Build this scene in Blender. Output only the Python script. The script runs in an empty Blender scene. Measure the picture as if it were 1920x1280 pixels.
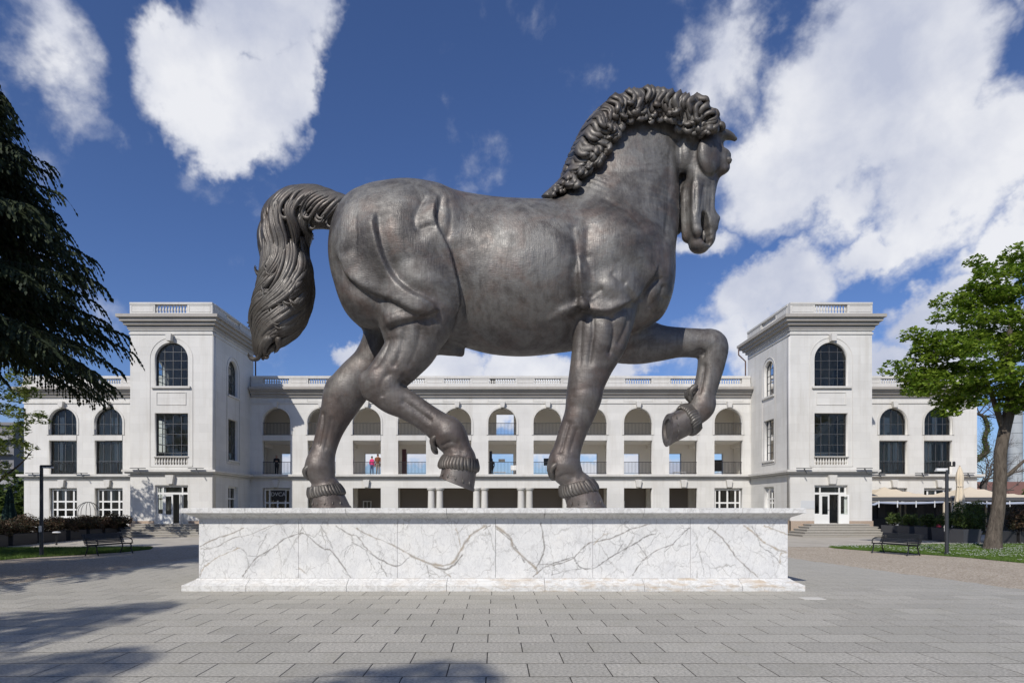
import bpy, bmesh, math, random
import numpy as np
from mathutils import Vector, Matrix
from mathutils.bvhtree import BVHTree

R = math.radians
SC = bpy.context.scene
COL = SC.collection
F = 1100.0            # focal length of the lens in photo pixels
VX, VY = 930.0, 951.0  # where the horizontal lines meet (survey of the photograph)
EYE = 2.0             # eye height above the plaza

# ------------------------------------------------------------------ camera
cam_d = bpy.data.cameras.new('camera')
cam = bpy.data.objects.new('camera', cam_d)
COL.objects.link(cam)
cam.location = (0, 0, EYE)
cam.rotation_euler = (R(90), 0, 0)
cam_d.sensor_width = 36.0
cam_d.lens = 36.0 * F / 1920.0
cam_d.shift_x = (960 - VX) / 1920.0
cam_d.shift_y = (VY - 640) / 1920.0
cam_d.clip_start = 0.1
cam_d.clip_end = 3000
SC.camera = cam

# ------------------------------------------------------------------ light
SUN_DIR = Vector((0.53, 1.0, -0.92)).normalized()     # direction the light travels
SUN_EL = math.asin(-SUN_DIR.z)
SUN_AZ = math.atan2(-SUN_DIR.x, -SUN_DIR.y)            # clockwise from +Y
sun_d = bpy.data.lights.new('sun', 'SUN')
sun = bpy.data.objects.new('sun', sun_d)
COL.objects.link(sun)
sun_d.energy = 4.1
sun_d.angle = R(0.53)
sun_d.color = (1.0, 0.955, 0.89)
sun.rotation_euler = SUN_DIR.to_track_quat('-Z', 'Y').to_euler()
sun.location = (-30, -50, 60)

SC.view_settings.view_transform = 'Standard'
SC.view_settings.look = 'None'
SC.view_settings.exposure = 0.0
SC.view_settings.gamma = 1.0
SC.view_settings.use_curve_mapping = False
SC.cycles.max_bounces = 10
SC.cycles.diffuse_bounces = 7
SC.cycles.transparent_max_bounces = 12

# ------------------------------------------------------------------ sky
world = bpy.data.worlds.new('World')
SC.world = world
world.use_nodes = True
WN = world.node_tree.nodes
WL = world.node_tree.links
WN.clear()
w_out = WN.new('ShaderNodeOutputWorld')
w_bg = WN.new('ShaderNodeBackground')
w_sky = WN.new('ShaderNodeTexSky')
w_sky.sky_type = 'NISHITA'
w_sky.sun_disc = False
w_sky.sun_elevation = SUN_EL
w_sky.sun_rotation = SUN_AZ
w_sky.altitude = 100
w_sky.air_density = 1.0
w_sky.dust_density = 0.4
w_sky.ozone_density = 3.0
w_bg.inputs['Strength'].default_value = 0.1
world.cycles.sampling_method = "NONE"


def wnode(kind, **kw):
    n = WN.new(kind)
    for k, v in kw.items():
        setattr(n, k, v)
    return n


def wmath(op, a, b=None, clamp=False):
    n = WN.new('ShaderNodeMath')
    n.operation = op
    n.use_clamp = clamp
    for i, v in enumerate((a, b)):
        if v is None:
            continue
        if isinstance(v, (int, float)):
            n.inputs[i].default_value = v
        else:
            WL.new(v, n.inputs[i])
    return n.outputs[0]


def wvec(op, a, b=None):
    n = WN.new('ShaderNodeVectorMath')
    n.operation = op
    for i, v in enumerate((a, b)):
        if v is None:
            continue
        if isinstance(v, (tuple, list, Vector)):
            n.inputs[i].default_value = tuple(v)
        else:
            WL.new(v, n.inputs[i])
    return n


tc = WN.new('ShaderNodeTexCoord')
DIRN = wvec('NORMALIZE', tc.outputs['Generated']).outputs['Vector']
# break the cloud outlines up with two octaves of warp
warp = wnode('ShaderNodeTexNoise', noise_dimensions='3D')
warp.inputs['Scale'].default_value = 5.0
warp.inputs['Detail'].default_value = 6.0
warp.inputs['Roughness'].default_value = 0.6
WL.new(DIRN, warp.inputs['Vector'])
wsub = wvec('SUBTRACT', warp.outputs['Color'], (0.5, 0.5, 0.5)).outputs['Vector']
wsc = wvec('SCALE', wsub)
wsc.inputs['Scale'].default_value = 0.27
DW = wvec('ADD', DIRN, wsc.outputs['Vector']).outputs['Vector']


def cloud_bank(px, py, rx, ry, rot=0.0):
    """soft elliptical bank in the direction a photo pixel looks; sizes in photo pixels"""
    c = Vector(((px - VX) / F, 1.0, (VY - py) / F))
    L = c.length
    c.normalize()
    right = Vector((1, 0, 0)) - c * c.x
    right.normalize()
    up = right.cross(c) * -1
    if up.z < 0:
        up = -up
    ca, sa = math.cos(rot), math.sin(rot)
    a = right * ca + up * sa
    b = up * ca - right * sa
    kx = F * L / rx
    ky = F * L / ry
    da = wmath('MULTIPLY', wvec('DOT_PRODUCT', DW, a).outputs['Value'], kx)
    db = wmath('MULTIPLY', wvec('DOT_PRODUCT', DW, b).outputs['Value'], ky)
    fr = wmath('GREATER_THAN', wvec('DOT_PRODUCT', DW, c).outputs['Value'], 0.2)
    r2 = wmath('ADD', wmath('MULTIPLY', da, da), wmath('MULTIPLY', db, db))
    v = wmath('SUBTRACT', 1.0, wmath('SQRT', r2))
    return wmath('MULTIPLY', wmath('MAXIMUM', v, 0.0), fr)


banks = [   # photo px of the bank's heart, half sizes, turn, weight
    (480, 0, 160, 150, 0.0, 1.0), (380, 80, 170, 90, 0.3, 0.85), (420, 190, 190, 120, -0.75, 1.0), (525, 190, 90, 170, -0.2, 0.95), (480, 300, 80, 90, -1.0, 0.8), (70, 50, 150, 90, -0.5, 0.36), (250, 230, 130, 70, -0.7, 0.26),
    (1310, 110, 105, 150, 0.5, 0.42), (1345, 30, 90, 60, 0.2, 0.36),
    (1640, 150, 270, 230, 0.8, 1.0), (1530, 320, 210, 140, 0.3, 0.95), (1800, 310, 230, 160, 0.4, 0.95), (1910, 60, 90, 70, 0.9, 0.4),
    (1430, 560, 170, 80, 0.6, 0.95), (1640, 440, 200, 60, 0.6, 0.7), (1800, 555, 190, 85, 0.5, 0.95), (1900, 630, 220, 100, 0.2, 1.0), (1920, 430, 140, 90, 0.4, 0.9),
    (1480, 640, 230, 80, 0.1, 0.8), (1290, 480, 80, 42, 0.3, 0.5),
    (985, 700, 150, 70, 0.0, 1.0), (835, 690, 110, 62, 0.0, 1.0), (1160, 700, 130, 40, 0.0, 0.6), (1680, 690, 260, 90, 0.0, 1.0),
    (672, 668, 48, 44, 0.0, 0.8), (940, 800, 300, 45, 0.0, 0.7), (1200, 865, 320, 40, 0.0, 0.8), (680, 865, 300, 40, 0.0, 0.8),
]
dens = None
for b in banks:
    d = wmath('MULTIPLY', cloud_bank(*b[:5]), b[5])
    dens = d if dens is None else wmath('MAXIMUM', dens, d)
# thin drifting cloud elsewhere round the sky
wide = wnode('ShaderNodeTexNoise', noise_dimensions='3D')
wide.inputs['Scale'].default_value = 2.2
wide.inputs['Detail'].default_value = 5.0
wide.inputs['Roughness'].default_value = 0.6
WL.new(DIRN, wide.inputs['Vector'])
sep = WN.new('ShaderNodeSeparateXYZ')
WL.new(DIRN, sep.inputs[0])
behind = wmath('MULTIPLY', wmath('MULTIPLY', wmath('SUBTRACT', 0.1, sep.outputs['Y']), 3.0, True),
               wmath('MULTIPLY', wmath('SUBTRACT', wide.outputs['Fac'], 0.56), 3.0, True))
dens = wmath('MAXIMUM', dens, behind)
fine = wnode('ShaderNodeTexNoise', noise_dimensions='3D')
fine.inputs['Scale'].default_value = 9.0
fine.inputs['Detail'].default_value = 8.0
fine.inputs['Roughness'].default_value = 0.57
fine.inputs['Distortion'].default_value = 0.15
WL.new(DIRN, fine.inputs['Vector'])
dd = wmath('ADD', dens, wmath('MULTIPLY', wmath('SUBTRACT', fine.outputs['Fac'], 0.5), 1.05))


def ramp_step(v, lo, hi):
    n = wnode('ShaderNodeMapRange', interpolation_type='SMOOTHSTEP')
    WL.new(v, n.inputs['Value'])
    n.inputs['From Min'].default_value = lo
    n.inputs['From Max'].default_value = hi
    return n.outputs[0]


alpha = wmath('MULTIPLY', ramp_step(dd, 0.06, 0.44), 0.97)
# cloud brightness: grey hearts, bright rims turned to the sun
shade = wnode('ShaderNodeTexNoise', noise_dimensions='3D')
shade.inputs['Scale'].default_value = 5.2
shade.inputs['Detail'].default_value = 6.0
shade.inputs['Roughness'].default_value = 0.5
WL.new(wvec('ADD', DIRN, (0.05, 0.0, -0.06)).outputs['Vector'], shade.inputs['Vector'])
cr = wnode('ShaderNodeValToRGB')
WL.new(wmath('ADD', wmath('MULTIPLY', shade.outputs['Fac'], 0.62), wmath('MULTIPLY', fine.outputs['Fac'], 0.38)), cr.inputs['Fac'])
cr.color_ramp.elements[0].position = 0.40
cr.color_ramp.elements[0].color = (5.2, 5.6, 6.9, 1)
cr.color_ramp.elements[1].position = 0.60
cr.color_ramp.elements[1].color = (8.6, 8.7, 9.1, 1)
tint = wnode('ShaderNodeMix', data_type='RGBA', blend_type='MULTIPLY')
tint.inputs['Factor'].default_value = 1.0
WL.new(w_sky.outputs['Color'], tint.inputs['A'])
tint.inputs['B'].default_value = (0.64, 0.75, 1.04, 1)     # polarised, deep blue sky
mixc = wnode('ShaderNodeMix', data_type='RGBA')
WL.new(alpha, mixc.inputs['Factor'])
WL.new(tint.outputs['Result'], mixc.inputs['A'])
WL.new(cr.outputs['Color'], mixc.inputs['B'])
WL.new(mixc.outputs['Result'], w_bg.inputs['Color'])
WL.new(w_bg.outputs[0], w_out.inputs['Surface'])


# ------------------------------------------------------------------ helpers
def mat_new(name, color=(0.5, 0.5, 0.5), rough=0.6, metal=0.0, spec=0.5):
    m = bpy.data.materials.new(name)
    m.use_nodes = True
    b = m.node_tree.nodes['Principled BSDF']
    b.inputs['Base Color'].default_value = (*color, 1)
    b.inputs['Roughness'].default_value = rough
    b.inputs['Metallic'].default_value = metal
    b.inputs['Specular IOR Level'].default_value = spec
    return m


class NT:
    """small wrapper round a material's node tree"""
    def __init__(self, m):
        self.m = m
        self.N = m.node_tree.nodes
        self.L = m.node_tree.links
        self.b = self.N['Principled BSDF']

    def new(self, kind, **kw):
        n = self.N.new(kind)
        for k, v in kw.items():
            setattr(n, k, v)
        return n

    def coord(self, which='Object', scale=(1, 1, 1), rot=(0, 0, 0)):
        t = self.new('ShaderNodeTexCoord')
        mp = self.new('ShaderNodeMapping')
        mp.inputs['Scale'].default_value = scale
        mp.inputs['Rotation'].default_value = rot
        self.L.new(t.outputs[which], mp.inputs['Vector'])
        return mp.outputs[0]

    def noise(self, vec, scale, detail=6, rough=0.55, dist=0.0):
        n = self.new('ShaderNodeTexNoise')
        n.inputs['Scale'].default_value = scale
        n.inputs['Detail'].default_value = detail
        n.inputs['Roughness'].default_value = rough
        n.inputs['Distortion'].default_value = dist
        if vec is not None:
            self.L.new(vec, n.inputs['Vector'])
        return n.outputs['Fac']

    def ramp(self, fac, stops):
        n = self.new('ShaderNodeValToRGB')
        el = n.color_ramp.elements
        while len(el) < len(stops):
            el.new(0.5)
        for e, (p, c) in zip(el, stops):
            e.position = p
            e.color = (*c, 1) if len(c) == 3 else c
        self.L.new(fac, n.inputs['Fac'])
        return n.outputs['Color']

    def mix(self, fac, a, b, blend='MIX'):
        n = self.new('ShaderNodeMix', data_type='RGBA', blend_type=blend)
        for sock, v in ((n.inputs['Factor'], fac), (n.inputs['A'], a), (n.inputs['B'], b)):
            if isinstance(v, (int, float)):
                sock.default_value = v
            elif isinstance(v, tuple):
                sock.default_value = (*v, 1) if len(v) == 3 else v
            else:
                self.L.new(v, sock)
        return n.outputs['Result']

    def math(self, op, a, b=None, clamp=False):
        n = self.new('ShaderNodeMath', operation=op, use_clamp=clamp)
        for i, v in enumerate((a, b)):
            if v is None:
                continue
            if isinstance(v, (int, float)):
                n.inputs[i].default_value = v
            else:
                self.L.new(v, n.inputs[i])
        return n.outputs[0]

    def bump(self, height, strength=0.3, dist=0.02, prev=None):
        n = self.new('ShaderNodeBump')
        n.inputs['Strength'].default_value = strength
        n.inputs['Distance'].default_value = dist
        self.L.new(height, n.inputs['Height'])
        if prev is not None:
            self.L.new(prev, n.inputs['Normal'])
        self.L.new(n.outputs[0], self.b.inputs['Normal'])
        return n.outputs[0]

    def set(self, sock, v):
        self.L.new(v, self.b.inputs[sock])


def link(o, parent=None, **props):
    COL.objects.link(o)
    if parent is not None:
        o.parent = parent
    for k, v in props.items():
        o[k] = v
    return o


def mesh_obj(name, verts, faces, mat, parent=None, smooth=False, **props):
    me = bpy.data.meshes.new(name)
    if isinstance(verts, np.ndarray):
        verts = verts.tolist()
    if isinstance(faces, np.ndarray):
        faces = faces.tolist()
    me.from_pydata(verts, [], faces)
    me.update()
    if mat is not None:
        me.materials.append(mat)
    if smooth:
        me.shade_smooth()
    return link(bpy.data.objects.new(name, me), parent, **props)


def empty(name, loc=(0, 0, 0), label=None, cat=None, group=None, rz=0.0):
    o = bpy.data.objects.new(name, None)
    o.empty_display_size = 0.3
    o.location = loc
    o.rotation_euler = (0, 0, rz)
    COL.objects.link(o)
    if label:
        o['label'] = label
    if cat:
        o['category'] = cat
    if group:
        o['group'] = group
    return o


class MB:
    """collects simple solids and links them as one mesh object"""
    def __init__(self):
        self.v = []
        self.f = []

    def add(self, vs, fs):
        o = len(self.v)
        self.v.extend([tuple(p) for p in vs])
        self.f.extend([tuple(i + o for i in f) for f in fs])
        return self

    def box(self, x0, x1, y0, y1, z0, z1):
        vs = [(x0, y0, z0), (x1, y0, z0), (x1, y1, z0), (x0, y1, z0), (x0, y0, z1), (x1, y0, z1), (x1, y1, z1), (x0, y1, z1)]
        return self.add(vs, [(0, 3, 2, 1), (4, 5, 6, 7), (0, 1, 5, 4), (1, 2, 6, 5), (2, 3, 7, 6), (3, 0, 4, 7)])

    def tube(self, pts, radii, n=8, caps=True, flat=None):
        pts = [Vector(p) for p in pts]
        if isinstance(radii, (int, float)):
            radii = [radii] * len(pts)
        vs = []
        up = Vector((0, 0, 1))
        prev = None
        for i, p in enumerate(pts):
            a = pts[max(i - 1, 0)]
            b = pts[min(i + 1, len(pts) - 1)]
            t = (b - a)
            if t.length < 1e-9:
                t = Vector((0, 0, 1))
            t.normalize()
            if prev is None:
                u = t.cross(up)
                if u.length < 1e-3:
                    u = t.cross(Vector((1, 0, 0)))
            else:
                u = prev - t * prev.dot(t)
                if u.length < 1e-6:
                    u = t.cross(up)
            u.normalize()
            prev = u
            w = t.cross(u)
            for k in range(n):
                an = 2 * math.pi * k / n
                vs.append(p + u * (math.cos(an) * radii[i]) + w * (math.sin(an) * radii[i]))
        fs = []
        for i in range(len(pts) - 1):
            for k in range(n):
                k2 = (k + 1) % n
                fs.append((i * n + k, i * n + k2, (i + 1) * n + k2, (i + 1) * n + k))
        if caps:
            fs.append(tuple(range(n - 1, -1, -1)))
            m = (len(pts) - 1) * n
            fs.append(tuple(m + k for k in range(n)))
        return self.add(vs, fs)

    def lathe(self, prof, c=(0, 0, 0), n=12, sx=1.0, sy=1.0):
        """prof: list of (radius, z)"""
        vs = []
        for r, z in prof:
            for k in range(n):
                a = 2 * math.pi * k / n
                vs.append((c[0] + r * sx * math.cos(a), c[1] + r * sy * math.sin(a), c[2] + z))
        fs = []
        for i in range(len(prof) - 1):
            for k in range(n):
                k2 = (k + 1) % n
                fs.append((i * n + k, i * n + k2, (i + 1) * n + k2, (i + 1) * n + k))
        fs.append(tuple(range(n - 1, -1, -1)))
        m = (len(prof) - 1) * n
        fs.append(tuple(m + k for k in range(n)))
        return self.add(vs, fs)

    def prism(self, poly, axis, a0, a1):
        """poly: 2D loop; axis 'x','y','z' is the extrusion axis"""
        def P(p, a):
            return {'x': (a, p[0], p[1]), 'y': (p[0], a, p[1]), 'z': (p[0], p[1], a)}[axis]
        n = len(poly)
        vs = [P(p, a0) for p in poly] + [P(p, a1) for p in poly]
        fs = [tuple(range(n - 1, -1, -1)), tuple(range(n, 2 * n))]
        for i in range(n):
            j = (i + 1) % n
            fs.append((i, j, n + j, n + i))
        return self.add(vs, fs)

    def build(self, name, mat, parent=None, smooth=False, fix=True, bevel=0.0, **props):
        o = mesh_obj(name, self.v, self.f, mat, parent, **props)
        if fix or bevel:
            bm = bmesh.new()
            bm.from_mesh(o.data)
            if bevel:
                bmesh.ops.bevel(bm, geom=list(bm.edges), offset=bevel, segments=1, affect='EDGES', profile=0.5)
            bmesh.ops.recalc_face_normals(bm, faces=bm.faces)
            bm.to_mesh(o.data)
            bm.free()
        if smooth:
            o.data.shade_smooth()
            try:
                o.data.set_sharp_from_angle(angle=R(40))
            except Exception:
                pass
        return o


def dup(src, parent=None, loc=None, rot=None, scale=None):
    c = src.copy()
    COL.objects.link(c)
    c.parent = parent
    if loc is not None:
        c.location = loc
    if rot is not None:
        c.rotation_euler = rot
    if scale is not None:
        c.scale = scale
    return c


def copy_tree(src, parent=None):
    c = dup(src, parent)
    for ch in list(src.children):
        copy_tree(ch, c)
    return c


def plate(name, outer, holes, thick, to3, mat, parent=None, **props):
    """flat sheet with holes and real thickness; to3(u, v, w) places it (w runs through the thickness)"""
    cu = bpy.data.curves.new(name, 'CURVE')
    cu.dimensions = '2D'
    cu.fill_mode = 'BOTH'
    cu.extrude = thick / 2
    for loop in [outer] + holes:
        s = cu.splines.new('POLY')
        s.points.add(len(loop) - 1)
        for p, q in zip(s.points, loop):
            p.co = (q[0], q[1], 0, 1)
        s.use_cyclic_u = True
    tmp = bpy.data.objects.new(name, cu)
    COL.objects.link(tmp)
    dg = bpy.context.evaluated_depsgraph_get()
    me = bpy.data.meshes.new_from_object(tmp.evaluated_get(dg))
    bpy.data.objects.remove(tmp)
    bpy.data.curves.remove(cu)
    for v in me.vertices:
        v.co = to3(v.co.x, v.co.y, v.co.z + thick / 2)
    bm = bmesh.new()
    bm.from_mesh(me)
    bmesh.ops.remove_doubles(bm, verts=bm.verts, dist=1e-4)
    bmesh.ops.recalc_face_normals(bm, faces=bm.faces)
    bm.to_mesh(me)
    bm.free()
    me.name = name
    me.materials.clear()
    me.materials.append(mat)
    return link(bpy.data.objects.new(name, me), parent, **props)


def arch_loop(x0, x1, z0, zs, n=14):
    """opening with a round head: sill z0, springing zs"""
    r = (x1 - x0) / 2
    cx = (x0 + x1) / 2
    pts = [(x0, z0), (x1, z0)]
    for i in range(n + 1):
        a = math.pi * i / n
        pts.append((cx + r * math.cos(a), zs + r * math.sin(a)))
    return pts


def rect_loop(x0, x1, z0, z1):
    return [(x0, z0), (x1, z0), (x1, z1), (x0, z1)]


def catmull(P, k=5):
    P = np.asarray(P, float)
    out = []
    n = len(P)
    for i in range(n - 1):
        p0, p1, p2, p3 = P[max(i - 1, 0)], P[i], P[i + 1], P[min(i + 2, n - 1)]
        for j in range(k):
            t = j / k
            out.append(0.5 * ((2 * p1) + (p2 - p0) * t + (2 * p0 - 5 * p1 + 4 * p2 - p3) * t * t + (3 * p1 - p0 - 3 * p2 + p3) * t ** 3))
    out.append(P[-1])
    return np.array(out)


# ------------------------------------------------------------------ ground
def granite_mat(name, base=(0.30, 0.295, 0.285), var=0.10, speck=0.5):
    m = mat_new(name, base, 0.75, 0, 0.35)
    t = NT(m)
    v = t.coord('Object')
    fine_ = t.noise(v, 26, 5, 0.75)
    g = t.ramp(fine_, [(0.30, tuple(c * (1 - speck) for c in base)), (0.5, base), (0.72, tuple(min(1, c * (1 + speck * 0.8)) for c in base))])
    tg = t.new('ShaderNodeNewGeometry')
    big = t.noise(tg.outputs['Position'], 0.5, 6, 0.65)
    g = t.mix(t.math('MULTIPLY', t.math('SUBTRACT', big, 0.42, True), 1.6, True), g, (0.335, 0.325, 0.28), 'MIX')
    sp_ = t.noise(tg.outputs['Position'], 7.0, 3, 0.5)
    g = t.mix(t.math('MULTIPLY', t.math('SUBTRACT', sp_, 0.66, True), 6.0, True), g, tuple(c * 0.45 for c in base))
    st_ = t.noise(tg.outputs['Position'], 1.7, 6, 0.7)
    g = t.mix(t.math('MULTIPLY', t.math('SUBTRACT', st_, 0.53, True), 2.4, True), g, tuple(c * f for c, f in zip(base, (0.76, 0.75, 0.67))))
    oi = t.new('ShaderNodeObjectInfo')
    k = t.math('ADD', 1 - var / 2, t.math('MULTIPLY', oi.outputs['Random'], var))
    cmb = t.new('ShaderNodeCombineColor')
    for i in range(3):
        t.L.new(k, cmb.inputs[i])
    g = t.mix(1.0, g, cmb.outputs[0], 'MULTIPLY')
    t.set('Base Color', g)
    t.bump(fine_, 0.25, 0.006)
    return m


M_PAVE = granite_mat('granite_paving', (0.410, 0.388, 0.338), 0.18, 0.60)
M_JOINT = mat_new('joint_sand', (0.05, 0.046, 0.040), 0.95)
gm = mat_new('gravel', (0.35, 0.3, 0.25), 0.9, 0, 0.2)
t = NT(gm)
v = t.coord('Object')
vor = t.new('ShaderNodeTexVoronoi', feature='F1')
vor.inputs['Scale'].default_value = 26
t.L.new(v, vor.inputs['Vector'])
cg = t.ramp(vor.outputs['Color'], [(0.1, (0.28, 0.225, 0.165)), (0.45, (0.44, 0.37, 0.285)), (0.8, (0.58, 0.515, 0.42))])
cg = t.mix(t.math('MULTIPLY', t.math('SUBTRACT', t.noise(v, 0.35, 6, 0.6), 0.4, True), 1.2, True), cg, (0.30, 0.245, 0.19))
t.set('Base Color', cg)
t.bump(vor.outputs['Distance'], 0.8, 0.03)
M_GRAVEL = gm
pm = mat_new('pale_path', (0.42, 0.39, 0.33), 0.85, 0, 0.3)
t = NT(pm)
v = t.coord('Object')
cp = t.ramp(t.noise(v, 0.7, 8, 0.65), [(0.3, (0.36, 0.325, 0.27)), (0.6, (0.46, 0.425, 0.365)), (0.8, (0.40, 0.36, 0.30))])
t.set('Base Color', cp)
t.bump(t.noise(v, 40, 4, 0.6), 0.2, 0.01)
M_PATH = pm
em_ = mat_new('far_ground', (0.10, 0.11, 0.06), 0.95, 0, 0.2)
t = NT(em_)
v = t.coord('Object')
t.set('Base Color', t.ramp(t.noise(v, 0.05, 8, 0.6), [(0.35, (0.060, 0.075, 0.030)), (0.55, (0.11, 0.105, 0.065)), (0.7, (0.16, 0.14, 0.10))]))
M_FAR = em_
gr_ = mat_new('turf', (0.06, 0.11, 0.02), 0.9, 0, 0.2)
t = NT(gr_)
v = t.coord('Object')
t.set('Base Color', t.ramp(t.noise(v, 2.5, 8, 0.65), [(0.3, (0.050, 0.085, 0.015)), (0.6, (0.085, 0.135, 0.028)), (0.8, (0.12, 0.15, 0.05))]))
M_TURF = gr_


def sheet(name, poly, z, mat, **props):
    return mesh_obj(name, [(x, y, z) for x, y in poly], [tuple(range(len(poly)))], mat, None, kind='structure', **props)


sheet('ground', [(-1500, -300), (1500, -300), (1500, 2500), (-1500, 2500)], -0.030, M_FAR)
sheet('gravel_yard', [(-60, -25), (60, -25), (60, 36), (-60, 36)], -0.014, M_GRAVEL)
# pale path in front of the building
sheet('path', [(-60, 29.8), (-17.4, 29.6), (-11, 30.6), (0, 31.2), (11, 30.6), (17.2, 29.8), (60, 30.2), (60, 43.5), (-60, 43.5)], -0.009, M_PATH)
# two rounded lawns
LAWN_L = [(-17.3, 29.6), (-16.6, 28.2), (-16.7, 26.5), (-17.6, 24.9), (-18.6, 23.7), (-18.95, 22.3), (-19.6, 19.5), (-30, 16), (-45, 16), (-45, 29.2), (-24.4, 29.0)]
LAWN_R = [(16.9, 29.9), (16.7, 28.9), (17.3, 27.2), (18.2, 25.4), (18.9, 23.6), (19.1, 21.2), (19.8, 18.5), (30, 15), (45, 15), (45, 32.4), (24, 31.8)]
LAWN_L = [tuple(p) for p in LAWN_L]
sheet('lawn', LAWN_L, -0.004, M_TURF)
sheet('lawn', LAWN_R, -0.004, M_TURF)


def inside(poly, x, y):
    c = False
    n = len(poly)
    for i in range(n):
        x1, y1 = poly[i]
        x2, y2 = poly[(i + 1) % n]
        if (y1 > y) != (y2 > y) and x < (x2 - x1) * (y - y1) / (y2 - y1) + x1:
            c = not c
    return c


M_BLADE = mat_new('grass_blade', (0.075, 0.14, 0.022), 0.7, 0, 0.3)
t = NT(M_BLADE)
tg = t.new('ShaderNodeNewGeometry')
t.set('Base Color', t.ramp(t.noise(tg.outputs['Position'], 1.3, 5, 0.6), [(0.3, (0.055, 0.105, 0.016)), (0.6, (0.10, 0.165, 0.028)), (0.8, (0.15, 0.18, 0.06))]))
M_DAISY = mat_new('daisy_white', (0.75, 0.75, 0.70), 0.7)
rg = np.random.default_rng(3)


def grass_mesh(name, poly, n, box, label, daisies=0, hmax=0.11):
    x0, x1, y0, y1 = box
    pts = []
    while len(pts) < n:
        # denser towards the edge the camera sees
        x, y = rg.uniform(x0, x1), rg.uniform(y0, y1)
        if inside(poly, x, y) and -0.90 * y < x < 0.95 * y:
            pts.append((x, y))
    P = np.array(pts)
    h = rg.uniform(0.04, hmax, n)
    an = rg.uniform(0, math.pi, n)
    w = 0.010
    lean = rg.normal(0, 0.03, (n, 2))
    V = np.zeros((n, 3, 3))
    V[:, 0] = np.c_[P[:, 0] - w * np.cos(an), P[:, 1] - w * np.sin(an), np.full(n, -0.01)]
    V[:, 1] = np.c_[P[:, 0] + w * np.cos(an), P[:, 1] + w * np.sin(an), np.full(n, -0.01)]
    V[:, 2] = np.c_[P[:, 0] + lean[:, 0], P[:, 1] + lean[:, 1], h]
    Fs = np.arange(n * 3).reshape(n, 3)
    o = mesh_obj(name, V.reshape(-1, 3), Fs, M_BLADE, None, kind='stuff', label=label, category='grass')
    if daisies:
        m = MB()
        k = 0
        while k < daisies:
            x, y = rg.uniform(x0, x1), rg.uniform(y0, y1)
            if inside(poly, x, y) and x < 0.95 * y and (math.sin(x * 1.3 + 1) * math.sin(y * 1.9) > -0.35):
                r = rg.uniform(0.018, 0.032)
                z = rg.uniform(0.09, 0.13)
                m.add([(x + r * math.cos(a), y + r * math.sin(a), z + 0.01 * math.sin(a * 2)) for a in np.linspace(0, 5.2, 6)], [(0, 1, 2, 3, 4, 5)])
                k += 1
        m.build('daisies', M_DAISY, None, fix=False, kind='stuff', label='white daisies scattered through the right lawn', category='flowers')
    return o


grass_mesh('grass', LAWN_L, 42000, (-27, -16.4, 20, 29.6), 'short shaded grass on the left lawn')
grass_mesh('grass', LAWN_R, 52000, (16.5, 29, 19, 31.8), 'short sunlit grass on the right lawn', 1500)

# ------------------------------------------------------------------ plaza of granite slabs
RD, RL = 0.586, 0.99
plaza_poly = [(-13.6, 1.0), (-12.75, 15), (-12.2, 19), (-11.8, 23.4), (-11.2, 27.5), (11.2, 27.5), (11.7, 23.4), (12.2, 19), (12.9, 14.3), (13.6, 1.0)]
plaza = sheet('plaza', [(x - 0.1 * (1 if x > 0 else -1), y) for x, y in plaza_poly], -0.0022, M_JOINT)


def slab_geom(w, d, b=0.0015, th=0.05):
    x, y = w / 2 - 0.008, d / 2 - 0.015
    vs = [(-x, -y, -th), (x, -y, -th), (x, y, -th), (-x, y, -th), (-x, -y, -b), (x, -y, -b), (x, y, -b), (-x, y, -b),
          (-x + b, -y + b, 0), (x - b, -y + b, 0), (x - b, y - b, 0), (-x + b, y - b, 0)]
    fs = [(0, 1, 5, 4), (1, 2, 6, 5), (2, 3, 7, 6), (3, 0, 4, 7), (4, 5, 9, 8), (5, 6, 10, 9), (6, 7, 11, 10), (7, 4, 8, 11), (8, 9, 10, 11)]
    return vs, fs


sv, sf = slab_geom(RL, RD)
slab_me = bpy.data.meshes.new('paving_slab')
slab_me.from_pydata(sv, [], sf)
slab_me.materials.append(M_PAVE)
slots = []
for r in range(-9, 36):
    yc = 6.951 + RD * (r + 0.5)
    xo = 0.385 + (0.5 * RL if r % 2 else 0.0) + random.Random(r * 7).uniform(-0.02, 0.02)
    lims = []
    n_ = len(plaza_poly)
    for i in range(n_):
        (ax_, ay), (bx_, by) = plaza_poly[i], plaza_poly[(i + 1) % n_]
        if (ay > yc) != (by > yc):
            lims.append(ax_ + (bx_ - ax_) * (yc - ay) / (by - ay))
    if len(lims) < 2:
        continue
    xl_, xr_ = min(lims), max(lims)
    for c in range(-16, 17):
        xa, xb = xo + RL * c, xo + RL * (c + 1)
        xa, xb = max(xa, xl_), min(xb, xr_)
        if xb - xa < 0.12:
            continue
        xc, sx = (xa + xb) / 2, (xb - xa) / RL
        if -7.1 < xc < 7.0 and 14.4 < yc < 19.2:
            continue
        if abs(xc) < 0.94 * (yc + 0.3) + 0.6 and yc > 6.3 and not (abs(xc) < 0.52 * yc and yc > 19):
            pr = 1 / (yc * yc * yc)
        else:
            pr = 0
        slots.append((pr, xc, yc, sx))
slots.sort(reverse=True)
rs = random.Random(11)
rest = MB()
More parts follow.
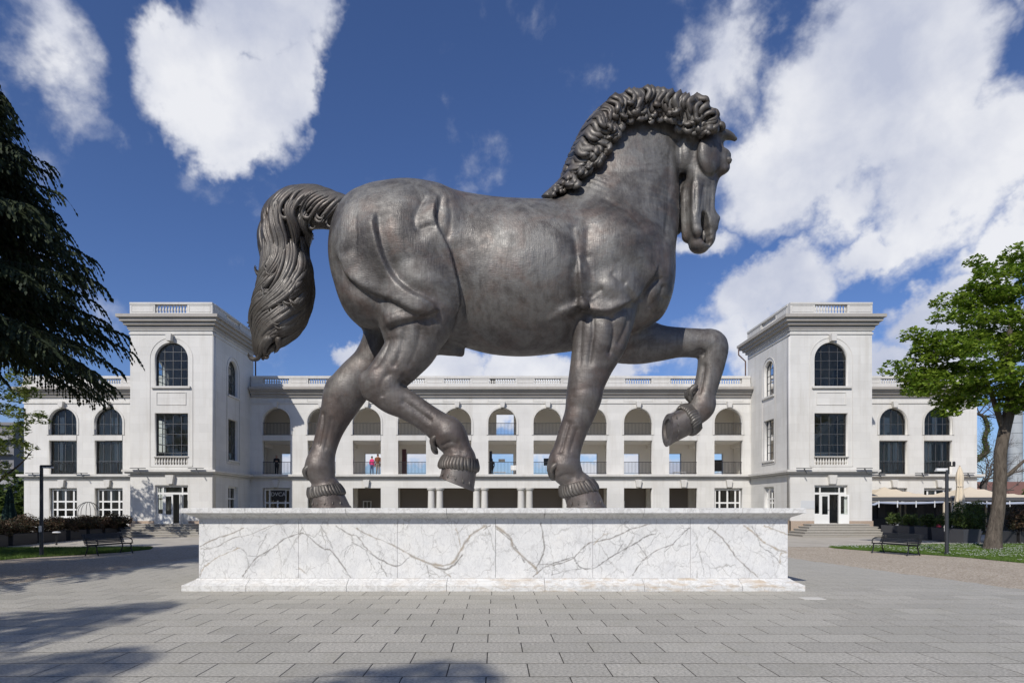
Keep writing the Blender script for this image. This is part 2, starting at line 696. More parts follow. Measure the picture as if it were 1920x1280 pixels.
for i, (pr, xc, yc, sx) in enumerate(slots):
    dz = rs.uniform(0.0, 0.0012)
    tx, ty = rs.uniform(-0.0014, 0.0014), rs.uniform(-0.0008, 0.0008)
    if i < 300 and pr > 0:
        o = bpy.data.objects.new('paving_slab', slab_me)
        COL.objects.link(o)
        o.parent = plaza
        o.location = (xc, yc, dz)
        o.scale = (sx, 1, 1)
        o.rotation_euler = (tx, ty, rs.uniform(-0.001, 0.001))
    else:
        rest.add([(x * sx + xc, y + yc, z + dz + y * tx + x * ty) for x, y, z in sv], sf)
rest.build('outer_paving_slabs', M_PAVE, plaza, fix=False, kind='stuff')
# small pale inset plate by the plinth's corner
MB().box(6.72, 7.18, 12.75, 13.05, 0.001, 0.008).build('inset_plate', mat_new('pale_plate', (0.6, 0.58, 0.53), 0.6), plaza)

# ------------------------------------------------------------------ marble plinth
mm = mat_new('veined_marble', (0.66, 0.655, 0.64), 0.38, 0, 0.4)
t = NT(mm)
tg = t.new('ShaderNodeNewGeometry')
pos = tg.outputs['Position']
mp = t.new('ShaderNodeMapping')
mp.inputs['Scale'].default_value = (1.0, 1.0, 0.62)
mp.inputs['Rotation'].default_value = (0, R(-14), 0)
t.L.new(pos, mp.inputs['Vector'])
nz = t.new('ShaderNodeTexNoise')
nz.inputs['Scale'].default_value = 2.2
nz.inputs['Detail'].default_value = 6
nz.inputs['Roughness'].default_value = 0.6
t.L.new(mp.outputs[0], nz.inputs['Vector'])
ad = t.new('ShaderNodeMix', data_type='RGBA', blend_type='LINEAR_LIGHT')
ad.inputs['Factor'].default_value = 0.22
t.L.new(mp.outputs[0], ad.inputs['A'])
t.L.new(nz.outputs['Color'], ad.inputs['B'])
base = t.ramp(t.noise(pos, 1.6, 7, 0.6), [(0.3, (0.60, 0.60, 0.595)), (0.55, (0.71, 0.705, 0.685)), (0.8, (0.68, 0.66, 0.62))])


def vein_layer(scale, width, strength, col, base):
    vo = t.new('ShaderNodeTexVoronoi', feature='DISTANCE_TO_EDGE')
    vo.inputs['Scale'].default_value = scale
    t.L.new(ad.outputs['Result'], vo.inputs['Vector'])
    mask = t.noise(pos, scale * 0.9, 4, 0.6)
    a_ = t.math('SUBTRACT', 1.0, t.math('DIVIDE', vo.outputs['Distance'], width), True)
    a_ = t.math('MULTIPLY', a_, t.math('MULTIPLY', t.math('SUBTRACT', mask, 0.40, True), strength * 4, True))
    return t.mix(t.math('MINIMUM', a_, strength), base, col)


base = vein_layer(1.5, 0.022, 0.75, (0.27, 0.255, 0.23), base)
base = vein_layer(2.9, 0.032, 0.65, (0.30, 0.29, 0.27), base)
base = vein_layer(6.5, 0.05, 0.50, (0.38, 0.37, 0.35), base)
wv = t.noise(mp.outputs[0], 7.0, 5, 0.6, 1.6)
base = t.mix(t.math('MULTIPLY', t.math('SUBTRACT', 1.0, t.math('MULTIPLY', t.math('ABSOLUTE', t.math('SUBTRACT', wv, 0.5)), 22), True), 0.30), base, (0.42, 0.42, 0.41))
atv = t.new('ShaderNodeAttribute', attribute_name='vein')
atg = t.new('ShaderNodeAttribute', attribute_name='gold')
base = t.mix(t.math('MULTIPLY', atv.outputs['Fac'], 0.9, True), base, (0.13, 0.122, 0.112))
base = t.mix(t.math('MULTIPLY', atg.outputs['Fac'], 0.6, True), base, (0.40, 0.27, 0.11))
t.set('Base Color', base)
M_MARBLE = mm
# weathered version: streaked and stained cap and base stones
mw = mat_new('weathered_marble', (0.6, 0.59, 0.56), 0.5, 0, 0.35)
t = NT(mw)
tg = t.new('ShaderNodeNewGeometry')
pos = tg.outputs['Position']
base = t.ramp(t.noise(pos, 3.0, 8, 0.65), [(0.3, (0.56, 0.555, 0.54)), (0.55, (0.68, 0.675, 0.65)), (0.8, (0.63, 0.61, 0.57))])
nv = t.noise(pos, 4.0, 6, 0.6, 1.2)
base = t.mix(t.math('MULTIPLY', t.math('SUBTRACT', 1.0, t.math('MULTIPLY', t.math('ABSOLUTE', t.math('SUBTRACT', nv, 0.5)), 18), True), 0.42), base, (0.30, 0.285, 0.26))
mp2 = t.new('ShaderNodeMapping')
mp2.inputs['Scale'].default_value = (0.9, 1, 5.0)
t.L.new(pos, mp2.inputs['Vector'])
sp = t.new('ShaderNodeSeparateXYZ')
t.L.new(pos, sp.inputs[0])
right = t.math('MULTIPLY', t.math('ADD', sp.outputs['X'], 3.2), 0.16, True)
rust = t.math('MULTIPLY', t.math('MULTIPLY', t.math('SUBTRACT', t.noise(mp2.outputs[0], 2.2, 7, 0.68), 0.47, True), 6.0, True), t.math('ADD', 0.15, right, True))
lowm = t.math('LESS_THAN', sp.outputs['Z'], 0.6)
base = t.mix(t.math('MULTIPLY', t.math('MULTIPLY', rust, lowm), 0.55), base, (0.42, 0.28, 0.13))
dirt = t.math('MULTIPLY', t.math('SUBTRACT', t.noise(pos, 5.0, 8, 0.7), 0.55, True), 3.0, True)
hi_ = t.math('GREATER_THAN', sp.outputs['Z'], 1.0)
base = t.mix(t.math('MULTIPLY', t.math('MULTIPLY', dirt, hi_), 0.75), base, (0.22, 0.21, 0.19))
t.set('Base Color', base)
t.bump(t.noise(pos, 18, 5, 0.6), 0.15, 0.01)
M_MARBLE_W = mw

plinth = empty('marble_plinth', (0, 16.8, 0), 'long veined white marble plinth under the bronze horse', 'plinth')
PB = Vector((0, 16.8, 0))
PX0, PX1, PY0, PY1 = -7.24, 7.11, 14.3, 19.3


def px_at(px, d):
    return (px - VX) / F * d


def ring_stone(name, x0, x1, prof, left, right_, front=True):
    """a moulded stone: prof rows (z, overhang); ends that turn the corner carry the moulding too"""
    vs = []
    ym = 16.8
    for z, o in prof:
        a = x0 - (o if left else 0)
        b = x1 + (o if right_ else 0)
        if front:
            y0, y1 = PY0 - o, ym - 0.004
        else:
            y0, y1 = ym + 0.004, PY1 + o
        vs += [(a, y0 - PB.y, z), (b, y0 - PB.y, z), (b, y1 - PB.y, z), (a, y1 - PB.y, z)]
    fs = [(3, 2, 1, 0)]
    n = len(prof)
    for i in range(n - 1):
        for k in range(4):
            k2 = (k + 1) % 4
            fs.append((i * 4 + k, i * 4 + k2, (i + 1) * 4 + k2, (i + 1) * 4 + k))
    fs.append(tuple((n - 1) * 4 + k for k in range(4)))
    return MB().add(vs, fs).build(name, M_MARBLE_W, plinth)


CAP = [(1.718, 0.02), (1.745, 0.03), (1.775, 0.07), (1.80, 0.13), (1.825, 0.19), (1.848, 0.225), (1.862, 0.24), (1.864, 0.285), (1.870, 0.295), (1.978, 0.295), (1.985, 0.288)]
BASE = [(0.0, 0.28), (0.135, 0.28), (0.142, 0.275), (0.15, 0.25), (0.175, 0.20), (0.205, 0.145), (0.235, 0.085), (0.258, 0.05), (0.275, 0.04), (0.28, 0.02)]
for nm, prof, joints in (('cap_stone', CAP, (459, 648, 837, 1022, 1209, 1393)), ('base_stone', BASE, (460, 649, 837, 1022, 1209, 1393))):
    xs_ = [PX0] + [px_at(j, 14.0) for j in joints] + [PX1]
    for front in (True, False):
        for i in range(len(xs_) - 1):
            ring_stone(nm, xs_[i] + (0.005 if i else 0), xs_[i + 1] - (0.005 if i < len(xs_) - 2 else 0), prof, i == 0, i == len(xs_) - 2, front)
MB().box(PX0 + 0.16, PX1 - 0.16, PY0 + 0.16 - PB.y, PY1 - 0.16 - PB.y, 0.02, 1.97).build('core', M_JOINT, plinth)

V6 = [([(165, 312), (240, 275), (345, 238), (410, 208)], 1.3, .35), ([(165, 472), (185, 430), (210, 410), (260, 375), (360, 330), (390, 320)], 1.3, .8),
      ([(405, 482), (430, 440), (490, 370), (560, 330), (640, 270), (720, 240), (760, 246), (850, 320), (900, 335), (960, 410), (1015, 487)], 1.5, .1),
      ([(170, 325), (250, 318), (350, 265), (430, 250), (540, 205), (600, 185)], .9, .2), ([(385, 320), (420, 345), (435, 400), (438, 430)], .8, 0), ([(435, 365), (520, 362), (560, 330)], .8, 0),
      ([(930, 195), (1000, 240), (1050, 255), (1100, 320), (1170, 380), (1270, 425)], 1.3, .15), ([(1045, 208), (1120, 250), (1240, 300), (1290, 325), (1350, 360), (1430, 400), (1500, 430), (1575, 482)], 1.5, .45),
      ([(1020, 290), (1080, 320), (1160, 375), (1270, 422), (1340, 375)], 1.1, 0), ([(1350, 362), (1420, 392), (1500, 417), (1580, 408), (1622, 350), (1660, 285), (1700, 240), (1765, 198)], 2.6, .6),
      ([(1490, 428), (1550, 440), (1600, 408), (1640, 360)], 2.4, .1), ([(1605, 210), (1620, 260), (1630, 312)], .9, .6), ([(1835, 215), (1900, 265), (1950, 330), (1990, 400)], 1.4, .1),
      ([(840, 190), (870, 240), (900, 300), (915, 335)], .8, 0), ([(1100, 330), (1120, 390), (1150, 440)], .8, 0), ([(1170, 400), (1200, 450), (1220, 485)], .9, 0), ([(540, 240), (500, 320), (480, 370)], .7, 0),
      ([(620, 180), (660, 260), (700, 330)], .6, 0), ([(975, 370), (1000, 310), (1040, 300)], .8, 0), ([(1440, 420), (1455, 480)], .9, 0), ([(720, 430), (770, 470)], .8, .6)]
V7 = [([(90, 198), (170, 260), (185, 310), (240, 370), (310, 430), (322, 462)], 2.4, .5), ([(343, 180), (355, 260), (362, 330), (335, 400), (310, 440)], 1.8, .1),
      ([(300, 480), (322, 462), (360, 430), (440, 410), (520, 380), (560, 340), (610, 295), (700, 275), (780, 250), (850, 215), (960, 185)], 1.5, .15),
      ([(330, 415), (400, 408), (450, 395), (520, 375), (540, 400), (570, 432), (640, 435), (700, 395), (790, 340), (880, 290), (930, 255), (990, 240)], 1.5, 0),
      ([(570, 437), (480, 450), (400, 472)], 1.0, 0), ([(860, 472), (900, 410), (940, 370), (1000, 330), (1090, 300)], 1.5, .1), ([(880, 290), (905, 320), (932, 366)], 1.1, 0),
      ([(640, 300), (690, 250), (720, 240)], 1.1, .7), ([(1182, 205), (1140, 240), (1080, 300), (1040, 340)], 1.2, 0), ([(1285, 205), (1340, 245), (1390, 300), (1440, 370), (1500, 430), (1562, 482)], 1.5, .25),
      ([(1480, 193), (1540, 235), (1600, 290), (1660, 320), (1722, 345)], 1.8, .75), ([(1600, 195), (1680, 225), (1750, 255)], 1.5, .7), ([(1530, 200), (1560, 250), (1580, 310), (1640, 350), (1690, 410)], 1.0, 0),
      ([(1720, 345), (1690, 355), (1688, 400)], 1.2, .8), ([(800, 300), (770, 350)], .8, 0), ([(710, 210), (680, 270)], .8, .2), ([(60, 190), (20, 220)], 1.2, .1), ([(1215, 300), (1250, 400), (1260, 480)], .7, 0), ([(1000, 220), (960, 300)], .6, 0)]
VEINS = []
rj = random.Random(2)
for x_off, lst in ((320, V6), (900, V7)):
    for pts, w_, gold in lst:
        c = catmull([(x_off + a / 3, 920 + b / 3) for a, b in pts], 6)
        for p in c[1:-1]:
            p += np.array((rj.gauss(0, 0.5), rj.gauss(0, 0.5)))
        ww_ = np.array([w_ * 0.95 * rj.uniform(0.45, 1.4) for _ in c])
        VEINS.append((c, ww_, gold))
        # side twigs
        for _ in range(max(2, len(c) // 5)):
            i = rj.randrange(1, len(c) - 1)
            a0 = rj.uniform(0, 6.28)
            q = [c[i]]
            for _k in range(rj.randint(3, 8)):
                a0 += rj.gauss(0, 0.45)
                q.append(q[-1] + np.array((math.cos(a0), math.sin(a0))) * rj.uniform(2, 4))
            VEINS.append((np.array(q), np.full(len(q), 0.55), 0.0))
GS = 0.0135


def marble_panel(x0, x1, z0, z1, y, facing, name='panel'):
    nx, nz_ = max(2, int((x1 - x0) / GS)), int((z1 - z0) / GS)
    xs_ = np.linspace(x0, x1, nx)
    zs_ = np.linspace(z0, z1, nz_)
    X, Z = np.meshgrid(xs_, zs_, indexing='ij')
    V = np.stack([X.ravel(), np.full(X.size, y - PB.y), Z.ravel()], 1)
    I = np.arange(nx * nz_).reshape(nx, nz_)
    Q = np.stack([I[:-1, :-1], I[1:, :-1], I[1:, 1:], I[:-1, 1:]], -1).reshape(-1, 4)
    U_ = VX + F * X.ravel() / PY0
    W2 = VY - F * (Z.ravel() - EYE) / PY0
    vein = np.zeros(X.size)
    gold_ = np.zeros(X.size)
    for c, w_, g_ in VEINS:
        if c[:, 0].max() + 4 < U_.min() or c[:, 0].min() - 4 > U_.max():
            continue
        m = (U_ > c[:, 0].min() - 5) & (U_ < c[:, 0].max() + 5) & (W2 > c[:, 1].min() - 5) & (W2 < c[:, 1].max() + 5)
        ii = np.nonzero(m)[0]
        for k in range(len(c) - 1):
            a, b = c[k], c[k + 1]
            dv = b - a
            tt_ = np.clip(((U_[ii] - a[0]) * dv[0] + (W2[ii] - a[1]) * dv[1]) / (dv @ dv + 1e-9), 0, 1)
            q = np.hypot(U_[ii] - a[0] - tt_ * dv[0], W2[ii] - a[1] - tt_ * dv[1])
            wk = w_[k] * (1 - tt_) + w_[k + 1] * tt_
            val = np.clip(1.15 - q / wk, 0, 1) * min(1.0, 0.45 + 0.4 * w_[k])
            vein[ii] = np.maximum(vein[ii], val * (1 - 0.5 * g_))
            if g_:
                wob = 0.5 + 0.5 * math.sin(k * 0.9 + c[0, 0])
                gold_[ii] = np.maximum(gold_[ii], np.clip(1.1 - q / (wk * 1.5), 0, 1) * g_ * (0.3 + 0.7 * wob))
    # close the slab with side and back faces
    n0 = len(V)
    back = np.array([(x0, y - PB.y + 0.15, z0), (x1, y - PB.y + 0.15, z0), (x1, y - PB.y + 0.15, z1), (x0, y - PB.y + 0.15, z1)])
    V = np.vstack([V, back])
    fs = Q.tolist()
    b0, b1, b2, b3 = n0, n0 + 1, n0 + 2, n0 + 3
    fs.append([I[0, 0], b0, b3, I[0, -1]])
    fs.append([I[-1, 0], I[-1, -1], b2, b1])
    fs.append([I[0, 0], I[-1, 0], b1, b0])
    fs.append([I[0, -1], b3, b2, I[-1, -1]])
    o = mesh_obj(name, V, [[int(i) for i in f] for f in fs], M_MARBLE, plinth)
    for nm, arr in (('vein', vein), ('gold', gold_)):
        at = o.data.attributes.new(nm, 'FLOAT', 'POINT')
        at.data.foreach_set('value', np.concatenate([arr, np.zeros(4)]).astype(np.float32))
    return o


jx = [PX0] + [px_at(j, PY0) for j in (559.5, 745, 929, 1111.5, 1294.5)] + [PX1]
for i in range(6):
    marble_panel(jx[i] + (0.004 if i else 0), jx[i + 1] - (0.004 if i < 5 else 0), 0.283, 1.716, PY0, -1)
for xa, sg in ((PX0, 1), (PX1, -1)):
    for ya, yb in ((PY0 + 0.155, 16.796), (16.804, PY1)):
        a, b = sorted((xa, xa + sg * 0.15))
        MB().box(a, b, ya - PB.y, yb - PB.y, 0.283, 1.716).build('panel', M_MARBLE, plinth)
for i in range(6):
    MB().box(jx[i] + 0.155 if i == 0 else jx[i] + 0.004, jx[i + 1] - (0.155 if i == 5 else 0.004), PY1 - 0.15 - PB.y, PY1 - PB.y - 0.001, 0.283, 1.716).build('panel', M_MARBLE, plinth)


# ------------------------------------------------------------------ grandstand building
def stone_wall_mat(name, base=(0.58, 0.555, 0.515), course=0.62):
    m = mat_new(name, base, 0.8, 0, 0.25)
    t = NT(m)
    tg = t.new('ShaderNodeNewGeometry')
    pos = tg.outputs['Position']
    c = t.ramp(t.noise(pos, 0.35, 8, 0.62), [(0.3, tuple(x * 0.90 for x in base)), (0.55, base), (0.8, tuple(min(1, x * 1.05) for x in base))])
    # block by block tone: ashlar courses in the render
    sp = t.new('ShaderNodeSeparateXYZ')
    t.L.new(pos, sp.inputs[0])
    hx = t.math('ADD', sp.outputs['X'], sp.outputs['Y'])
    cb = t.new('ShaderNodeCombineXYZ')
    t.L.new(hx, cb.inputs[0])
    t.L.new(sp.outputs['Z'], cb.inputs[1])
    bk = t.new('ShaderNodeTexBrick')
    bk.inputs['Scale'].default_value = 1.0
    bk.inputs['Brick Width'].default_value = 1.45
    bk.inputs['Row Height'].default_value = course
    bk.inputs['Mortar Size'].default_value = 0.008
    bk.inputs['Color1'].default_value = (0.93, 0.93, 0.93, 1)
    bk.inputs['Color2'].default_value = (1.0, 1.0, 1.0, 1)
    bk.inputs['Mortar'].default_value = (0.86, 0.85, 0.83, 1)
    t.L.new(cb.outputs[0], bk.inputs['Vector'])
    c = t.mix(1.0, c, bk.outputs['Color'], 'MULTIPLY')
    # rain streaks
    mp = t.new('ShaderNodeMapping')
    mp.inputs['Scale'].default_value = (1.5, 1.5, 0.12)
    t.L.new(pos, mp.inputs['Vector'])
    stn = t.math('MULTIPLY', t.math('SUBTRACT', t.noise(mp.outputs[0], 1.4, 7, 0.68), 0.50, True), 2.2, True)
    c = t.mix(stn, c, tuple(x * f for x, f in zip(base, (0.70, 0.67, 0.62))))
    pat = t.math('MULTIPLY', t.math('SUBTRACT', t.noise(pos, 1.1, 6, 0.7), 0.58, True), 3.0, True)
    c = t.mix(pat, c, tuple(x * 0.86 for x in base))
    t.set('Base Color', c)
    t.bump(t.noise(pos, 14, 5, 0.6), 0.12, 0.01)
    return m


M_WALL = stone_wall_mat('pale_stone', (0.66, 0.645, 0.61))
M_TRIM = stone_wall_mat('trim_stone', (0.62, 0.602, 0.565), 5.0)
M_TRIM_D = stone_wall_mat('dark_trim', (0.40, 0.375, 0.34), 5.0)  # darker trim tone for cornices, eaves and the backs of baluster panels
M_INNER = mat_new('inner_plaster', (0.80, 0.765, 0.70), 0.9, 0, 0.2)
M_FLOOR = mat_new('terrace_floor', (0.66, 0.63, 0.58), 0.8, 0, 0.3)
M_IRON = mat_new('dark_iron', (0.045, 0.043, 0.042), 0.5, 0.6)
M_STEEL = mat_new('window_steel', (0.085, 0.088, 0.09), 0.5, 0.3)
M_WPAINT = mat_new('white_joinery', (0.70, 0.695, 0.67), 0.45, 0, 0.4)
M_DARKW = mat_new('dark_interior', (0.055, 0.05, 0.045), 0.9)
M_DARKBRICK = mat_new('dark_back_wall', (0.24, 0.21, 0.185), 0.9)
M_STEP = granite_mat('worn_step', (0.36, 0.335, 0.295), 0.15, 0.35)
M_ROUGH = granite_mat('rubble_base', (0.40, 0.30, 0.225), 0.1, 0.6)
gl = bpy.data.materials.new('window_glass')
gl.use_nodes = True
gn, gk = gl.node_tree.nodes, gl.node_tree.links
gn.clear()
go_ = gn.new('ShaderNodeOutputMaterial')
gmx = gn.new('ShaderNodeMixShader')
gtr = gn.new('ShaderNodeBsdfTransparent')
gtr.inputs['Color'].default_value = (0.84, 0.88, 0.87, 1)
ggl = gn.new('ShaderNodeBsdfGlossy')
ggl.inputs['Roughness'].default_value = 0.01
gfr = gn.new('ShaderNodeFresnel')
gfr.inputs['IOR'].default_value = 1.5
gk.new(gfr.outputs[0], gmx.inputs['Fac'])
gk.new(gtr.outputs[0], gmx.inputs[1])
gk.new(ggl.outputs[0], gmx.inputs[2])
gk.new(gmx.outputs[0], go_.inputs['Surface'])
M_GLASS = gl

WY, TY, RY = 49.1, 42.5, 52.9          # wing front, tower front, rear wall of the loggia
SW, ST = F / WY, F / TY


def zw(py):
    return EYE + (VY - py) / SW


def xw(px):
    return (px - VX) / SW


def zt(py):
    return EYE + (VY - py) / ST


bld = empty('grandstand_building', (0.38, 49.1, 0), 'long white stone grandstand building with arcades and two corner towers', 'building')
BO = Vector(bld.location)


def loc(x, y, z):
    return (x - BO.x, y - BO.y, z - BO.z)


class BMB(MB):
    """boxes given in world metres, built as a part of the building"""
    def part(self, name, mat, parent=None, **kw):
        self.v = [loc(*p) for p in self.v]
        o = self.build(name, mat, bld if parent is None else parent, **kw)
        return o


def bplate(name, outer, holes, thick, to3, mat, parent=None):
    return plate(name, outer, holes, thick, lambda u, v, w: Vector(loc(*to3(u, v, w))), mat, bld if parent is None else parent)


XL, XR = -39.5, 40.26
BAYS = [518 + 84.8 * i for i in range(11)]
OUT_L = [117.8, 203.5]
OUT_R = [1675, 1759]
HWB = 26.4 / SW
Z1, Z1T = zw(888.4), zw(826)            # first floor opening
Z2, Z2S = zw(815.5), zw(791.2)          # arched opening, sill and springing
ZG = zw(914.5)
ZC0 = zw(744.4)

holes = []
for px in BAYS + OUT_L + OUT_R:
    x = xw(px)
    holes.append(arch_loop(x - HWB, x + HWB, Z2, Z2S))
    holes.append(rect_loop(x - HWB, x + HWB, Z1, Z1T))
for i, px in enumerate(BAYS):
    x = xw(px)
    if i in (3, 4, 5, 6, 7):
        continue
    holes.append(rect_loop(x - HWB, x + HWB, 0.02, ZG))
holes.append(rect_loop(xw(746), xw(1138.5), 0.02, ZG))
for px in OUT_L + OUT_R:
    x = xw(px)
    holes.append(rect_loop(x - HWB, x + HWB, 1.15, ZG))
bplate('front_wall', rect_loop(XL, XR, -0.1, ZC0), holes, 0.55, lambda u, v, w: (u, WY + w, v), M_WALL)
# rear wall
rh = []
for px in BAYS:
    x = xw(px)
    rh.append(rect_loop(x - 1.03, x + 1.03, Z1 - 0.02, EYE + (VY - 850) / (F / RY)))
s5 = F / RY
rh.append(rect_loop((931 - VX) / s5, (963.5 - VX) / s5, Z2 + 0.02, EYE + (VY - 776) / s5))
bplate('rear_wall', rect_loop(XL, XR, -0.1, ZC0), rh, 0.4, lambda u, v, w: (u, RY + w, v), M_INNER)
# ground-floor rear is closed and dark
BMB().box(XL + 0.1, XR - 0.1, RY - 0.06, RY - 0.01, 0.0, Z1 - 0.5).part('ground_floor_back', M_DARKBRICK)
# floors
for nm, z0, z1, m in (('floor_slab', Z1 - 0.42, Z1 - 0.02, M_FLOOR), ('floor_slab', Z1T + 0.05, Z2 - 0.02, M_INNER), ('roof_slab', ZC0 - 0.4, ZC0 + 0.25, M_FLOOR)):
    BMB().box(XL + 0.05, XR - 0.05, WY + 0.552, RY - 0.002, z0, z1).part(nm, m)
BMB().box(XL + 0.05, XR - 0.05, WY + 0.552, RY - 0.07, -0.01, 0.05).part('ground_floor', M_STEP)
# end walls and cross walls between loggia and closed wings
for xa in (XL, XR - 0.4):
    BMB().box(xa, xa + 0.4, WY + 0.551, RY - 0.001, -0.1, ZC0 - 0.401).part('end_wall', M_WALL)
for xa in (-26.3, -20.9, 21.4, 26.9):
    for z0, z1 in ((0.06, Z1 - 0.43), (Z1 - 0.01, Z1T + 0.04), (Z2 - 0.01, ZC0 - 0.41)):
        BMB().box(xa, xa + 0.25, WY + 0.56, RY - 0.07, z0, z1).part('cross_wall', M_INNER)
# beams across the first-floor ceiling at each pier
for i in range(12):
    x = xw(518 + 84.8 * (i - 0.5))
    BMB().box(x - 0.2, x + 0.2, WY + 0.56, RY - 0.01, Z1T - 0.28, Z1T + 0.04).part('ceiling_beam', M_INNER)
    BMB().box(x - 0.3, x + 0.3, RY - 0.35, RY - 0.065, 0.05, Z1 - 0.43).part('inner_pier', M_INNER)


def run(name, x0, x1, y, rows, mat, parent=None, ret=True):
    """moulding along a wall facing the camera: rows (z0, z1, projection)"""
    m = BMB()
    for z0, z1, pr in rows:
        e = pr if ret else 0
        m.box(x0 - e, x1 + e, y - pr, y + 0.02, z0, z1)
    return m.part(name, mat, parent)


def seg_ranges():
    return [(XL, -26.6), (-20.45, 21.25), (27.35, XR)]


for i, (a, b) in enumerate(seg_ranges()):
    eL, eR = (0.0, 0.0)
    for nm, rows, mt in (
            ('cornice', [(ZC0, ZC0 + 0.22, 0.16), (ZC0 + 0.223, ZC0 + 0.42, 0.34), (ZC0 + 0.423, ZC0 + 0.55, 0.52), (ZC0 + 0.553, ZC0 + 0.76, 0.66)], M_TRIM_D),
            ('parapet_base', [(ZC0 + 0.763, zw(719.5), 0.12)], M_TRIM),
            ('frieze_moulding', [(zw(756.5), zw(753.5), 0.07)], M_TRIM),
            ('string_course', [(zw(893), zw(889), 0.38), (zw(895.5), zw(893) - 0.003, 0.24), (zw(899.5), zw(897.5), 0.08)], M_TRIM)):
        m = BMB()
        for z0, z1, pr in rows:
            xa = a - (pr if i == 0 else 0)
            xb = b + (pr if i == 2 else 0)
            m.box(xa, xb, WY - pr, WY + 0.02, z0, z1)
        m.part(nm, mt)
    # upper storey attic wall behind the cornice
    BMB().box(a, b, WY + 0.021, WY + 0.5, ZC0 + 0.251, zw(719.5)).part('attic_wall', M_TRIM)


# --- balustrades: turned balusters between solid piers
bal_me = None


def baluster_mesh(h):
    m = MB()
    m.lathe([(0.075, 0), (0.075, 0.06 * h), (0.045, 0.12 * h), (0.05, 0.2 * h), (0.085, 0.38 * h), (0.075, 0.5 * h), (0.042, 0.72 * h), (0.045, 0.86 * h), (0.07, 0.92 * h), (0.07, h)], n=8)
    me = bpy.data.meshes.new('baluster')
    me.from_pydata(m.v, [], m.f)
    me.materials.append(M_TRIM)
    me.shade_smooth()
    return me


ZB0, ZB1, ZBT = zw(719.5) + 0.003, zw(709.5), zw(705)
BALME = baluster_mesh(ZB1 - ZB0)


def balustrade(x0, x1, groups, y, z0, z1, zt_, depth=0.34, gw=2.2, nb=11, along='x', me=BALME):
    root = bpy.data.objects.new('balustrade', None)
    link(root, bld)
    root.location = loc(0, 0, 0) if False else (0, 0, 0)

    def bx(m, a, b, d0, d1, za, zb):
        if along == 'x':
            m.box(a, b, y + d0, y + d1, za, zb)
        else:
            m.box(y + d0, y + d1, a, b, za, zb)
    m = BMB()
    bx(m, x0, x1, -0.04, depth + 0.04, z1 + 0.002, zt_)
    m.part('handrail', M_TRIM, root)
    edges = [x0]
    for g in groups:
        edges += [g - gw / 2, g + gw / 2]
    edges.append(x1)
    for i in range(0, len(edges), 2):
        if edges[i + 1] - edges[i] > 0.05:
            m = BMB()
            a, b = edges[i], edges[i + 1]
            bx(m, a, b, 0.0, depth, z0, z1)
            if b - a > 0.8:                   # sunk panel: a raised frame
                zz0, zz1 = z0 + 0.07, z1 - 0.07
                for q in ((a + 0.12, b - 0.12, zz0, zz0 + 0.03), (a + 0.12, b - 0.12, zz1 - 0.03, zz1), (a + 0.12, a + 0.15, zz0 + 0.031, zz1 - 0.031), (b - 0.15, b - 0.12, zz0 + 0.031, zz1 - 0.031)):
                    bx(m, q[0], q[1], -0.02, 0.01, q[2], q[3])
            m.part('pier', M_TRIM, root)
    for g in groups:
        for k in range(nb):
            p = g - gw / 2 + gw * (k + 0.5) / nb
            o = bpy.data.objects.new('baluster', me)
            link(o, root)
            o.location = loc(p, y + depth / 2, z0) if along == 'x' else loc(y + depth / 2, p, z0)
    return root


for i, (a, b) in enumerate(seg_ranges()):
    gs = [xw(p) for p in (OUT_L, BAYS, OUT_R)[i]]
    balustrade(a, b, gs, WY - 0.08, ZB0, ZB1, ZBT)

# --- keystones
for px in BAYS + OUT_L + OUT_R:
    x = xw(px)
    if px in OUT_L + OUT_R or True:
        BMB().prism([(x - 0.22, zw(753.4)), (x + 0.22, zw(753.4)), (x + 0.15, zw(764.2)), (x - 0.15, zw(764.2))], 'y', WY - 0.34, WY - 0.002).part('keystone', M_TRIM)
    if not (746 < px < 1138):
        BMB().prism([(x - 0.26, zw(899.6)), (x + 0.26, zw(899.6)), (x + 0.17, zw(913)), (x - 0.17, zw(913))], 'y', WY - 0.26, WY - 0.003).part('keystone', M_TRIM)
    # slender frame round each arch
    bplate('archivolt', arch_loop(x - HWB - 0.16, x + HWB + 0.16, Z2 + 0.02, Z2S), [arch_loop(x - HWB - 0.005, x + HWB + 0.005, Z2 + 0.01, Z2S)], 0.045, lambda u, v, w: (u, WY - 0.047 + w, v), M_TRIM)
    # parapet band of the balcony between the two openings
    BMB().box(x - HWB + 0.01, x + HWB - 0.01, WY - 0.05, WY - 0.003, Z1T + 0.03, Z2 - 0.03).part('balcony_band', M_TRIM)
# frieze panels
for px in BAYS:
    x = xw(px)
    m = BMB()
    za, zb = zw(752.5), zw(746)
    for q in ((x - 1.22, x + 1.22, za, za + 0.03), (x - 1.22, x + 1.22, zb - 0.03, zb), (x - 1.22, x - 1.19, za + 0.031, zb - 0.031), (x + 1.19, x + 1.22, za + 0.031, zb - 0.031)):
        m.box(q[0], q[1], WY - 0.025, WY - 0.002, q[2], q[3])
    m.part('frieze_panel', M_TRIM)
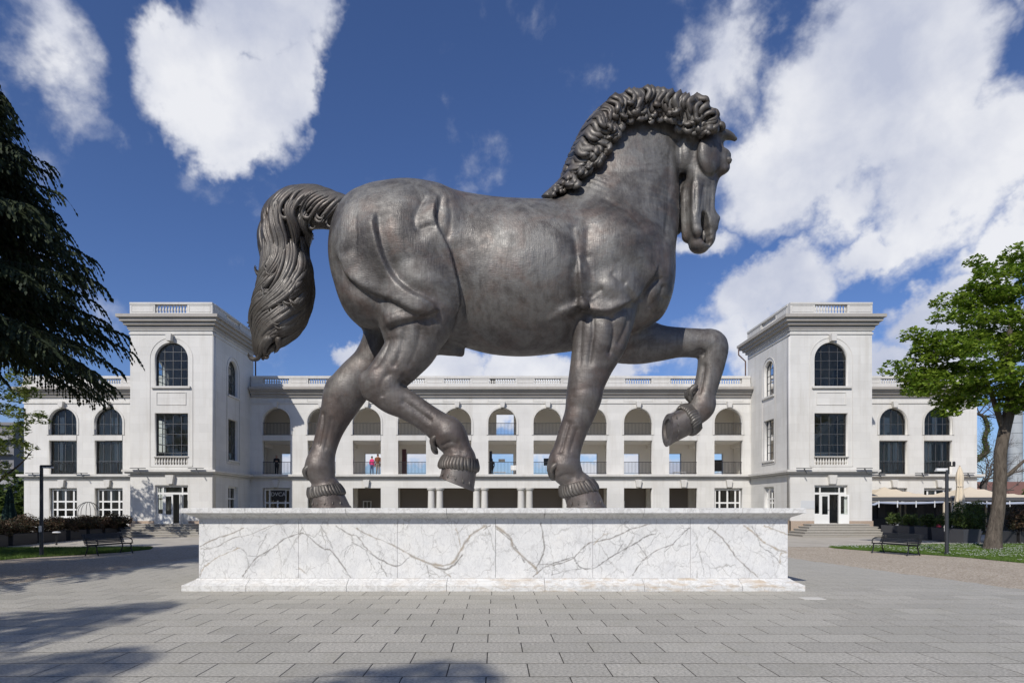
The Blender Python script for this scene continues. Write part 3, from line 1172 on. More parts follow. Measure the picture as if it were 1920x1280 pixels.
# paired columns of the wide ground-floor opening
colm = MB()
colm.lathe([(0.40, 0), (0.40, 0.12), (0.33, 0.16), (0.33, 0.22), (0.30, 0.28), (0.31, 1.2), (0.27, ZG - 0.32), (0.27, ZG - 0.26), (0.34, ZG - 0.18), (0.38, ZG - 0.12), (0.38, ZG - 0.06), (0.40, ZG - 0.055), (0.40, ZG - 0.004)], n=18)
col_me = bpy.data.meshes.new('column')
col_me.from_pydata(colm.v, [], colm.f)
col_me.materials.append(M_TRIM)
col_me.shade_smooth()
col_me.set_sharp_from_angle(angle=R(35))
for px in (808, 824, 893.2, 908.6, 977.2, 993, 1062, 1077.5):
    o = bpy.data.objects.new('column', col_me)
    link(o, bld)
    o.location = loc(xw(px), WY + 0.28, 0.02)


# --- railings
def railing(x0, x1, y, z0, h, nb, name='railing'):
    m = BMB()
    m.box(x0, x1, y - 0.022, y + 0.022, z0 + h - 0.04, z0 + h)
    m.box(x0, x1, y - 0.015, y + 0.015, z0 + 0.07, z0 + 0.10)
    for k in range(nb):
        x = x0 + (x1 - x0) * (k + 0.5) / nb
        m.box(x - 0.011, x + 0.011, y - 0.011, y + 0.011, z0 + 0.1, z0 + h - 0.04)
    return m.part(name, M_IRON)


for px in BAYS:
    x = xw(px)
    railing(x - HWB, x + HWB, WY + 0.15, Z2, 1.04, 20)
    railing(x - HWB, x + HWB, WY + 0.15, Z1, 1.04, 20)
x = xw(943)
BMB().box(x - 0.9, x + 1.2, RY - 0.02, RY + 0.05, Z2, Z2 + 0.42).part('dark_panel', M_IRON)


# --- glazed windows
pane_me = bpy.data.meshes.new('pane')
pane_me.from_pydata([(-0.5, 0, -0.5), (0.5, 0, -0.5), (0.5, 0, 0.5), (-0.5, 0, 0.5)], [], [(0, 1, 2, 3)])
pane_me.materials.append(M_GLASS)
rp = random.Random(77)


def window(x0, x1, z0, z1, y, cols, rows, mat=M_STEEL, fw=0.06, mw=0.04, along='x', arch=False, name='window', colw=None, rowh=None, depth=0.07):
    """framed window in the plane y (or x when along == 'y'); each pane a sheet of glass of its own"""
    root = bpy.data.objects.new(name, None)
    link(root, bld)
    cx, cz = (x0 + x1) / 2, (z0 + z1) / 2

    def bx(m, a, b, za, zb, d=depth):
        if along == 'x':
            m.box(a, b, y - d / 2, y + d / 2, za, zb)
        else:
            m.box(y - d / 2, y + d / 2, a, b, za, zb)
    xs_ = [x0 + (x1 - x0) * (i / cols if colw is None else colw[i]) for i in range(cols + 1)]
    zs_ = [z0 + (z1 - z0) * (i / rows if rowh is None else rowh[i]) for i in range(rows + 1)]
    m = BMB()
    bx(m, x0, x0 + fw, z0, z1)
    bx(m, x1 - fw, x1, z0, z1)
    bx(m, x0 + fw, x1 - fw, z0, z0 + fw)
    bx(m, x0 + fw, x1 - fw, z1 - fw, z1)
    if arch:                                   # a ring following the round head
        r = (x1 - x0) / 2
        zs0 = z1 - r
        n = 20
        for i in range(n):
            a0, a1 = math.pi * i / n, math.pi * (i + 1) / n
            q = []
            for rr, aa in ((r - fw, a0), (r + 0.02, a0), (r + 0.02, a1), (r - fw, a1)):
                q.append((cx + rr * math.cos(aa), zs0 + rr * math.sin(aa)))
            if along == 'x':
                m.prism(q, 'y', y - depth / 2, y + depth / 2)
            else:
                m.prism(q, 'x', y - depth / 2, y + depth / 2)
    m.part('frame', mat, root)
    m = BMB()
    for v_ in xs_[1:-1]:
        bx(m, v_ - mw / 2, v_ + mw / 2, z0 + fw, z1 - fw, depth * 0.8)
    for v_ in zs_[1:-1]:
        bx(m, x0 + fw, x1 - fw, v_ - mw / 2, v_ + mw / 2, depth * 0.7)
    if m.v:
        m.part('glazing_bar', mat, root)
    for i in range(cols):
        for j in range(rows):
            o = bpy.data.objects.new('pane', pane_me)
            link(o, root)
            a, b = (xs_[i] + xs_[i + 1]) / 2, (zs_[j] + zs_[j + 1]) / 2
            o.location = loc(a, y, b) if along == 'x' else loc(y, a, b)
            o.scale = (xs_[i + 1] - xs_[i], 1, zs_[j + 1] - zs_[j])
            tilt = R(0.35)
            if along == 'x':
                o.rotation_euler = (rp.gauss(0, tilt), 0, rp.gauss(0, tilt))
            else:
                o.rotation_euler = (0, rp.gauss(0, tilt), R(90) + rp.gauss(0, tilt))
    return root


for px in OUT_L + OUT_R:
    x = xw(px)
    window(x - HWB, x + HWB, Z2, Z2S + HWB, WY + 0.32, 4, 2, arch=True, rowh=(0, 0.42, 1))
    window(x - HWB, x + HWB, Z1, Z1T, WY + 0.32, 4, 2, rowh=(0, 0.4, 1))
    railing(x - HWB + 0.03, x + HWB - 0.03, WY + 0.24, Z1, 1.0, 18)
    window(x - HWB + 0.05, x + HWB - 0.02, 1.15, ZG - 0.06, WY + 0.34, 4, 3, M_WPAINT, 0.13, 0.13, colw=(0, 0.2, 0.5, 0.8, 1), rowh=(0, 0.28, 0.56, 1))
    # furniture glimpsed behind the panes: pale curtain, dark sideboard
    BMB().box(x - 0.5, x + 0.15, WY + 0.6, WY + 0.66, 2.3, ZG - 0.1).part('curtain', mat_new('curtain', (0.5, 0.48, 0.44), 0.9))
rq = random.Random(4)
M_BLIND = mat_new('blind', (0.62, 0.60, 0.55), 0.9)
for px in OUT_L + OUT_R:
    x = xw(px)
    for z0_, z1_ in ((Z1 + 0.05, Z1T - 0.05), (Z2 + 0.05, Z2S + 0.5)):
        for k in range(3):
            xx = x + rq.uniform(-1.0, 0.7)
            BMB().box(xx, xx + rq.uniform(0.12, 0.45), WY + 0.62 + 0.05 * k, WY + 0.64 + 0.05 * k, z0_ + rq.uniform(0, 0.8), z1_).part('blind', M_BLIND)
for i in (0, 10):
    x = xw(BAYS[i])
    window(x - HWB + 0.08, x + HWB - 0.06, 0.9, ZG - 0.06, WY + 0.30, 4, 3, M_WPAINT, 0.13, 0.13, colw=(0, 0.2, 0.5, 0.8, 1), rowh=(0, 0.3, 0.56, 1))
    BMB().box(x - HWB, x + HWB, WY + 0.1, WY + 0.5, 0.021, 0.9).part('window_apron', M_WALL)
# closed back rooms in dark ground-floor bays: inner doors
for px in (603, 687.5, 1196.5, 1281.5):
    x = xw(px)
    window(x - 1.1, x - 0.35, 0.06, 2.6, RY - 0.3, 2, 3, M_WPAINT, 0.08, 0.06)

# restaurant sign over the left-hand door
x = xw(BAYS[0])
M_SIGN = mat_new('sign_black', (0.018, 0.018, 0.020), 0.4)
M_SIGNTX = mat_new('sign_letters', (0.55, 0.54, 0.52), 0.5)
sg = bpy.data.objects.new('sign_board', None)
link(sg, bld)
sx0, sx1 = xw(506.8), xw(533.2)
BMB().box(sx0, sx1, WY + 0.215, WY + 0.245, zw(937.5), zw(918.6)).part('panel', M_SIGN, sg)


def text_mesh(body, name, size, x, y, z, mat, parent, align='CENTER', ext=0.006, origin=None):
    cu = bpy.data.curves.new(name, 'FONT')
    cu.body = body
    cu.size = size
    cu.align_x = align
    cu.align_y = 'CENTER'
    cu.extrude = ext
    tmp = bpy.data.objects.new(name, cu)
    COL.objects.link(tmp)
    dg = bpy.context.evaluated_depsgraph_get()
    me = bpy.data.meshes.new_from_object(tmp.evaluated_get(dg))
    bpy.data.objects.remove(tmp)
    bpy.data.curves.remove(cu)
    me.materials.clear()
    me.materials.append(mat)
    o = bpy.data.objects.new(name, me)
    link(o, parent)
    o.location = loc(x, y, z) if origin is None else origin
    o.rotation_euler = (R(90), 0, 0)
    return o


text_mesh('DVCA', 'lettering', 0.46, (sx0 + sx1) / 2, WY + 0.205, zw(926.3), M_SIGNTX, sg)


# --- things on the loggia walls
BMB().box(xw(1026) - 0.0, xw(1046), RY - 0.20, RY - 0.12, zw(866.5), zw(852)).part('screen', mat_new('screen_black', (0.012, 0.012, 0.014), 0.25))
BMB().box(xw(1367.5), xw(1386), RY - 0.10, RY - 0.03, zw(878), zw(855)).part('notice_board', M_SIGN)
BMB().box(xw(917.5), xw(922.5), WY + 1.0, WY + 1.2, Z1, zw(843)).part('banner', M_SIGN)
BMB().box(xw(748), xw(756), WY + 1.6, WY + 1.7, Z1, zw(838)).part('banner', mat_new('banner_red', (0.10, 0.03, 0.028), 0.6))
BMB().box(xw(935), xw(948), RY - 0.5, RY - 0.2, zw(860), zw(854)).part('ceiling_unit', M_INNER)

# ------------------------------------------------------------------ corner towers
TWR = [(-26.50, -20.55, 1), (21.32, 27.24, -1)]          # x range and which way the inner side faces
ZTT = zt(617)
for ti, (xa, xb, inner) in enumerate(TWR):
    xc = (xa + xb) / 2
    hw = 1.21
    zd0, zd1 = 0.84, zt(909)
    zq0, zq1 = zt(855), zt(774)
    za0, zas = zt(724), zt(641.5) - hw
    zp0, zp1 = zt(871), zt(857)
    bplate('tower_front_wall', rect_loop(xa, xb, -0.1, ZTT),
           [rect_loop(xc - hw, xc + hw, zd0, zd1), rect_loop(xc - hw, xc + hw, zq0, zq1), arch_loop(xc - hw, xc + hw, za0, zas, 20), rect_loop(xc - hw, xc + hw, zp0, zp1)],
           0.5, lambda u, v, w: (u, TY + w, v), M_WALL)
    sc_, sw_ = 45.87, 0.835
    zsa0, zsas = 10.68, 13.43 - sw_
    for sx_, sgn in ((xa, 1), (xb, -1)):
        hl = [arch_loop(sc_ - sw_, sc_ + sw_, zsa0, zsas, 16), rect_loop(sc_ - sw_, sc_ + sw_, 5.67, zq1), rect_loop(sc_ - sw_, sc_ + sw_, 1.75, 3.62)]
        bplate('tower_side_wall', rect_loop(TY + 0.501, WY + 0.6, -0.1, ZTT), hl, 0.45, (lambda u, v, w, sx_=sx_, sgn=sgn: (sx_ + sgn * w, u, v)), M_WALL)
        yy = sx_ + sgn * 0.27
        window(sc_ - sw_, sc_ + sw_, zsa0, zsas + sw_, yy, 3, 5, along='y', arch=True)
        window(sc_ - sw_, sc_ + sw_, 5.67, zq1, yy, 3, 5, along='y')
        window(sc_ - sw_, sc_ + sw_, 1.75, 3.62, yy, 2, 2, M_WPAINT, 0.12, 0.10, along='y')
        for zz in (zsa0, 5.67, 1.75):
            a, b = sorted((sx_ - sgn * 0.12, sx_ + sgn * 0.05))
            BMB().box(a, b, sc_ - sw_ - 0.12, sc_ + sw_ + 0.12, zz - 0.14, zz - 0.003).part('window_sill', M_TRIM)
        bplate('archivolt', arch_loop(sc_ - sw_ - 0.28, sc_ + sw_ + 0.28, 5.4, zsas, 20), [arch_loop(sc_ - sw_ - 0.22, sc_ + sw_ + 0.22, 5.35, zsas, 20)], 0.04,
               (lambda u, v, w, sx_=sx_, sgn=sgn: (sx_ - sgn * (0.042 - w), u, v)), M_TRIM)
    bplate('tower_rear_wall', rect_loop(xa + 0.451, xb - 0.451, ZC0 + 0.26, ZTT), [], 0.4, lambda u, v, w: (u, WY + 0.2 + w, v), M_WALL)
    # floors inside
    for z0 in (0.60, 4.55, 9.60, ZTT - 0.35):
        BMB().box(xa + 0.46, xb - 0.46, TY + 0.51, WY + 0.19, z0, z0 + 0.22).part('tower_floor', M_FLOOR)
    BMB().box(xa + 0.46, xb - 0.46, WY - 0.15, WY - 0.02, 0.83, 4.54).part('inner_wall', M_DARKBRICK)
    BMB().box(xa + 0.46, xb - 0.46, WY - 0.15, WY - 0.02, 4.78, 9.59).part('inner_wall', M_INNER)
    # stair flight glimpsed through the tall window
    m = BMB()
    m.prism([(xa + 0.9, 5.0), (xa + 1.2, 5.0), (xb - 0.9, 8.6), (xb - 0.9, 8.9), (xb - 1.2, 8.9)], 'y', TY + 3.2, TY + 4.4)
    m.part('stair_flight', M_FLOOR)
    railing(xa + 0.8, xb - 0.8, TY + 2.4, 5.9, 0.9, 14, 'stair_railing')
    BMB().box(xa + 0.47, xb - 0.47, TY + 1.5, TY + 1.9, 5.75, 6.15).part('pale_beam', M_WPAINT)
    window(xc - hw, xc + hw, za0, zas + hw, TY + 0.28, 4, 5, arch=True)
    window(xc - hw, xc + hw, zq0, zq1, TY + 0.28, 4, 5, rowh=(0, 0.08, 0.27, 0.52, 0.76, 1))
    for zz in (za0,):
        BMB().box(xc - hw - 0.2, xc + hw + 0.2, TY - 0.16, TY + 0.05, zz - 0.15, zz - 0.003).part('window_sill', M_TRIM)
    BMB().box(xc - hw - 0.05, xc + hw + 0.05, TY - 0.08, TY + 0.2, zp1 + 0.02, zq0 - 0.003).part('window_sill', M_TRIM)
    # little balustrade panel under the tall window
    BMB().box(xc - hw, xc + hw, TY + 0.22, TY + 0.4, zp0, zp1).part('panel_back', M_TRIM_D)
    pm_ = baluster_mesh(zp1 - zp0)
    for k in range(12):
        o = bpy.data.objects.new('baluster', pm_)
        link(o, bld)
        o.location = loc(xc - hw + 2 * hw * (k + 0.5) / 12, TY + 0.1, zp0)
    # sunk panel between the windows
    m = BMB()
    pa, pb = zt(759), zt(735)
    for q in ((xc - 1.08, xc + 1.08, pa, pa + 0.05), (xc - 1.08, xc + 1.08, pb - 0.05, pb), (xc - 1.08, xc - 1.03, pa + 0.051, pb - 0.051), (xc + 1.03, xc + 1.08, pa + 0.051, pb - 0.051)):
        m.box(q[0], q[1], TY - 0.035, TY - 0.002, q[2], q[3])
    m.part('sunk_panel', M_TRIM)
    bplate('archivolt', arch_loop(xc - hw - 0.36, xc + hw + 0.36, 5.0, zas, 24), [arch_loop(xc - hw - 0.31, xc + hw + 0.31, 4.95, zas, 24)], 0.025, lambda u, v, w: (u, TY - 0.027 + w, v), M_TRIM)
    BMB().prism([(xc - 0.20, zt(628)), (xc + 0.20, zt(628)), (xc + 0.16, zt(641)), (xc - 0.16, zt(641))], 'y', TY - 0.42, TY - 0.054).part('keystone', M_TRIM)
    BMB().prism([(xc - 0.30, zt(890.4)), (xc + 0.30, zt(890.4)), (xc + 0.20, zt(907)), (xc - 0.20, zt(907))], 'y', TY - 0.28, TY - 0.002).part('keystone', M_TRIM)
    # mouldings run round three sides

    def band(name, rows, mat):
        m = BMB()
        for z0, z1, pr in rows:
            m.box(xa - pr, xb + pr, TY - pr, TY - 0.001 if pr < 0.3 else TY + 0.1, z0, z1)
            for sx0_, sx1_ in ((xa - pr, xa + 0.001 if pr < 0.3 else xa + 0.1), (xb - 0.001 if pr < 0.3 else xb - 0.1, xb + pr)):
                yend = WY - (0.45 if name == 'tower_string_course' else -0.3)
                if name in ('tower_cornice', 'tower_parapet_base'):
                    yend = WY + 0.6 + pr
                m.box(sx0_, sx1_, TY + (0.0 if pr < 0.3 else 0.101), yend, z0, z1)
        m.part(name, mat)
    band('tower_string_course', [(zt(884.5), zt(880.5), 0.40), (zt(887.5), zt(884.5) - 0.003, 0.26), (zt(891.5), zt(889.5), 0.09)], M_TRIM)
    band('tower_moulding', [(zt(627), zt(623.5), 0.06), (zt(619.5), zt(617) - 0.003, 0.09)], M_TRIM)
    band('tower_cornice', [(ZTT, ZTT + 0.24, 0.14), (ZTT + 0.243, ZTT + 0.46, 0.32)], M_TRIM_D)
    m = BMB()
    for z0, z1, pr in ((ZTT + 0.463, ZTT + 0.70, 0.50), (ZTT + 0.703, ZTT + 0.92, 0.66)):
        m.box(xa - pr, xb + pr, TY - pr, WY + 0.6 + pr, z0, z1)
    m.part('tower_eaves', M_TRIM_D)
    zpb, zpt = ZTT + 0.923, zt(567)
    m = BMB()
    m.box(xa - 0.02, xb + 0.02, TY - 0.02, WY + 0.62, zpb, zpb + 0.25)
    m.part('tower_parapet_base', M_TRIM)
    tb = baluster_mesh(zpt - 0.14 - (zpb + 0.253))
    balustrade(xa - 0.02, xb + 0.02, [xc], TY - 0.02, zpb + 0.253, zpt - 0.14, zpt, 0.32, 2.35, 11, 'x', tb)
    for sx_ in (xa - 0.02, xb - 0.30):
        balustrade(TY + 0.345, WY + 0.62, [45.9], sx_, zpb + 0.253, zpt - 0.14, zpt, 0.32, 2.35, 11, 'y', tb)
    balustrade(xa + 0.31, xb - 0.31, [xc], WY + 0.28, zpb + 0.253, zpt - 0.14, zpt, 0.32, 2.35, 11, 'x', tb)
    # rubble base course each side of the door
    for q0, q1 in ((xa - 0.06, xc - hw - 0.05), (xc + hw + 0.05, xb + 0.06)):
        BMB().box(q0, q1, TY - 0.06, TY - 0.002, 0, zt(976)).part('base_course', M_ROUGH)
    ys0 = xb if inner > 0 else xa - 0.06
    BMB().box(ys0 + (0.002 if inner > 0 else 0), ys0 + 0.06 - (0.0 if inner > 0 else 0.002), TY - 0.06, WY - 0.02, 0, zt(976)).part('base_course', M_ROUGH)
    # steps
    stair = bpy.data.objects.new('entrance_steps', None)
    link(stair, bld)
    for k in range(5):
        ext = 0.34 * k
        zs0_, zs1_ = 0.84 - 0.168 * (k + 1), 0.84 - 0.168 * k - 0.003
        BMB().box(xc - 2.05 - ext, xc + 2.05 + ext, TY - 1.15 - 0.36 * k, TY - 0.062, zs0_, zs1_ - 0.052).box(xc - 2.09 - ext, xc + 2.09 + ext, TY - 1.19 - 0.36 * k, TY - 0.063, zs1_ - 0.05, zs1_).part('step', M_STEP, stair)
    # ---- entrance door
    door = bpy.data.objects.new('entrance_door', None)
    link(door, bld)
    m = BMB()
    y0, y1 = TY + 0.20, TY + 0.32
    dz = zd0 + (zd1 - zd0) * 0.765
    for q in ((xc - hw, xc - hw + 0.13, zd0, zd1 - 0.02), (xc + hw - 0.13, xc + hw, zd0, zd1 - 0.02), (xc - hw + 0.13, xc + hw - 0.13, zd1 - 0.14, zd1 - 0.02), (xc - hw + 0.13, xc + hw - 0.13, dz - 0.02, dz + 0.13)):
        m.box(q[0], q[1], y0, y1, q[2], q[3])
    for xx in (xc - 0.74, xc + 0.66):
        m.box(xx, xx + 0.09, y0 + 0.003, y1 - 0.003, zd0, zd1 - 0.14)
    for xx0, xx1 in ((xc - hw + 0.13, xc - 0.74), (xc + 0.75, xc + hw - 0.13)):
        m.box(xx0, xx1, y0 + 0.01, y1 - 0.01, zd0, zd0 + 0.72)
    m.part('door_frame', M_WPAINT, door)

    def leaf(x0, x1, opened):
        w = x1 - x0
        lf = bpy.data.objects.new('door_leaf', None)
        link(lf, door)
        hinge = x1 if opened else x0
        lf.location = loc(hinge, TY + 0.25 if not opened else TY + 0.16, zd0)
        hh = dz - 0.025 - zd0
        sg_ = -1 if opened else 1
        m = MB()
        for q in ((0.0, 0.11, 0, hh), (w - 0.11, w, 0, hh), (0.11, w - 0.11, 0, 0.66), (0.11, w - 0.11, hh - 0.12, hh)):
            a, b = sorted((sg_ * q[0], sg_ * q[1]))
            m.box(a, b, -0.03, 0.03, q[2], q[3])
        m.build('leaf_frame', M_WPAINT, lf)
        o = bpy.data.objects.new('pane', pane_me)
        link(o, lf)
        o.location = (sg_ * w / 2, 0, (0.66 + hh - 0.12) / 2)
        o.scale = (w - 0.22, 1, hh - 0.78)
        m = MB()
        m.tube([(sg_ * (w - 0.06), -0.03, 1.0), (sg_ * (w - 0.06), -0.09, 1.0), (sg_ * (w - 0.18), -0.09, 1.0)], 0.013, 6)
        m.build('handle', M_STEEL, lf)
        return lf
    leaf(xc - 0.645, xc - 0.0, False)
    lf = leaf(xc + 0.01, xc + 0.655, True)
    lf.rotation_euler = (0, 0, R(155) if ti == 1 else R(108))
    for (a, b, z0, z1) in ((xc - hw + 0.13, xc - 0.74, dz + 0.13, zd1 - 0.14), (xc - 0.65, xc + 0.66, dz + 0.13, zd1 - 0.14), (xc + 0.75, xc + hw - 0.13, dz + 0.13, zd1 - 0.14), (xc - hw + 0.13, xc - 0.74, zd0 + 0.72, dz - 0.02), (xc + 0.75, xc + hw - 0.13, zd0 + 0.72, dz - 0.02)):
        o = bpy.data.objects.new('pane', pane_me)
        link(o, door)
        o.location = loc((a + b) / 2, TY + 0.26, (z0 + z1) / 2)
        o.scale = (b - a, 1, z1 - z0)
    # rain pipe at the back inner corner
    px_ = (xb + 0.12) if inner > 0 else (xa - 0.12)
    m = BMB()
    m.tube([(px_ + inner * 0.5, WY + 0.95, ZTT + 0.6), (px_ + inner * 0.5, WY + 0.95, ZTT + 0.1), (px_, WY + 0.75, ZTT - 0.5), (px_, WY + 0.75, ZC0 + 0.9)], 0.06, 8)
    m.part('rain_pipe', mat_new('copper_pipe', (0.10, 0.06, 0.05), 0.5, 0.4))
# plaque beside the right-hand door
BMB().box(TWR[1][0] + 0.75, TWR[1][0] + 1.75, TY - 0.02, TY - 0.003, zt(953), zt(938)).part('plaque', mat_new('plaque', (0.55, 0.56, 0.56), 0.4))
# slim wall-washer lights on the string courses
for x, y, z in [(xw(p), WY - 0.55, zw(888.5)) for p in (70, 160, 1640, 1720, 1805)] + [(TWR[0][0] + 0.9, TY - 0.58, zt(880)), (TWR[0][1] - 0.9, TY - 0.58, zt(880)), (TWR[1][0] + 0.7, TY - 0.58, zt(880)), (TWR[1][1] - 0.9, TY - 0.58, zt(880))]:
    m = BMB()
    m.box(x - 0.55, x + 0.55, y - 0.05, y + 0.05, z + 0.04, z + 0.09)
    m.prism([(x - 0.03, z + 0.04), (x + 0.05, z + 0.04), (x + 0.24, z - 0.30), (x + 0.16, z - 0.30)], 'y', y + 0.0, y + 0.04)
    m.part('wall_light', M_STEEL)


# ------------------------------------------------------------------ bronze horse
PLINTH_TOP = 1.985
DM = 16.8                      # distance of the horse's middle plane
DN, DF = 15.85, 17.70          # near and far legs
PXM = F / DM


def bronze_material(name='bronze', hair=False):
    m = mat_new(name, (0.14, 0.12, 0.105), 0.5, 0.34)
    t = NT(m)
    v = t.coord('Object')
    n1 = t.noise(v, 0.7, 8, 0.66, 0.5)
    base = t.ramp(n1, [(0.32, (0.046, 0.041, 0.038)), (0.44, (0.098, 0.090, 0.083)), (0.55, (0.180, 0.174, 0.162)), (0.70, (0.080, 0.071, 0.064))])
    n2 = t.noise(v, 1.1, 6, 0.65, 0.6)
    base = t.mix(t.math('MULTIPLY', t.math('SUBTRACT', n2, 0.50, True), 2.2, True), base, (0.150, 0.090, 0.066))
    n3 = t.noise(t.coord('Object', (5, 5, 0.5)), 1.6, 6, 0.6)
    base = t.mix(t.math('MULTIPLY', t.math('SUBTRACT', n3, 0.50, True), 2.2, True), base, (0.042, 0.039, 0.037))
    n4 = t.noise(t.coord('Object', (1, 1, 0.8)), 9.0, 5, 0.7)
    base = t.mix(t.math('MULTIPLY', t.math('SUBTRACT', n4, 0.52, True), 1.8, True), base, (0.19, 0.18, 0.165))
    if hair:
        base = t.mix(0.5, base, (0.085, 0.073, 0.060))
    else:
        # reddish wear low on the legs
        sp = t.new('ShaderNodeSeparateXYZ')
        tc_ = t.new('ShaderNodeTexCoord')
        t.L.new(tc_.outputs['Object'], sp.inputs[0])
        low = t.math('SUBTRACT', 1.0, t.math('DIVIDE', t.math('SUBTRACT', sp.outputs['Z'], 2.0), 4.5), True)
        low = t.math('MULTIPLY', low, t.math('MULTIPLY', t.noise(v, 1.8, 6, 0.6), 0.85))
        base = t.mix(low, base, (0.092, 0.064, 0.054))
    t.set('Base Color', base)
    rg = t.ramp(t.noise(v, 3.5, 6, 0.65), [(0.35, (0.38, 0.38, 0.38)), (0.7, (0.66, 0.66, 0.66))])
    t.set('Roughness', rg)
    st = t.noise(t.coord('Object', (14, 14, 2.2)), 2.2, 5, 0.65)
    b1 = t.bump(st, 0.16, 0.03)
    b1 = t.bump(t.noise(t.coord('Object', (22, 22, 1.3)), 1.7, 4, 0.6), 0.22, 0.03, b1)
    if not hair:
        # crossed chasing marks left in the metal
        cr1 = t.noise(t.coord('Object', (3, 3, 40), (0, R(18), 0)), 1.6, 3, 0.6)
        b1 = t.bump(cr1, 0.14, 0.03, b1)
        b1 = t.bump(t.noise(t.coord('Object', (6, 6, 14), (0, R(-35), 0)), 2.0, 4, 0.6), 0.16, 0.03, b1)
        b1 = t.bump(t.noise(v, 2.2, 4, 0.55), 0.30, 0.05, b1)
    t.bump(t.noise(v, 30.0, 4, 0.6), 0.12, 0.01, b1)
    return m


M_BRONZE = bronze_material()
M_BRONZE_HAIR = bronze_material('bronze_hair', True)


def WP(px, py, d):
    return np.array(((px - VX) / F * d, d, EYE + (VY - py) / F * d))


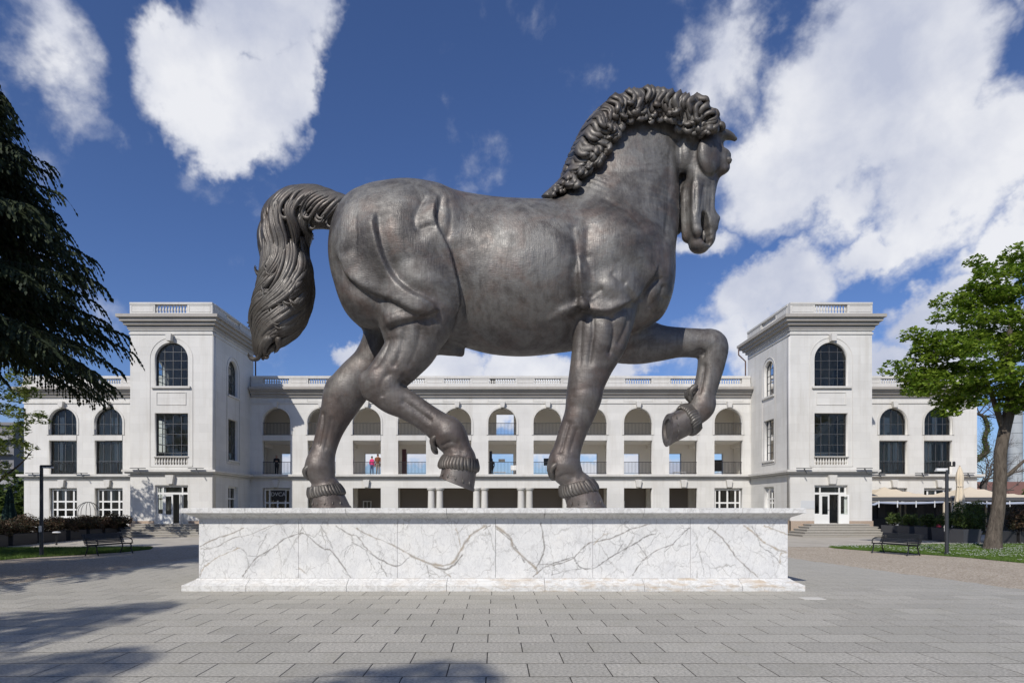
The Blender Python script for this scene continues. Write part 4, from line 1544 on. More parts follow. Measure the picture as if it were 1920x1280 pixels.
class Field:
    def __init__(self, lo, hi, h):
        self.lo = np.array(lo, float)
        self.h = h
        self.n = np.ceil((np.array(hi) - self.lo) / h).astype(int) + 1
        self.V = np.full(self.n, 3.0, np.float32)

    def box(self, lo, hi):
        a = np.clip(np.floor((np.array(lo) - self.lo) / self.h).astype(int), 0, self.n - 1)
        b = np.clip(np.ceil((np.array(hi) - self.lo) / self.h).astype(int) + 1, 1, self.n)
        ax = [(self.lo[i] + self.h * np.arange(a[i], b[i])).astype(np.float32) for i in range(3)]
        return tuple(slice(a[i], b[i]) for i in range(3)), ax[0][:, None, None], ax[1][None, :, None], ax[2][None, None, :]

    def union(self, sl, d, k):
        a = self.V[sl]
        if k > 0:
            h = np.maximum(k - np.abs(a - d), 0) / k
            self.V[sl] = np.minimum(a, d) - h * h * k * 0.25
        else:
            self.V[sl] = np.minimum(a, d)

    def carve(self, sl, d, k):
        a = self.V[sl]
        h = np.maximum(k - np.abs(a + d), 0) / k
        self.V[sl] = np.maximum(a, -d) + h * h * k * 0.25

    def limb(self, P, k=0.2, sub=5, carve=False, pad=0.6):
        """P rows: x, z, y centre, in-plane radius, lateral half width"""
        P = catmull(P, sub)
        rm = P[:, 3].max() + pad
        lo = (P[:, 0].min() - rm, (P[:, 2] - P[:, 4]).min() - pad, P[:, 1].min() - rm)
        hi = (P[:, 0].max() + rm, (P[:, 2] + P[:, 4]).max() + pad, P[:, 1].max() + rm)
        sl, X, Y, Z = self.box(lo, hi)
        x = X[:, :, :]
        X2 = X[:, 0, :]          # (nx,1)
        Z2 = Z[0, 0, :][None, :]
        best = None
        for i in range(len(P) - 1):
            a, b = P[i], P[i + 1]
            dx, dz = b[0] - a[0], b[1] - a[1]
            L2 = dx * dx + dz * dz + 1e-9
            t = np.clip(((X2 - a[0]) * dx + (Z2 - a[1]) * dz) / L2, 0, 1)
            q = np.sqrt((X2 - a[0] - t * dx) ** 2 + (Z2 - a[1] - t * dz) ** 2)
            r = a[3] + (b[3] - a[3]) * t
            key = q / r
            w = a[4] + (b[4] - a[4]) * t
            yc = a[2] + (b[2] - a[2]) * t
            if best is None:
                best = [key, q, r, w, yc]
            else:
                m = key < best[0]
                for j, arr in enumerate((key, q, r, w, yc)):
                    best[j] = np.where(m, arr, best[j])
        key, q, r, w, yc = [b[:, None, :].astype(np.float32) for b in best]
        d = (np.sqrt(key * key + ((Y - yc) / w) ** 2) - 1) * np.minimum(r, w)
        (self.carve if carve else self.union)(sl, d.astype(np.float32), k)

    def ell(self, c, r, k=0.2, rot=0.0, yaw=0.0, carve=False, pad=0.5):
        """ellipsoid; rot turns it in the x-z plane, yaw about the vertical"""
        m = max(r) + pad
        sl, X, Y, Z = self.box(np.array(c) - m, np.array(c) + m)
        x, y, z = X - c[0], Y - c[1], Z - c[2]
        if yaw:
            cy, sy = math.cos(yaw), math.sin(yaw)
            x, y = x * cy + y * sy, -x * sy + y * cy
        if rot:
            ca, sa = math.cos(rot), math.sin(rot)
            x, z = x * ca + z * sa, -x * sa + z * ca
        d = (np.sqrt((x / r[0]) ** 2 + (y / r[1]) ** 2 + (z / r[2]) ** 2) - 1) * min(r)
        (self.carve if carve else self.union)(sl, d.astype(np.float32), k)

    def mesh(self):
        V = self.V
        S = V < 0
        n = V.shape
        idx = np.full((n[0] - 1, n[1] - 1, n[2] - 1), -1, np.int64)
        cnt = np.zeros(idx.shape, np.int8)
        for i in (0, 1):
            for j in (0, 1):
                for k in (0, 1):
                    cnt += S[i:n[0] - 1 + i, j:n[1] - 1 + j, k:n[2] - 1 + k]
        act = (cnt > 0) & (cnt < 8)
        ai = np.argwhere(act)
        idx[act] = np.arange(len(ai))
        acc = np.zeros((len(ai), 3))
        num = np.zeros(len(ai))
        corners = [(i, j, k) for i in (0, 1) for j in (0, 1) for k in (0, 1)]
        for a in corners:
            for ax in range(3):
                if a[ax]:
                    continue
                b = list(a)
                b[ax] = 1
                va = V[ai[:, 0] + a[0], ai[:, 1] + a[1], ai[:, 2] + a[2]]
                vb = V[ai[:, 0] + b[0], ai[:, 1] + b[1], ai[:, 2] + b[2]]
                m = (va < 0) != (vb < 0)
                t = np.where(m, va / np.where(m, va - vb, 1), 0)
                p = np.tile(np.array(a, float), (len(ai), 1))
                p[:, ax] += t
                acc[m] += p[m]
                num[m] += 1
        verts = self.lo + self.h * (ai + acc / num[:, None])
        quads = []
        for ax in range(3):
            sl_a = [slice(None)] * 3
            sl_b = [slice(None)] * 3
            sl_a[ax] = slice(0, n[ax] - 1)
            sl_b[ax] = slice(1, n[ax])
            A, B = S[tuple(sl_a)], S[tuple(sl_b)]
            e = np.argwhere(A != B)
            o1, o2 = [q for q in range(3) if q != ax]
            ok = (e[:, o1] > 0) & (e[:, o2] > 0) & (e[:, o1] < n[o1] - 1) & (e[:, o2] < n[o2] - 1)
            e = e[ok]
            flip = A[tuple(e.T)]
            c = []
            for d1, d2 in ((-1, -1), (0, -1), (0, 0), (-1, 0)):
                q = e.copy()
                q[:, o1] += d1
                q[:, o2] += d2
                c.append(idx[tuple(q.T)])
            Q = np.stack(c, 1)
            if ax == 1:
                flip = ~flip
            Q[~flip] = Q[~flip][:, ::-1]
            quads.append(Q)
        return verts, np.concatenate(quads)


def horse_field():
    g = Field((-6.6, DM - 2.6, 1.9), (7.6, DM + 2.6, 14.2), 0.043)

    def L(rows, d, **kw):
        out = []
        for r in rows:
            px, py, rad = r[0], r[1], r[2]
            lat = r[3] if len(r) > 3 else 0.85
            dd = r[4] if len(r) > 4 else d
            p = WP(px, py, dd)
            rm = rad / F * dd
            out.append((p[0], p[2], dd, rm, rm * lat))
        g.limb(out, **kw)

    # ---- trunk: ellipse sections solved so that their outline passes through the measured back and belly lines
    st = [(690, 358, 600, 1.45), (720, 344, 622, 1.72), (772, 335.5, 640, 1.85), (820, 341, 646, 1.80), (862, 357, 650, 1.66), (920, 367, 664, 1.62),
          (980, 373, 668, 1.68), (1040, 372, 663, 1.70), (1090, 366, 655, 1.62), (1140, 368, 640, 1.48), (1190, 390, 622, 1.28), (1225, 420, 606, 1.05)]
    T = []
    for px, yt, yb, w in st:
        mt, mb = (VY - yt) / F, (VY - yb) / F
        h = (mt - mb) * DM / 2
        for _ in range(30):
            h -= 0.5 * ((math.hypot(h, mt * w) + math.hypot(h, mb * w)) - (mt - mb) * DM) / 2
        zc = mt * DM - math.hypot(h, mt * w)
        T.append(((px - VX) / F * DM, EYE + zc, h, w))
    T = catmull(T, 4)
    sl, X, Y, Z = g.box((-6.4, DM - 2.5, 5), (6.5, DM + 2.5, 12.5))
    xs = X[:, 0, 0]
    xc = np.clip(xs, T[0, 0], T[-1, 0])
    zc = np.interp(xc, T[:, 0], T[:, 1])[:, None, None]
    hh = np.interp(xc, T[:, 0], T[:, 2])[:, None, None]
    ww = np.interp(xc, T[:, 0], T[:, 3])[:, None, None]
    cap = np.where(xs < T[0, 0], 1.02, 0.55)
    q = ((xs - xc) / cap)[:, None, None]
    yy, zz = np.abs((Y - DM) / ww), np.abs((Z - zc) / hh)
    d = ((q ** 2 + yy ** 2 + zz ** 2) ** 0.5 - 1) * np.minimum(hh, ww)
    g.union(sl, d.astype(np.float32), 0.0)

    def E(px, py, rx, rz, dep, ry, **kw):
        p = WP(px, py, dep)
        g.ell(p, (rx / F * dep, ry, rz / F * dep), **kw)

    for near in (True, False):
        s = -1 if near else 1
        dep = DM + s * 0.80
        # croup and thigh masses
        E(742, 478, 108, 122, dep, 1.08, k=0.35)
        E(690, 470, 66, 108, dep + s * -0.05, 0.92, k=0.3)
        E(800, 500, 62, 92, dep + s * 0.02, 0.95, k=0.25)
        E(700, 545, 60, 70, dep, 0.80, k=0.3)
        E(836, 420, 26, 62, DM + s * 1.25, 0.40, k=0.3)
        # shoulder
        E(1150, 480, 82, 88, DM + s * 0.72, 0.95, k=0.35)
        E(1140, 548, 60, 42, DM + s * 0.95, 0.72, k=0.16, rot=0.25)
        E(1100, 510, 34, 72, DM + s * 0.95, 0.55, k=0.25)
        E(1214, 545, 36, 52, DM + s * 0.50, 0.66, k=0.25, rot=-0.2)
        # ribs swell
        E(980, 520, 140, 120, DM + s * 0.55, 1.22, k=0.4)

    # ---- near hind leg (carried forward) and far hind leg (standing)
    L([(790, 545, 78, .75), (782, 590, 72, .72), (776, 622, 58, .72), (772, 648, 49, .74), (752, 676, 43, .76), (730, 702, 39, .74), (722, 722, 39, .74), (736, 744, 32, .76),
       (764, 760, 27.5, .82), (800, 783, 25.5, .88), (826, 802, 28.5, .92), (842, 815, 32, .92), (858, 842, 25.5, .95), (862, 864, 32, .98)], DN - 0.12, k=0.14)
    L([(734, 560, 74, .8), (738, 600, 60, .8), (728, 640, 48, .78), (700, 682, 40, .76), (668, 712, 38, .76), (648, 738, 38, .76), (632, 772, 31, .8),
       (618, 808, 24.5, .88), (607, 845, 22.5, .9), (600, 876, 27.5, .95), (608, 904, 22, .95), (612, 922, 30, .98)], DF, k=0.14)
    # hock points and tendons
    L([(686, 712, 15, .8), (694, 734, 16, .8)], DN - 0.12, k=0.12)
    L([(626, 722, 14, .8), (622, 742, 15, .8)], DF, k=0.12)
    # ---- near fore leg (standing) and far fore leg (lifted)
    L([(1138, 560, 60, .75), (1132, 600, 56, .74), (1124, 640, 50, .76), (1110, 682, 40.5, .8), (1099, 720, 34.5, .88), (1095, 744, 33.5, .92), (1087, 775, 28.5, .9),
       (1073, 812, 26, .88), (1063, 845, 26, .9), (1058, 872, 30.5, .95), (1074, 899, 24, .95), (1084, 916, 32, .98)], DN + 0.05, k=0.12)
    L([(1150, 622, 56, .8), (1192, 637, 45, .8), (1232, 643, 34, .82), (1275, 642, 27.5, .85), (1312, 644, 27, .9), (1335, 649, 28.5, .92), (1334, 680, 25, .9),
       (1327, 712, 22.5, .88), (1319, 742, 22, .9), (1315, 762, 25, .95), (1300, 780, 21, .95), (1290, 788, 25, .98)], DF, k=0.12)
    L([(1064, 880, 12, .7), (1040, 880, 14, .7)], DN + 0.05, k=0.1)
    L([(584, 880, 12, .7), (592, 885, 14, .7)], DF, k=0.1)
    # accessory folds: elbow skin, sheath
    L([(1030, 600, 3, 2), (1052, 588, 9, 2), (1084, 578, 12, 2)], DM - 1.22, k=0.10)
    L([(800, 640, 22, .9), (835, 646, 20, .8), (858, 656, 12, .7), (864, 662, 7, .8)], DM, k=0.12)
    L([(770, 630, 34, 1.2), (805, 646, 22, 1.1)], DM, k=0.1)

    # ---- neck
    L([(1120, 470, 112, .72), (1150, 420, 116, .66), (1166, 370, 106, .60), (1168, 325, 104, .52), (1176, 285, 96, .46), (1196, 250, 78, .46), (1228, 236, 58, .50),
       (1266, 232, 48, .58), (1302, 238, 42, .68), (1318, 252, 36, .8)], DM, k=0.25)
    # throat cord and jugular ridge
    for s in (-1, 1):
        L([(1256, 400, 8, 1.2), (1252, 450, 12, 1.2), (1236, 520, 18, 1.2)], DM + s * 0.24, k=0.25)

    # ---- head, turned a little away from the viewer
    a = R(24)
    pv = WP(1320, 240, DM)
    Fv = np.array((math.cos(a), math.sin(a), 0))
    Nv = np.array((math.sin(a), -math.cos(a), 0))

    def H(f, s_, py):
        p = pv + Fv * f + Nv * s_
        p[2] = EYE + (VY - py) / PXM
        return p

    hs = [(0.02, 240, .52, .36), (0.03, 270, .56, .43), (0.01, 305, .56, .43), (-0.06, 340, .47, .34), (-0.13, 380, .42, .28), (-0.17, 412, .42, .27), (-0.14, 440, .40, .29), (-0.16, 456, .30, .26)]
    hs = catmull([(f, EYE + (VY - py) / PXM, rf, w) for f, py, rf, w in hs], 5)
    zlo, zhi = hs[:, 1].min() - 1.2, hs[:, 1].max() + 1.2
    sl, X, Y, Z = g.box((pv[0] - 2, DM - 2, zlo), (pv[0] + 2, DM + 2, zhi))
    fx = (X - pv[0]) * Fv[0] + (Y - pv[1]) * Fv[1] + 0 * Z
    sx = (X - pv[0]) * Nv[0] + (Y - pv[1]) * Nv[1] + 0 * Z
    best = None
    for i in range(len(hs) - 1):
        p, q_ = hs[i], hs[i + 1]
        df, dz = q_[0] - p[0], q_[1] - p[1]
        t = np.clip(((fx - p[0]) * df + (Z - p[1]) * dz) / (df * df + dz * dz), 0, 1)
        rr = p[2] + (q_[2] - p[2]) * t
        w_ = p[3] + (q_[3] - p[3]) * t
        k2 = ((fx - p[0] - t * df) ** 2 + (Z - p[1] - t * dz) ** 2) / rr ** 2 + (np.abs(sx) / w_) ** 2
        dd_ = (np.sqrt(k2) - 1) * np.minimum(rr, w_)
        best = dd_ if best is None else np.minimum(best, dd_)
    g.union(sl, best.astype(np.float32), 0.10)

    def HE(f, s_, py, r, **kw):
        g.ell(H(f, s_, py), r, yaw=a, **kw)

    for s in (-1, 1):
        HE(-0.17, 0.36 * s, 306, (0.37, 0.20, 0.57), k=0.025)                 # cheek plate
        HE(-0.48, 0.20 * s, 384, (0.15, 0.13, 0.62), k=0.09)                  # jaw bar
        HE(-0.46, 0.20 * s, 425, (0.16, 0.12, 0.40), k=0.10)
        HE(0.36, 0.33 * s, 310, (0.24, 0.17, 0.32), k=0.14)                   # eye socket
        HE(0.40, 0.37 * s, 295, (0.20, 0.14, 0.08), k=0.10, rot=-0.3)         # brow
        HE(0.40, 0.36 * s, 325, (0.15, 0.13, 0.08), k=0.08, rot=0.4)          # lower lid
        HE(0.06, 0.26 * s, 374, (0.07, 0.07, 0.45), k=0.08)                   # facial crest
        HE(-0.14, 0.25 * s, 382, (0.08, 0.07, 0.46), k=0.07)
        HE(-0.33, 0.23 * s, 384, (0.06, 0.06, 0.46), k=0.08)
        HE(0.14, 0.20 * s, 420, (0.20, 0.15, 0.28), k=0.14)                   # nostril
        HE(0.24, 0.27 * s, 420, (0.10, 0.09, 0.17), k=0.05)
        HE(0.29, 0.33 * s, 424, (0.09, 0.10, 0.11), k=0.04, carve=True)
        HE(-0.42, 0.22 * s, 444, (0.15, 0.12, 0.15), k=0.05)                  # lip fold
    HE(-0.46, -0.50, 362, (0.16, 0.20, 1.05), k=0.10)
    g.ell(H(-0.50, -0.05, 266), (0.34, 0.30, 0.30), k=0.15)
    g.ell(H(-0.62, -0.15, 292), (0.26, 0.26, 0.50), k=0.12)                          # the jaw of the far side shows behind the near one
    HE(-0.18, 0, 465, (0.22, 0.21, 0.13), k=0.12)                             # chin
    HE(0.10, 0, 448, (0.20, 0.22, 0.20), k=0.14)                              # upper lip
    # open mouth: the corner high, the gap running down to the lips
    for f, py, rf, rz in ((-0.26, 416, 0.09, 0.14), (-0.24, 427, 0.13, 0.20), (-0.20, 439, 0.15, 0.20), (-0.16, 450, 0.15, 0.14), (-0.10, 459, 0.13, 0.09)):
        HE(f, 0, py, (rf * 1.25, 0.9, rz), k=0.035, carve=True)
    HE(-0.10, 0, 446, (0.05, 0.17, 0.20), k=0.02)                              # teeth and tongue
    # ears
    for s in (-1, 1):
        p0, p1 = H(0.20, 0.30 * s, 262), H(0.86 if s > 0 else 0.62, 0.44 * s, 266)
        for i in range(7):
            u = i / 6
            c = p0 * (1 - u) + p1 * u
            c[2] += 0.10 * math.sin(u * 3) - 0.05 * u
            g.ell(c, (0.17 * (1 - u) ** 0.7 + 0.02,) * 2 + (0.15 * (1 - u) ** 0.7 + 0.02,), k=0.06)
    return g, H


hf, HEADP = horse_field()
HV, HQ = hf.mesh()
HV = HV.astype(float)


def vert_normals(V, Q):
    n = np.cross(V[Q[:, 2]] - V[Q[:, 0]], V[Q[:, 3]] - V[Q[:, 1]])
    N = np.zeros_like(V)
    for k in range(4):
        np.add.at(N, Q[:, k], n)
    return N / (np.linalg.norm(N, axis=1)[:, None] + 1e-12)


HN = vert_normals(HV, HQ)
# centre of the mesh decides which way the winding goes
if np.mean((HN * (HV - np.array((0, DM, 8)))).sum(1)) < 0:
    HQ = HQ[:, ::-1]
    HN = -HN

# muscle seams: polylines in the plane of the photograph, laid on both flanks of the horse (depth m, width px)
SEAMS = [
    ([(826, 366), (820, 388), (819, 413), (834, 446), (845, 469), (856, 511), (862, 545), (863, 573), (852, 598)], .105, 4.5, 1),
    ([(707, 398), (706, 420), (710, 441), (716, 466), (727, 494), (744, 522), (772, 545), (806, 562), (824, 582)], .100, 6, 1),
    ([(632, 480), (638, 494), (648, 517), (673, 539), (701, 553), (735, 565), (772, 584), (800, 592)], .095, 6, -1),
    ([(800, 366), (786, 386), (777, 410), (784, 428), (806, 424), (822, 432)], .045, 8, 0),
    ([(841, 372), (846, 400), (843, 430), (838, 447)], .035, 7, 0),
    ([(724, 614), (745, 606), (772, 600), (800, 592), (826, 583)], .075, 6, -1),
    ([(728, 612), (727, 640), (716, 668), (700, 690)], .05, 5, 0),
    ([(760, 610), (750, 660), (735, 690)], .04, 6, 0),
    ([(790, 610), (782, 650), (764, 690)], .03, 6, 0),
    ([(735, 700), (722, 705), (712, 730), (720, 745)], .035, 6, 0),
    ([(752, 748), (780, 768), (812, 792)], .045, 4, 0),
    ([(1083, 480), (1081, 520), (1083, 545), (1083, 572), (1090, 582)], .085, 5, -1),
    ([(1084, 575), (1098, 582), (1120, 588), (1143, 588), (1164, 578), (1184, 566)], .125, 4.5, -1),
    ([(1145, 510), (1160, 522), (1176, 532)], .04, 5, 0),
    ([(1104, 560), (1118, 548), (1130, 540)], .035, 5, 0),
    ([(1184, 566), (1196, 562), (1210, 540), (1226, 522), (1235, 500)], .075, 5, -1),
    ([(1200, 568), (1214, 545), (1230, 528), (1244, 520)], .05, 4, 0),
    ([(1215, 578), (1236, 556), (1246, 532)], .045, 4, 0),
    ([(1225, 590), (1242, 575), (1250, 555)], .045, 4, 0),
    ([(1146, 590), (1152, 612), (1150, 640), (1142, 668)], .07, 5, 0),
    ([(1185, 570), (1176, 610), (1160, 650)], .05, 6, 0),
    ([(1110, 590), (1112, 620), (1108, 650), (1104, 690)], .06, 7, 0),
    ([(1090, 590), (1088, 640), (1086, 690)], .035, 6, 0),
    ([(1120, 366), (1150, 380), (1185, 399), (1205, 424), (1221, 449), (1236, 486)], .03, 7, 0),
    ([(1073, 420), (1078, 450), (1083, 480)], .04, 8, 0),
    ([(1103, 420), (1100, 470), (1092, 510)], .04, 9, 0),
    ([(1100, 470), (1108, 520), (1104, 550)], .03, 8, 0),
    ([(1256, 275), (1256, 330), (1254, 400), (1246, 450)], .035, 6, 0),
    ([(1275, 265), (1276, 310), (1276, 350)], .04, 4, 0),
    ([(1068, 786), (1058, 820), (1050, 852)], .045, 5, 0),
    ([(1084, 800), (1076, 825), (1068, 850)], .03, 5, 0),
    ([(605, 770), (603, 800), (596, 840)], .05, 3.5, 0),
    ([(622, 780), (616, 810), (608, 845)], .035, 3.5, 0),
    ([(1320, 680), (1317, 710), (1310, 740)], .05, 3.5, 0),
    ([(1066, 735), (1090, 730), (1124, 726)], .015, 8, 0),
    ([(1066, 758), (1090, 764), (1116, 768)], .015, 8, 0),
    ([(764, 724), (756, 718), (750, 708)], .03, 4, 0),
    ([(774, 716), (762, 712), (752, 700)], .03, 3, 0), ([(776, 726), (762, 724), (754, 716)], .03, 3, 0),
    ([(826, 836), (846, 828), (862, 834)], .035, 3.5, 0), ([(830, 846), (850, 838), (872, 846)], .035, 3.5, 0), ([(834, 856), (856, 850), (880, 858)], .03, 3.5, 0),
    ([(1048, 895), (1064, 890), (1078, 896)], .03, 4, 0), ([(1302, 668), (1312, 664), (1322, 668)], .035, 3.5, 0), ([(1304, 660), (1314, 656), (1324, 662)], .035, 3.5, 0),
    ([(1302, 400), (1304, 360), (1302, 335)], .035, 2.5, 0), ([(1312, 410), (1316, 380), (1320, 345)], .035, 2.5, 0), ([(1322, 415), (1326, 385), (1330, 345)], .035, 2.5, 0),
]
side = np.where(HN[:, 1] < 0, -1.0, 1.0)
yl = np.where(side < 0, HV[:, 1], 2 * DM - HV[:, 1])       # far flank read as the mirror image of the near one
U = VX + F * HV[:, 0] / yl
W_ = VY - F * (HV[:, 2] - EYE) / yl
lat = np.clip(np.abs(HN[:, 1]) * 2.2 - 0.15, 0, 1)
headz = HV[:, 0] > WP(1284, 0, DM)[0]
disp = np.zeros(len(HV))
for pts, dep, wid, soft in SEAMS:
    dep = dep * 1.3
    pts = catmull(pts, 4)
    m = (U > pts[:, 0].min() - 6 * wid) & (U < pts[:, 0].max() + 6 * wid) & (W_ > pts[:, 1].min() - 6 * wid) & (W_ < pts[:, 1].max() + 6 * wid)
    m &= (side < 0) | ((pts[:, 1].mean() < 640) & ~headz)
    ii = np.nonzero(m)[0]
    if not len(ii):
        continue
    best = np.full(len(ii), 1e9)
    sgd = np.zeros(len(ii))
    tt = np.zeros(len(ii))
    for k in range(len(pts) - 1):
        a, b = pts[k], pts[k + 1]
        dv = b - a
        t = np.clip(((U[ii] - a[0]) * dv[0] + (W_[ii] - a[1]) * dv[1]) / (dv @ dv + 1e-9), 0, 1)
        q = np.hypot(U[ii] - a[0] - t * dv[0], W_[ii] - a[1] - t * dv[1])
        mm = q < best
        cr_ = ((U[ii] - a[0]) * -dv[1] + (W_[ii] - a[1]) * dv[0]) / (np.hypot(*dv) + 1e-9)
        sgd = np.where(mm, cr_, sgd)
        best = np.where(mm, q, best)
        tt = np.where(mm, (k + t) / (len(pts) - 1), tt)
    ends = np.clip(np.minimum(tt, 1 - tt) * 7 + 0.15, 0, 1)
    if soft:                                 # one muscle laps over its neighbour
        bulge = 1 / (1 + np.exp(-np.sign(soft) * sgd / (0.30 * wid)))
        prof = bulge * 0.80 * dep * np.exp(-(best / (4.6 * wid)) ** 2) - (1 - bulge) * 0.55 * dep * np.exp(-(best / (2.8 * wid)) ** 2) - 0.45 * dep * np.exp(-(best / (0.5 * wid)) ** 2)
    else:
        prof = -0.50 * dep * np.exp(-(best / (0.6 * wid)) ** 2) - 0.62 * dep * np.exp(-(best / (2.3 * wid)) ** 2) + dep * 0.16 * np.exp(-((best - 4.6 * wid) / (2.4 * wid)) ** 2)
    disp[ii] += prof * ends
# soft swelling of ribs and veins so that no flank is perfectly smooth
HV = HV + HN * (disp * lat)[:, None]
foot = HV[:, 2] < PLINTH_TOP + 0.02
HV[foot, 2] = np.maximum(HV[foot, 2], PLINTH_TOP + 0.02)

horse = empty('horse_statue', WP(930, 0, DM) * np.array((1, 1, 0)) + np.array((0, 0, PLINTH_TOP)),
              'colossal dark bronze horse statue striding on the veined marble plinth', 'statue')
HB = np.array(horse.location)
body = mesh_obj('body', HV - HB, HQ, M_BRONZE, horse, smooth=True)
HBVH = BVHTree.FromPolygons([tuple(v) for v in HV], [tuple(q) for q in HQ.tolist()])


def flank(x, z, default):
    hit = HBVH.ray_cast(Vector((x, DM - 5, z)), Vector((0, 1, 0)), 5.6)
    return hit[0].y if hit[0] is not None else default


class Locks(MB):
    def lock(self, pts, r0, r1, n=7, ridge=0.28, phase=0.0, flatten=0.75):
        """tapered ribbed strand of cast hair"""
        pts = [Vector(p) for p in pts]
        m = len(pts)
        vs = []
        prev = None
        for i, p in enumerate(pts):
            t = (pts[min(i + 1, m - 1)] - pts[max(i - 1, 0)])
            if t.length < 1e-9:
                t = Vector((0, 0, -1))
            t.normalize()
            u = Vector((0, -1, 0)) if prev is None else prev
            u = u - t * u.dot(t)
            if u.length < 1e-4:
                u = t.cross(Vector((1, 0, 0)))
            u.normalize()
            prev = u
            w = t.cross(u)
            s = i / (m - 1)
            r = (r0 * (1 - s) + r1 * s) * (0.55 + 0.45 * min(1, s * 6)) * (1.0 if s < 0.85 else max(0.25, (1 - s) / 0.15))
            for k in range(n * 2):
                an = math.pi * k / n
                rr = r * (1 + (ridge if k % 2 == 0 else -ridge) * 0.6)
                vs.append(p + u * (math.cos(an) * rr * flatten) + w * (math.sin(an) * rr))
        q = n * 2
        fs = []
        for i in range(m - 1):
            for k in range(q):
                k2 = (k + 1) % q
                fs.append((i * q + k, i * q + k2, (i + 1) * q + k2, (i + 1) * q + k))
        fs.append(tuple(range(q - 1, -1, -1)))
        fs.append(tuple((m - 1) * q + k for k in range(q)))
        self.add(vs, fs)


rng = random.Random(5)
# ---- mane: rows of waved locks hanging from the crest, curled at the ends
CREST = catmull([(1020, 367), (1036, 352), (1052, 336), (1062, 308), (1073, 282), (1087, 254), (1103, 227), (1130, 199), (1164, 179), (1205, 169), (1241, 170.5), (1278, 181), (1306, 194), (1330, 214), (1340, 236)], 8)
seg = np.hypot(*np.diff(CREST, axis=0).T)
cum = np.concatenate([[0], np.cumsum(seg)])
TOT = cum[-1]


def crest(s):
    s = min(max(s, 0), TOT)
    x = np.interp(s, cum, CREST[:, 0])
    y = np.interp(s, cum, CREST[:, 1])
    e = 2.0
    tx = np.interp(min(s + e, TOT), cum, CREST[:, 0]) - np.interp(max(s - e, 0), cum, CREST[:, 0])
    ty = np.interp(min(s + e, TOT), cum, CREST[:, 1]) - np.interp(max(s - e, 0), cum, CREST[:, 1])
    l = math.hypot(tx, ty)
    return x, y, tx / l, ty / l


mane = Locks()


def mane_lock(s, side_, length, layer, wave, curl, r0, ph, nturn=0.75, start=0.0, sg=1):
    x, y, tx, ty = crest(s)
    nx, ny = -ty, tx                       # into the neck (image y points down)
    q = s / TOT
    if q < 0.42:
        gx, gy = nx * 0.80 + 0.10, ny * 0.80 + 0.30
    else:
        gx, gy = nx * 0.62, ny * 0.62 + 0.38
    l = math.hypot(gx, gy)
    gx, gy = gx / l, gy / l
    px_, py_ = -gy, gx
    pts = []
    n1 = 22
    for i in range(n1):
        u = i / (n1 - 1)
        a = start + (length - start) * u
        o = wave * (math.sin(ph + a / 36.0 * 6.28) - math.sin(ph + start / 36.0 * 6.28)) * min(1, u * 2.0 + 0.1)
        pts.append(((x + gx * a + px_ * o, y + gy * a + py_ * o), u * (1 - 0.25 * (start > 0)) + 0.25 * (start > 0)))
    if curl > 0:
        (ex, ey), _ = pts[-1]
        (bx, by), _ = pts[-2]
        an = math.atan2(ey - by, ex - bx)
        cx, cy = ex, ey
        m = 13
        for i in range(1, m + 1):
            an += sg * nturn * 6.28 / m * (0.7 + 0.6 * i / m)
            step = curl * 6.28 / m * (1 - 0.6 * i / m)
            cx += math.cos(an) * step
            cy += math.sin(an) * step
            pts.append(((cx, cy), 1.0 + i / m))
    out = []
    lj = rng.uniform(-0.05, 0.09)
    for (qx, qy), u in pts:
        P = WP(qx, qy, DM - 0.5)
        ys = flank(P[0], P[2], DM - 0.1)
        lift = lj * min(1, u * 3) + 0.07 + 0.10 * layer + 0.12 * math.sin(min(u, 1) * math.pi * 0.9) + (0.07 if u > 1 else 0)
        d1 = min(ys, DM) - lift
        k = min(1, u * 3.0)
        d1 = (DM + 0.02) * (1 - k) + d1 * k
        if side_ > 0:
            d1 = 2 * DM - d1
            P = WP(qx, qy, DM)
        else:
            P = WP(qx, qy, DM - 0.5 * k)
        out.append((P[0], d1, P[2]))
    mane.lock(out, r0, r0 * 0.5, n=4, ridge=0.34, flatten=0.9)


def mane_len(q):
    return np.interp(q, [0, 0.06, 0.15, 0.3, 0.45, 0.6, 0.75, 0.9, 1.0], [10, 26, 48, 60, 60, 62, 60, 56, 30])


N_L = 46
for layer in range(3):
    for i in range(N_L):
        s = TOT * (i + 0.5 + 0.33 * layer + rng.uniform(-0.2, 0.2)) / N_L
        q = s / TOT
        if q > 1:
            continue
        length = mane_len(q) * (1.0, 0.86, 0.72)[layer] * rng.uniform(0.86, 1.06)
        ph = 2.2 * math.sin(q * 9.0) + 0.9 * layer + rng.uniform(-0.3, 0.3)
        cl = rng.uniform(3.4, 4.8) if layer < 1 or (layer == 1 and i % 2) else (3.6 if i % 5 == 0 else 0)
        if q < 0.08:
            cl *= 0.6
        mane_lock(s, -1, length, layer, rng.uniform(3.6, 5.2), cl, rng.uniform(0.085, 0.145), ph, rng.uniform(0.5, 0.95), sg=1 if math.sin(q * 31 + layer) > -0.2 else -1)
for i in range(40):                                        # the other side, seen only over the crest
    s = TOT * (i + 0.5) / 40
    mane_lock(s, 1, 40 * rng.uniform(0.8, 1.1), 1, 3, 4, 0.13, 0.3 * i)
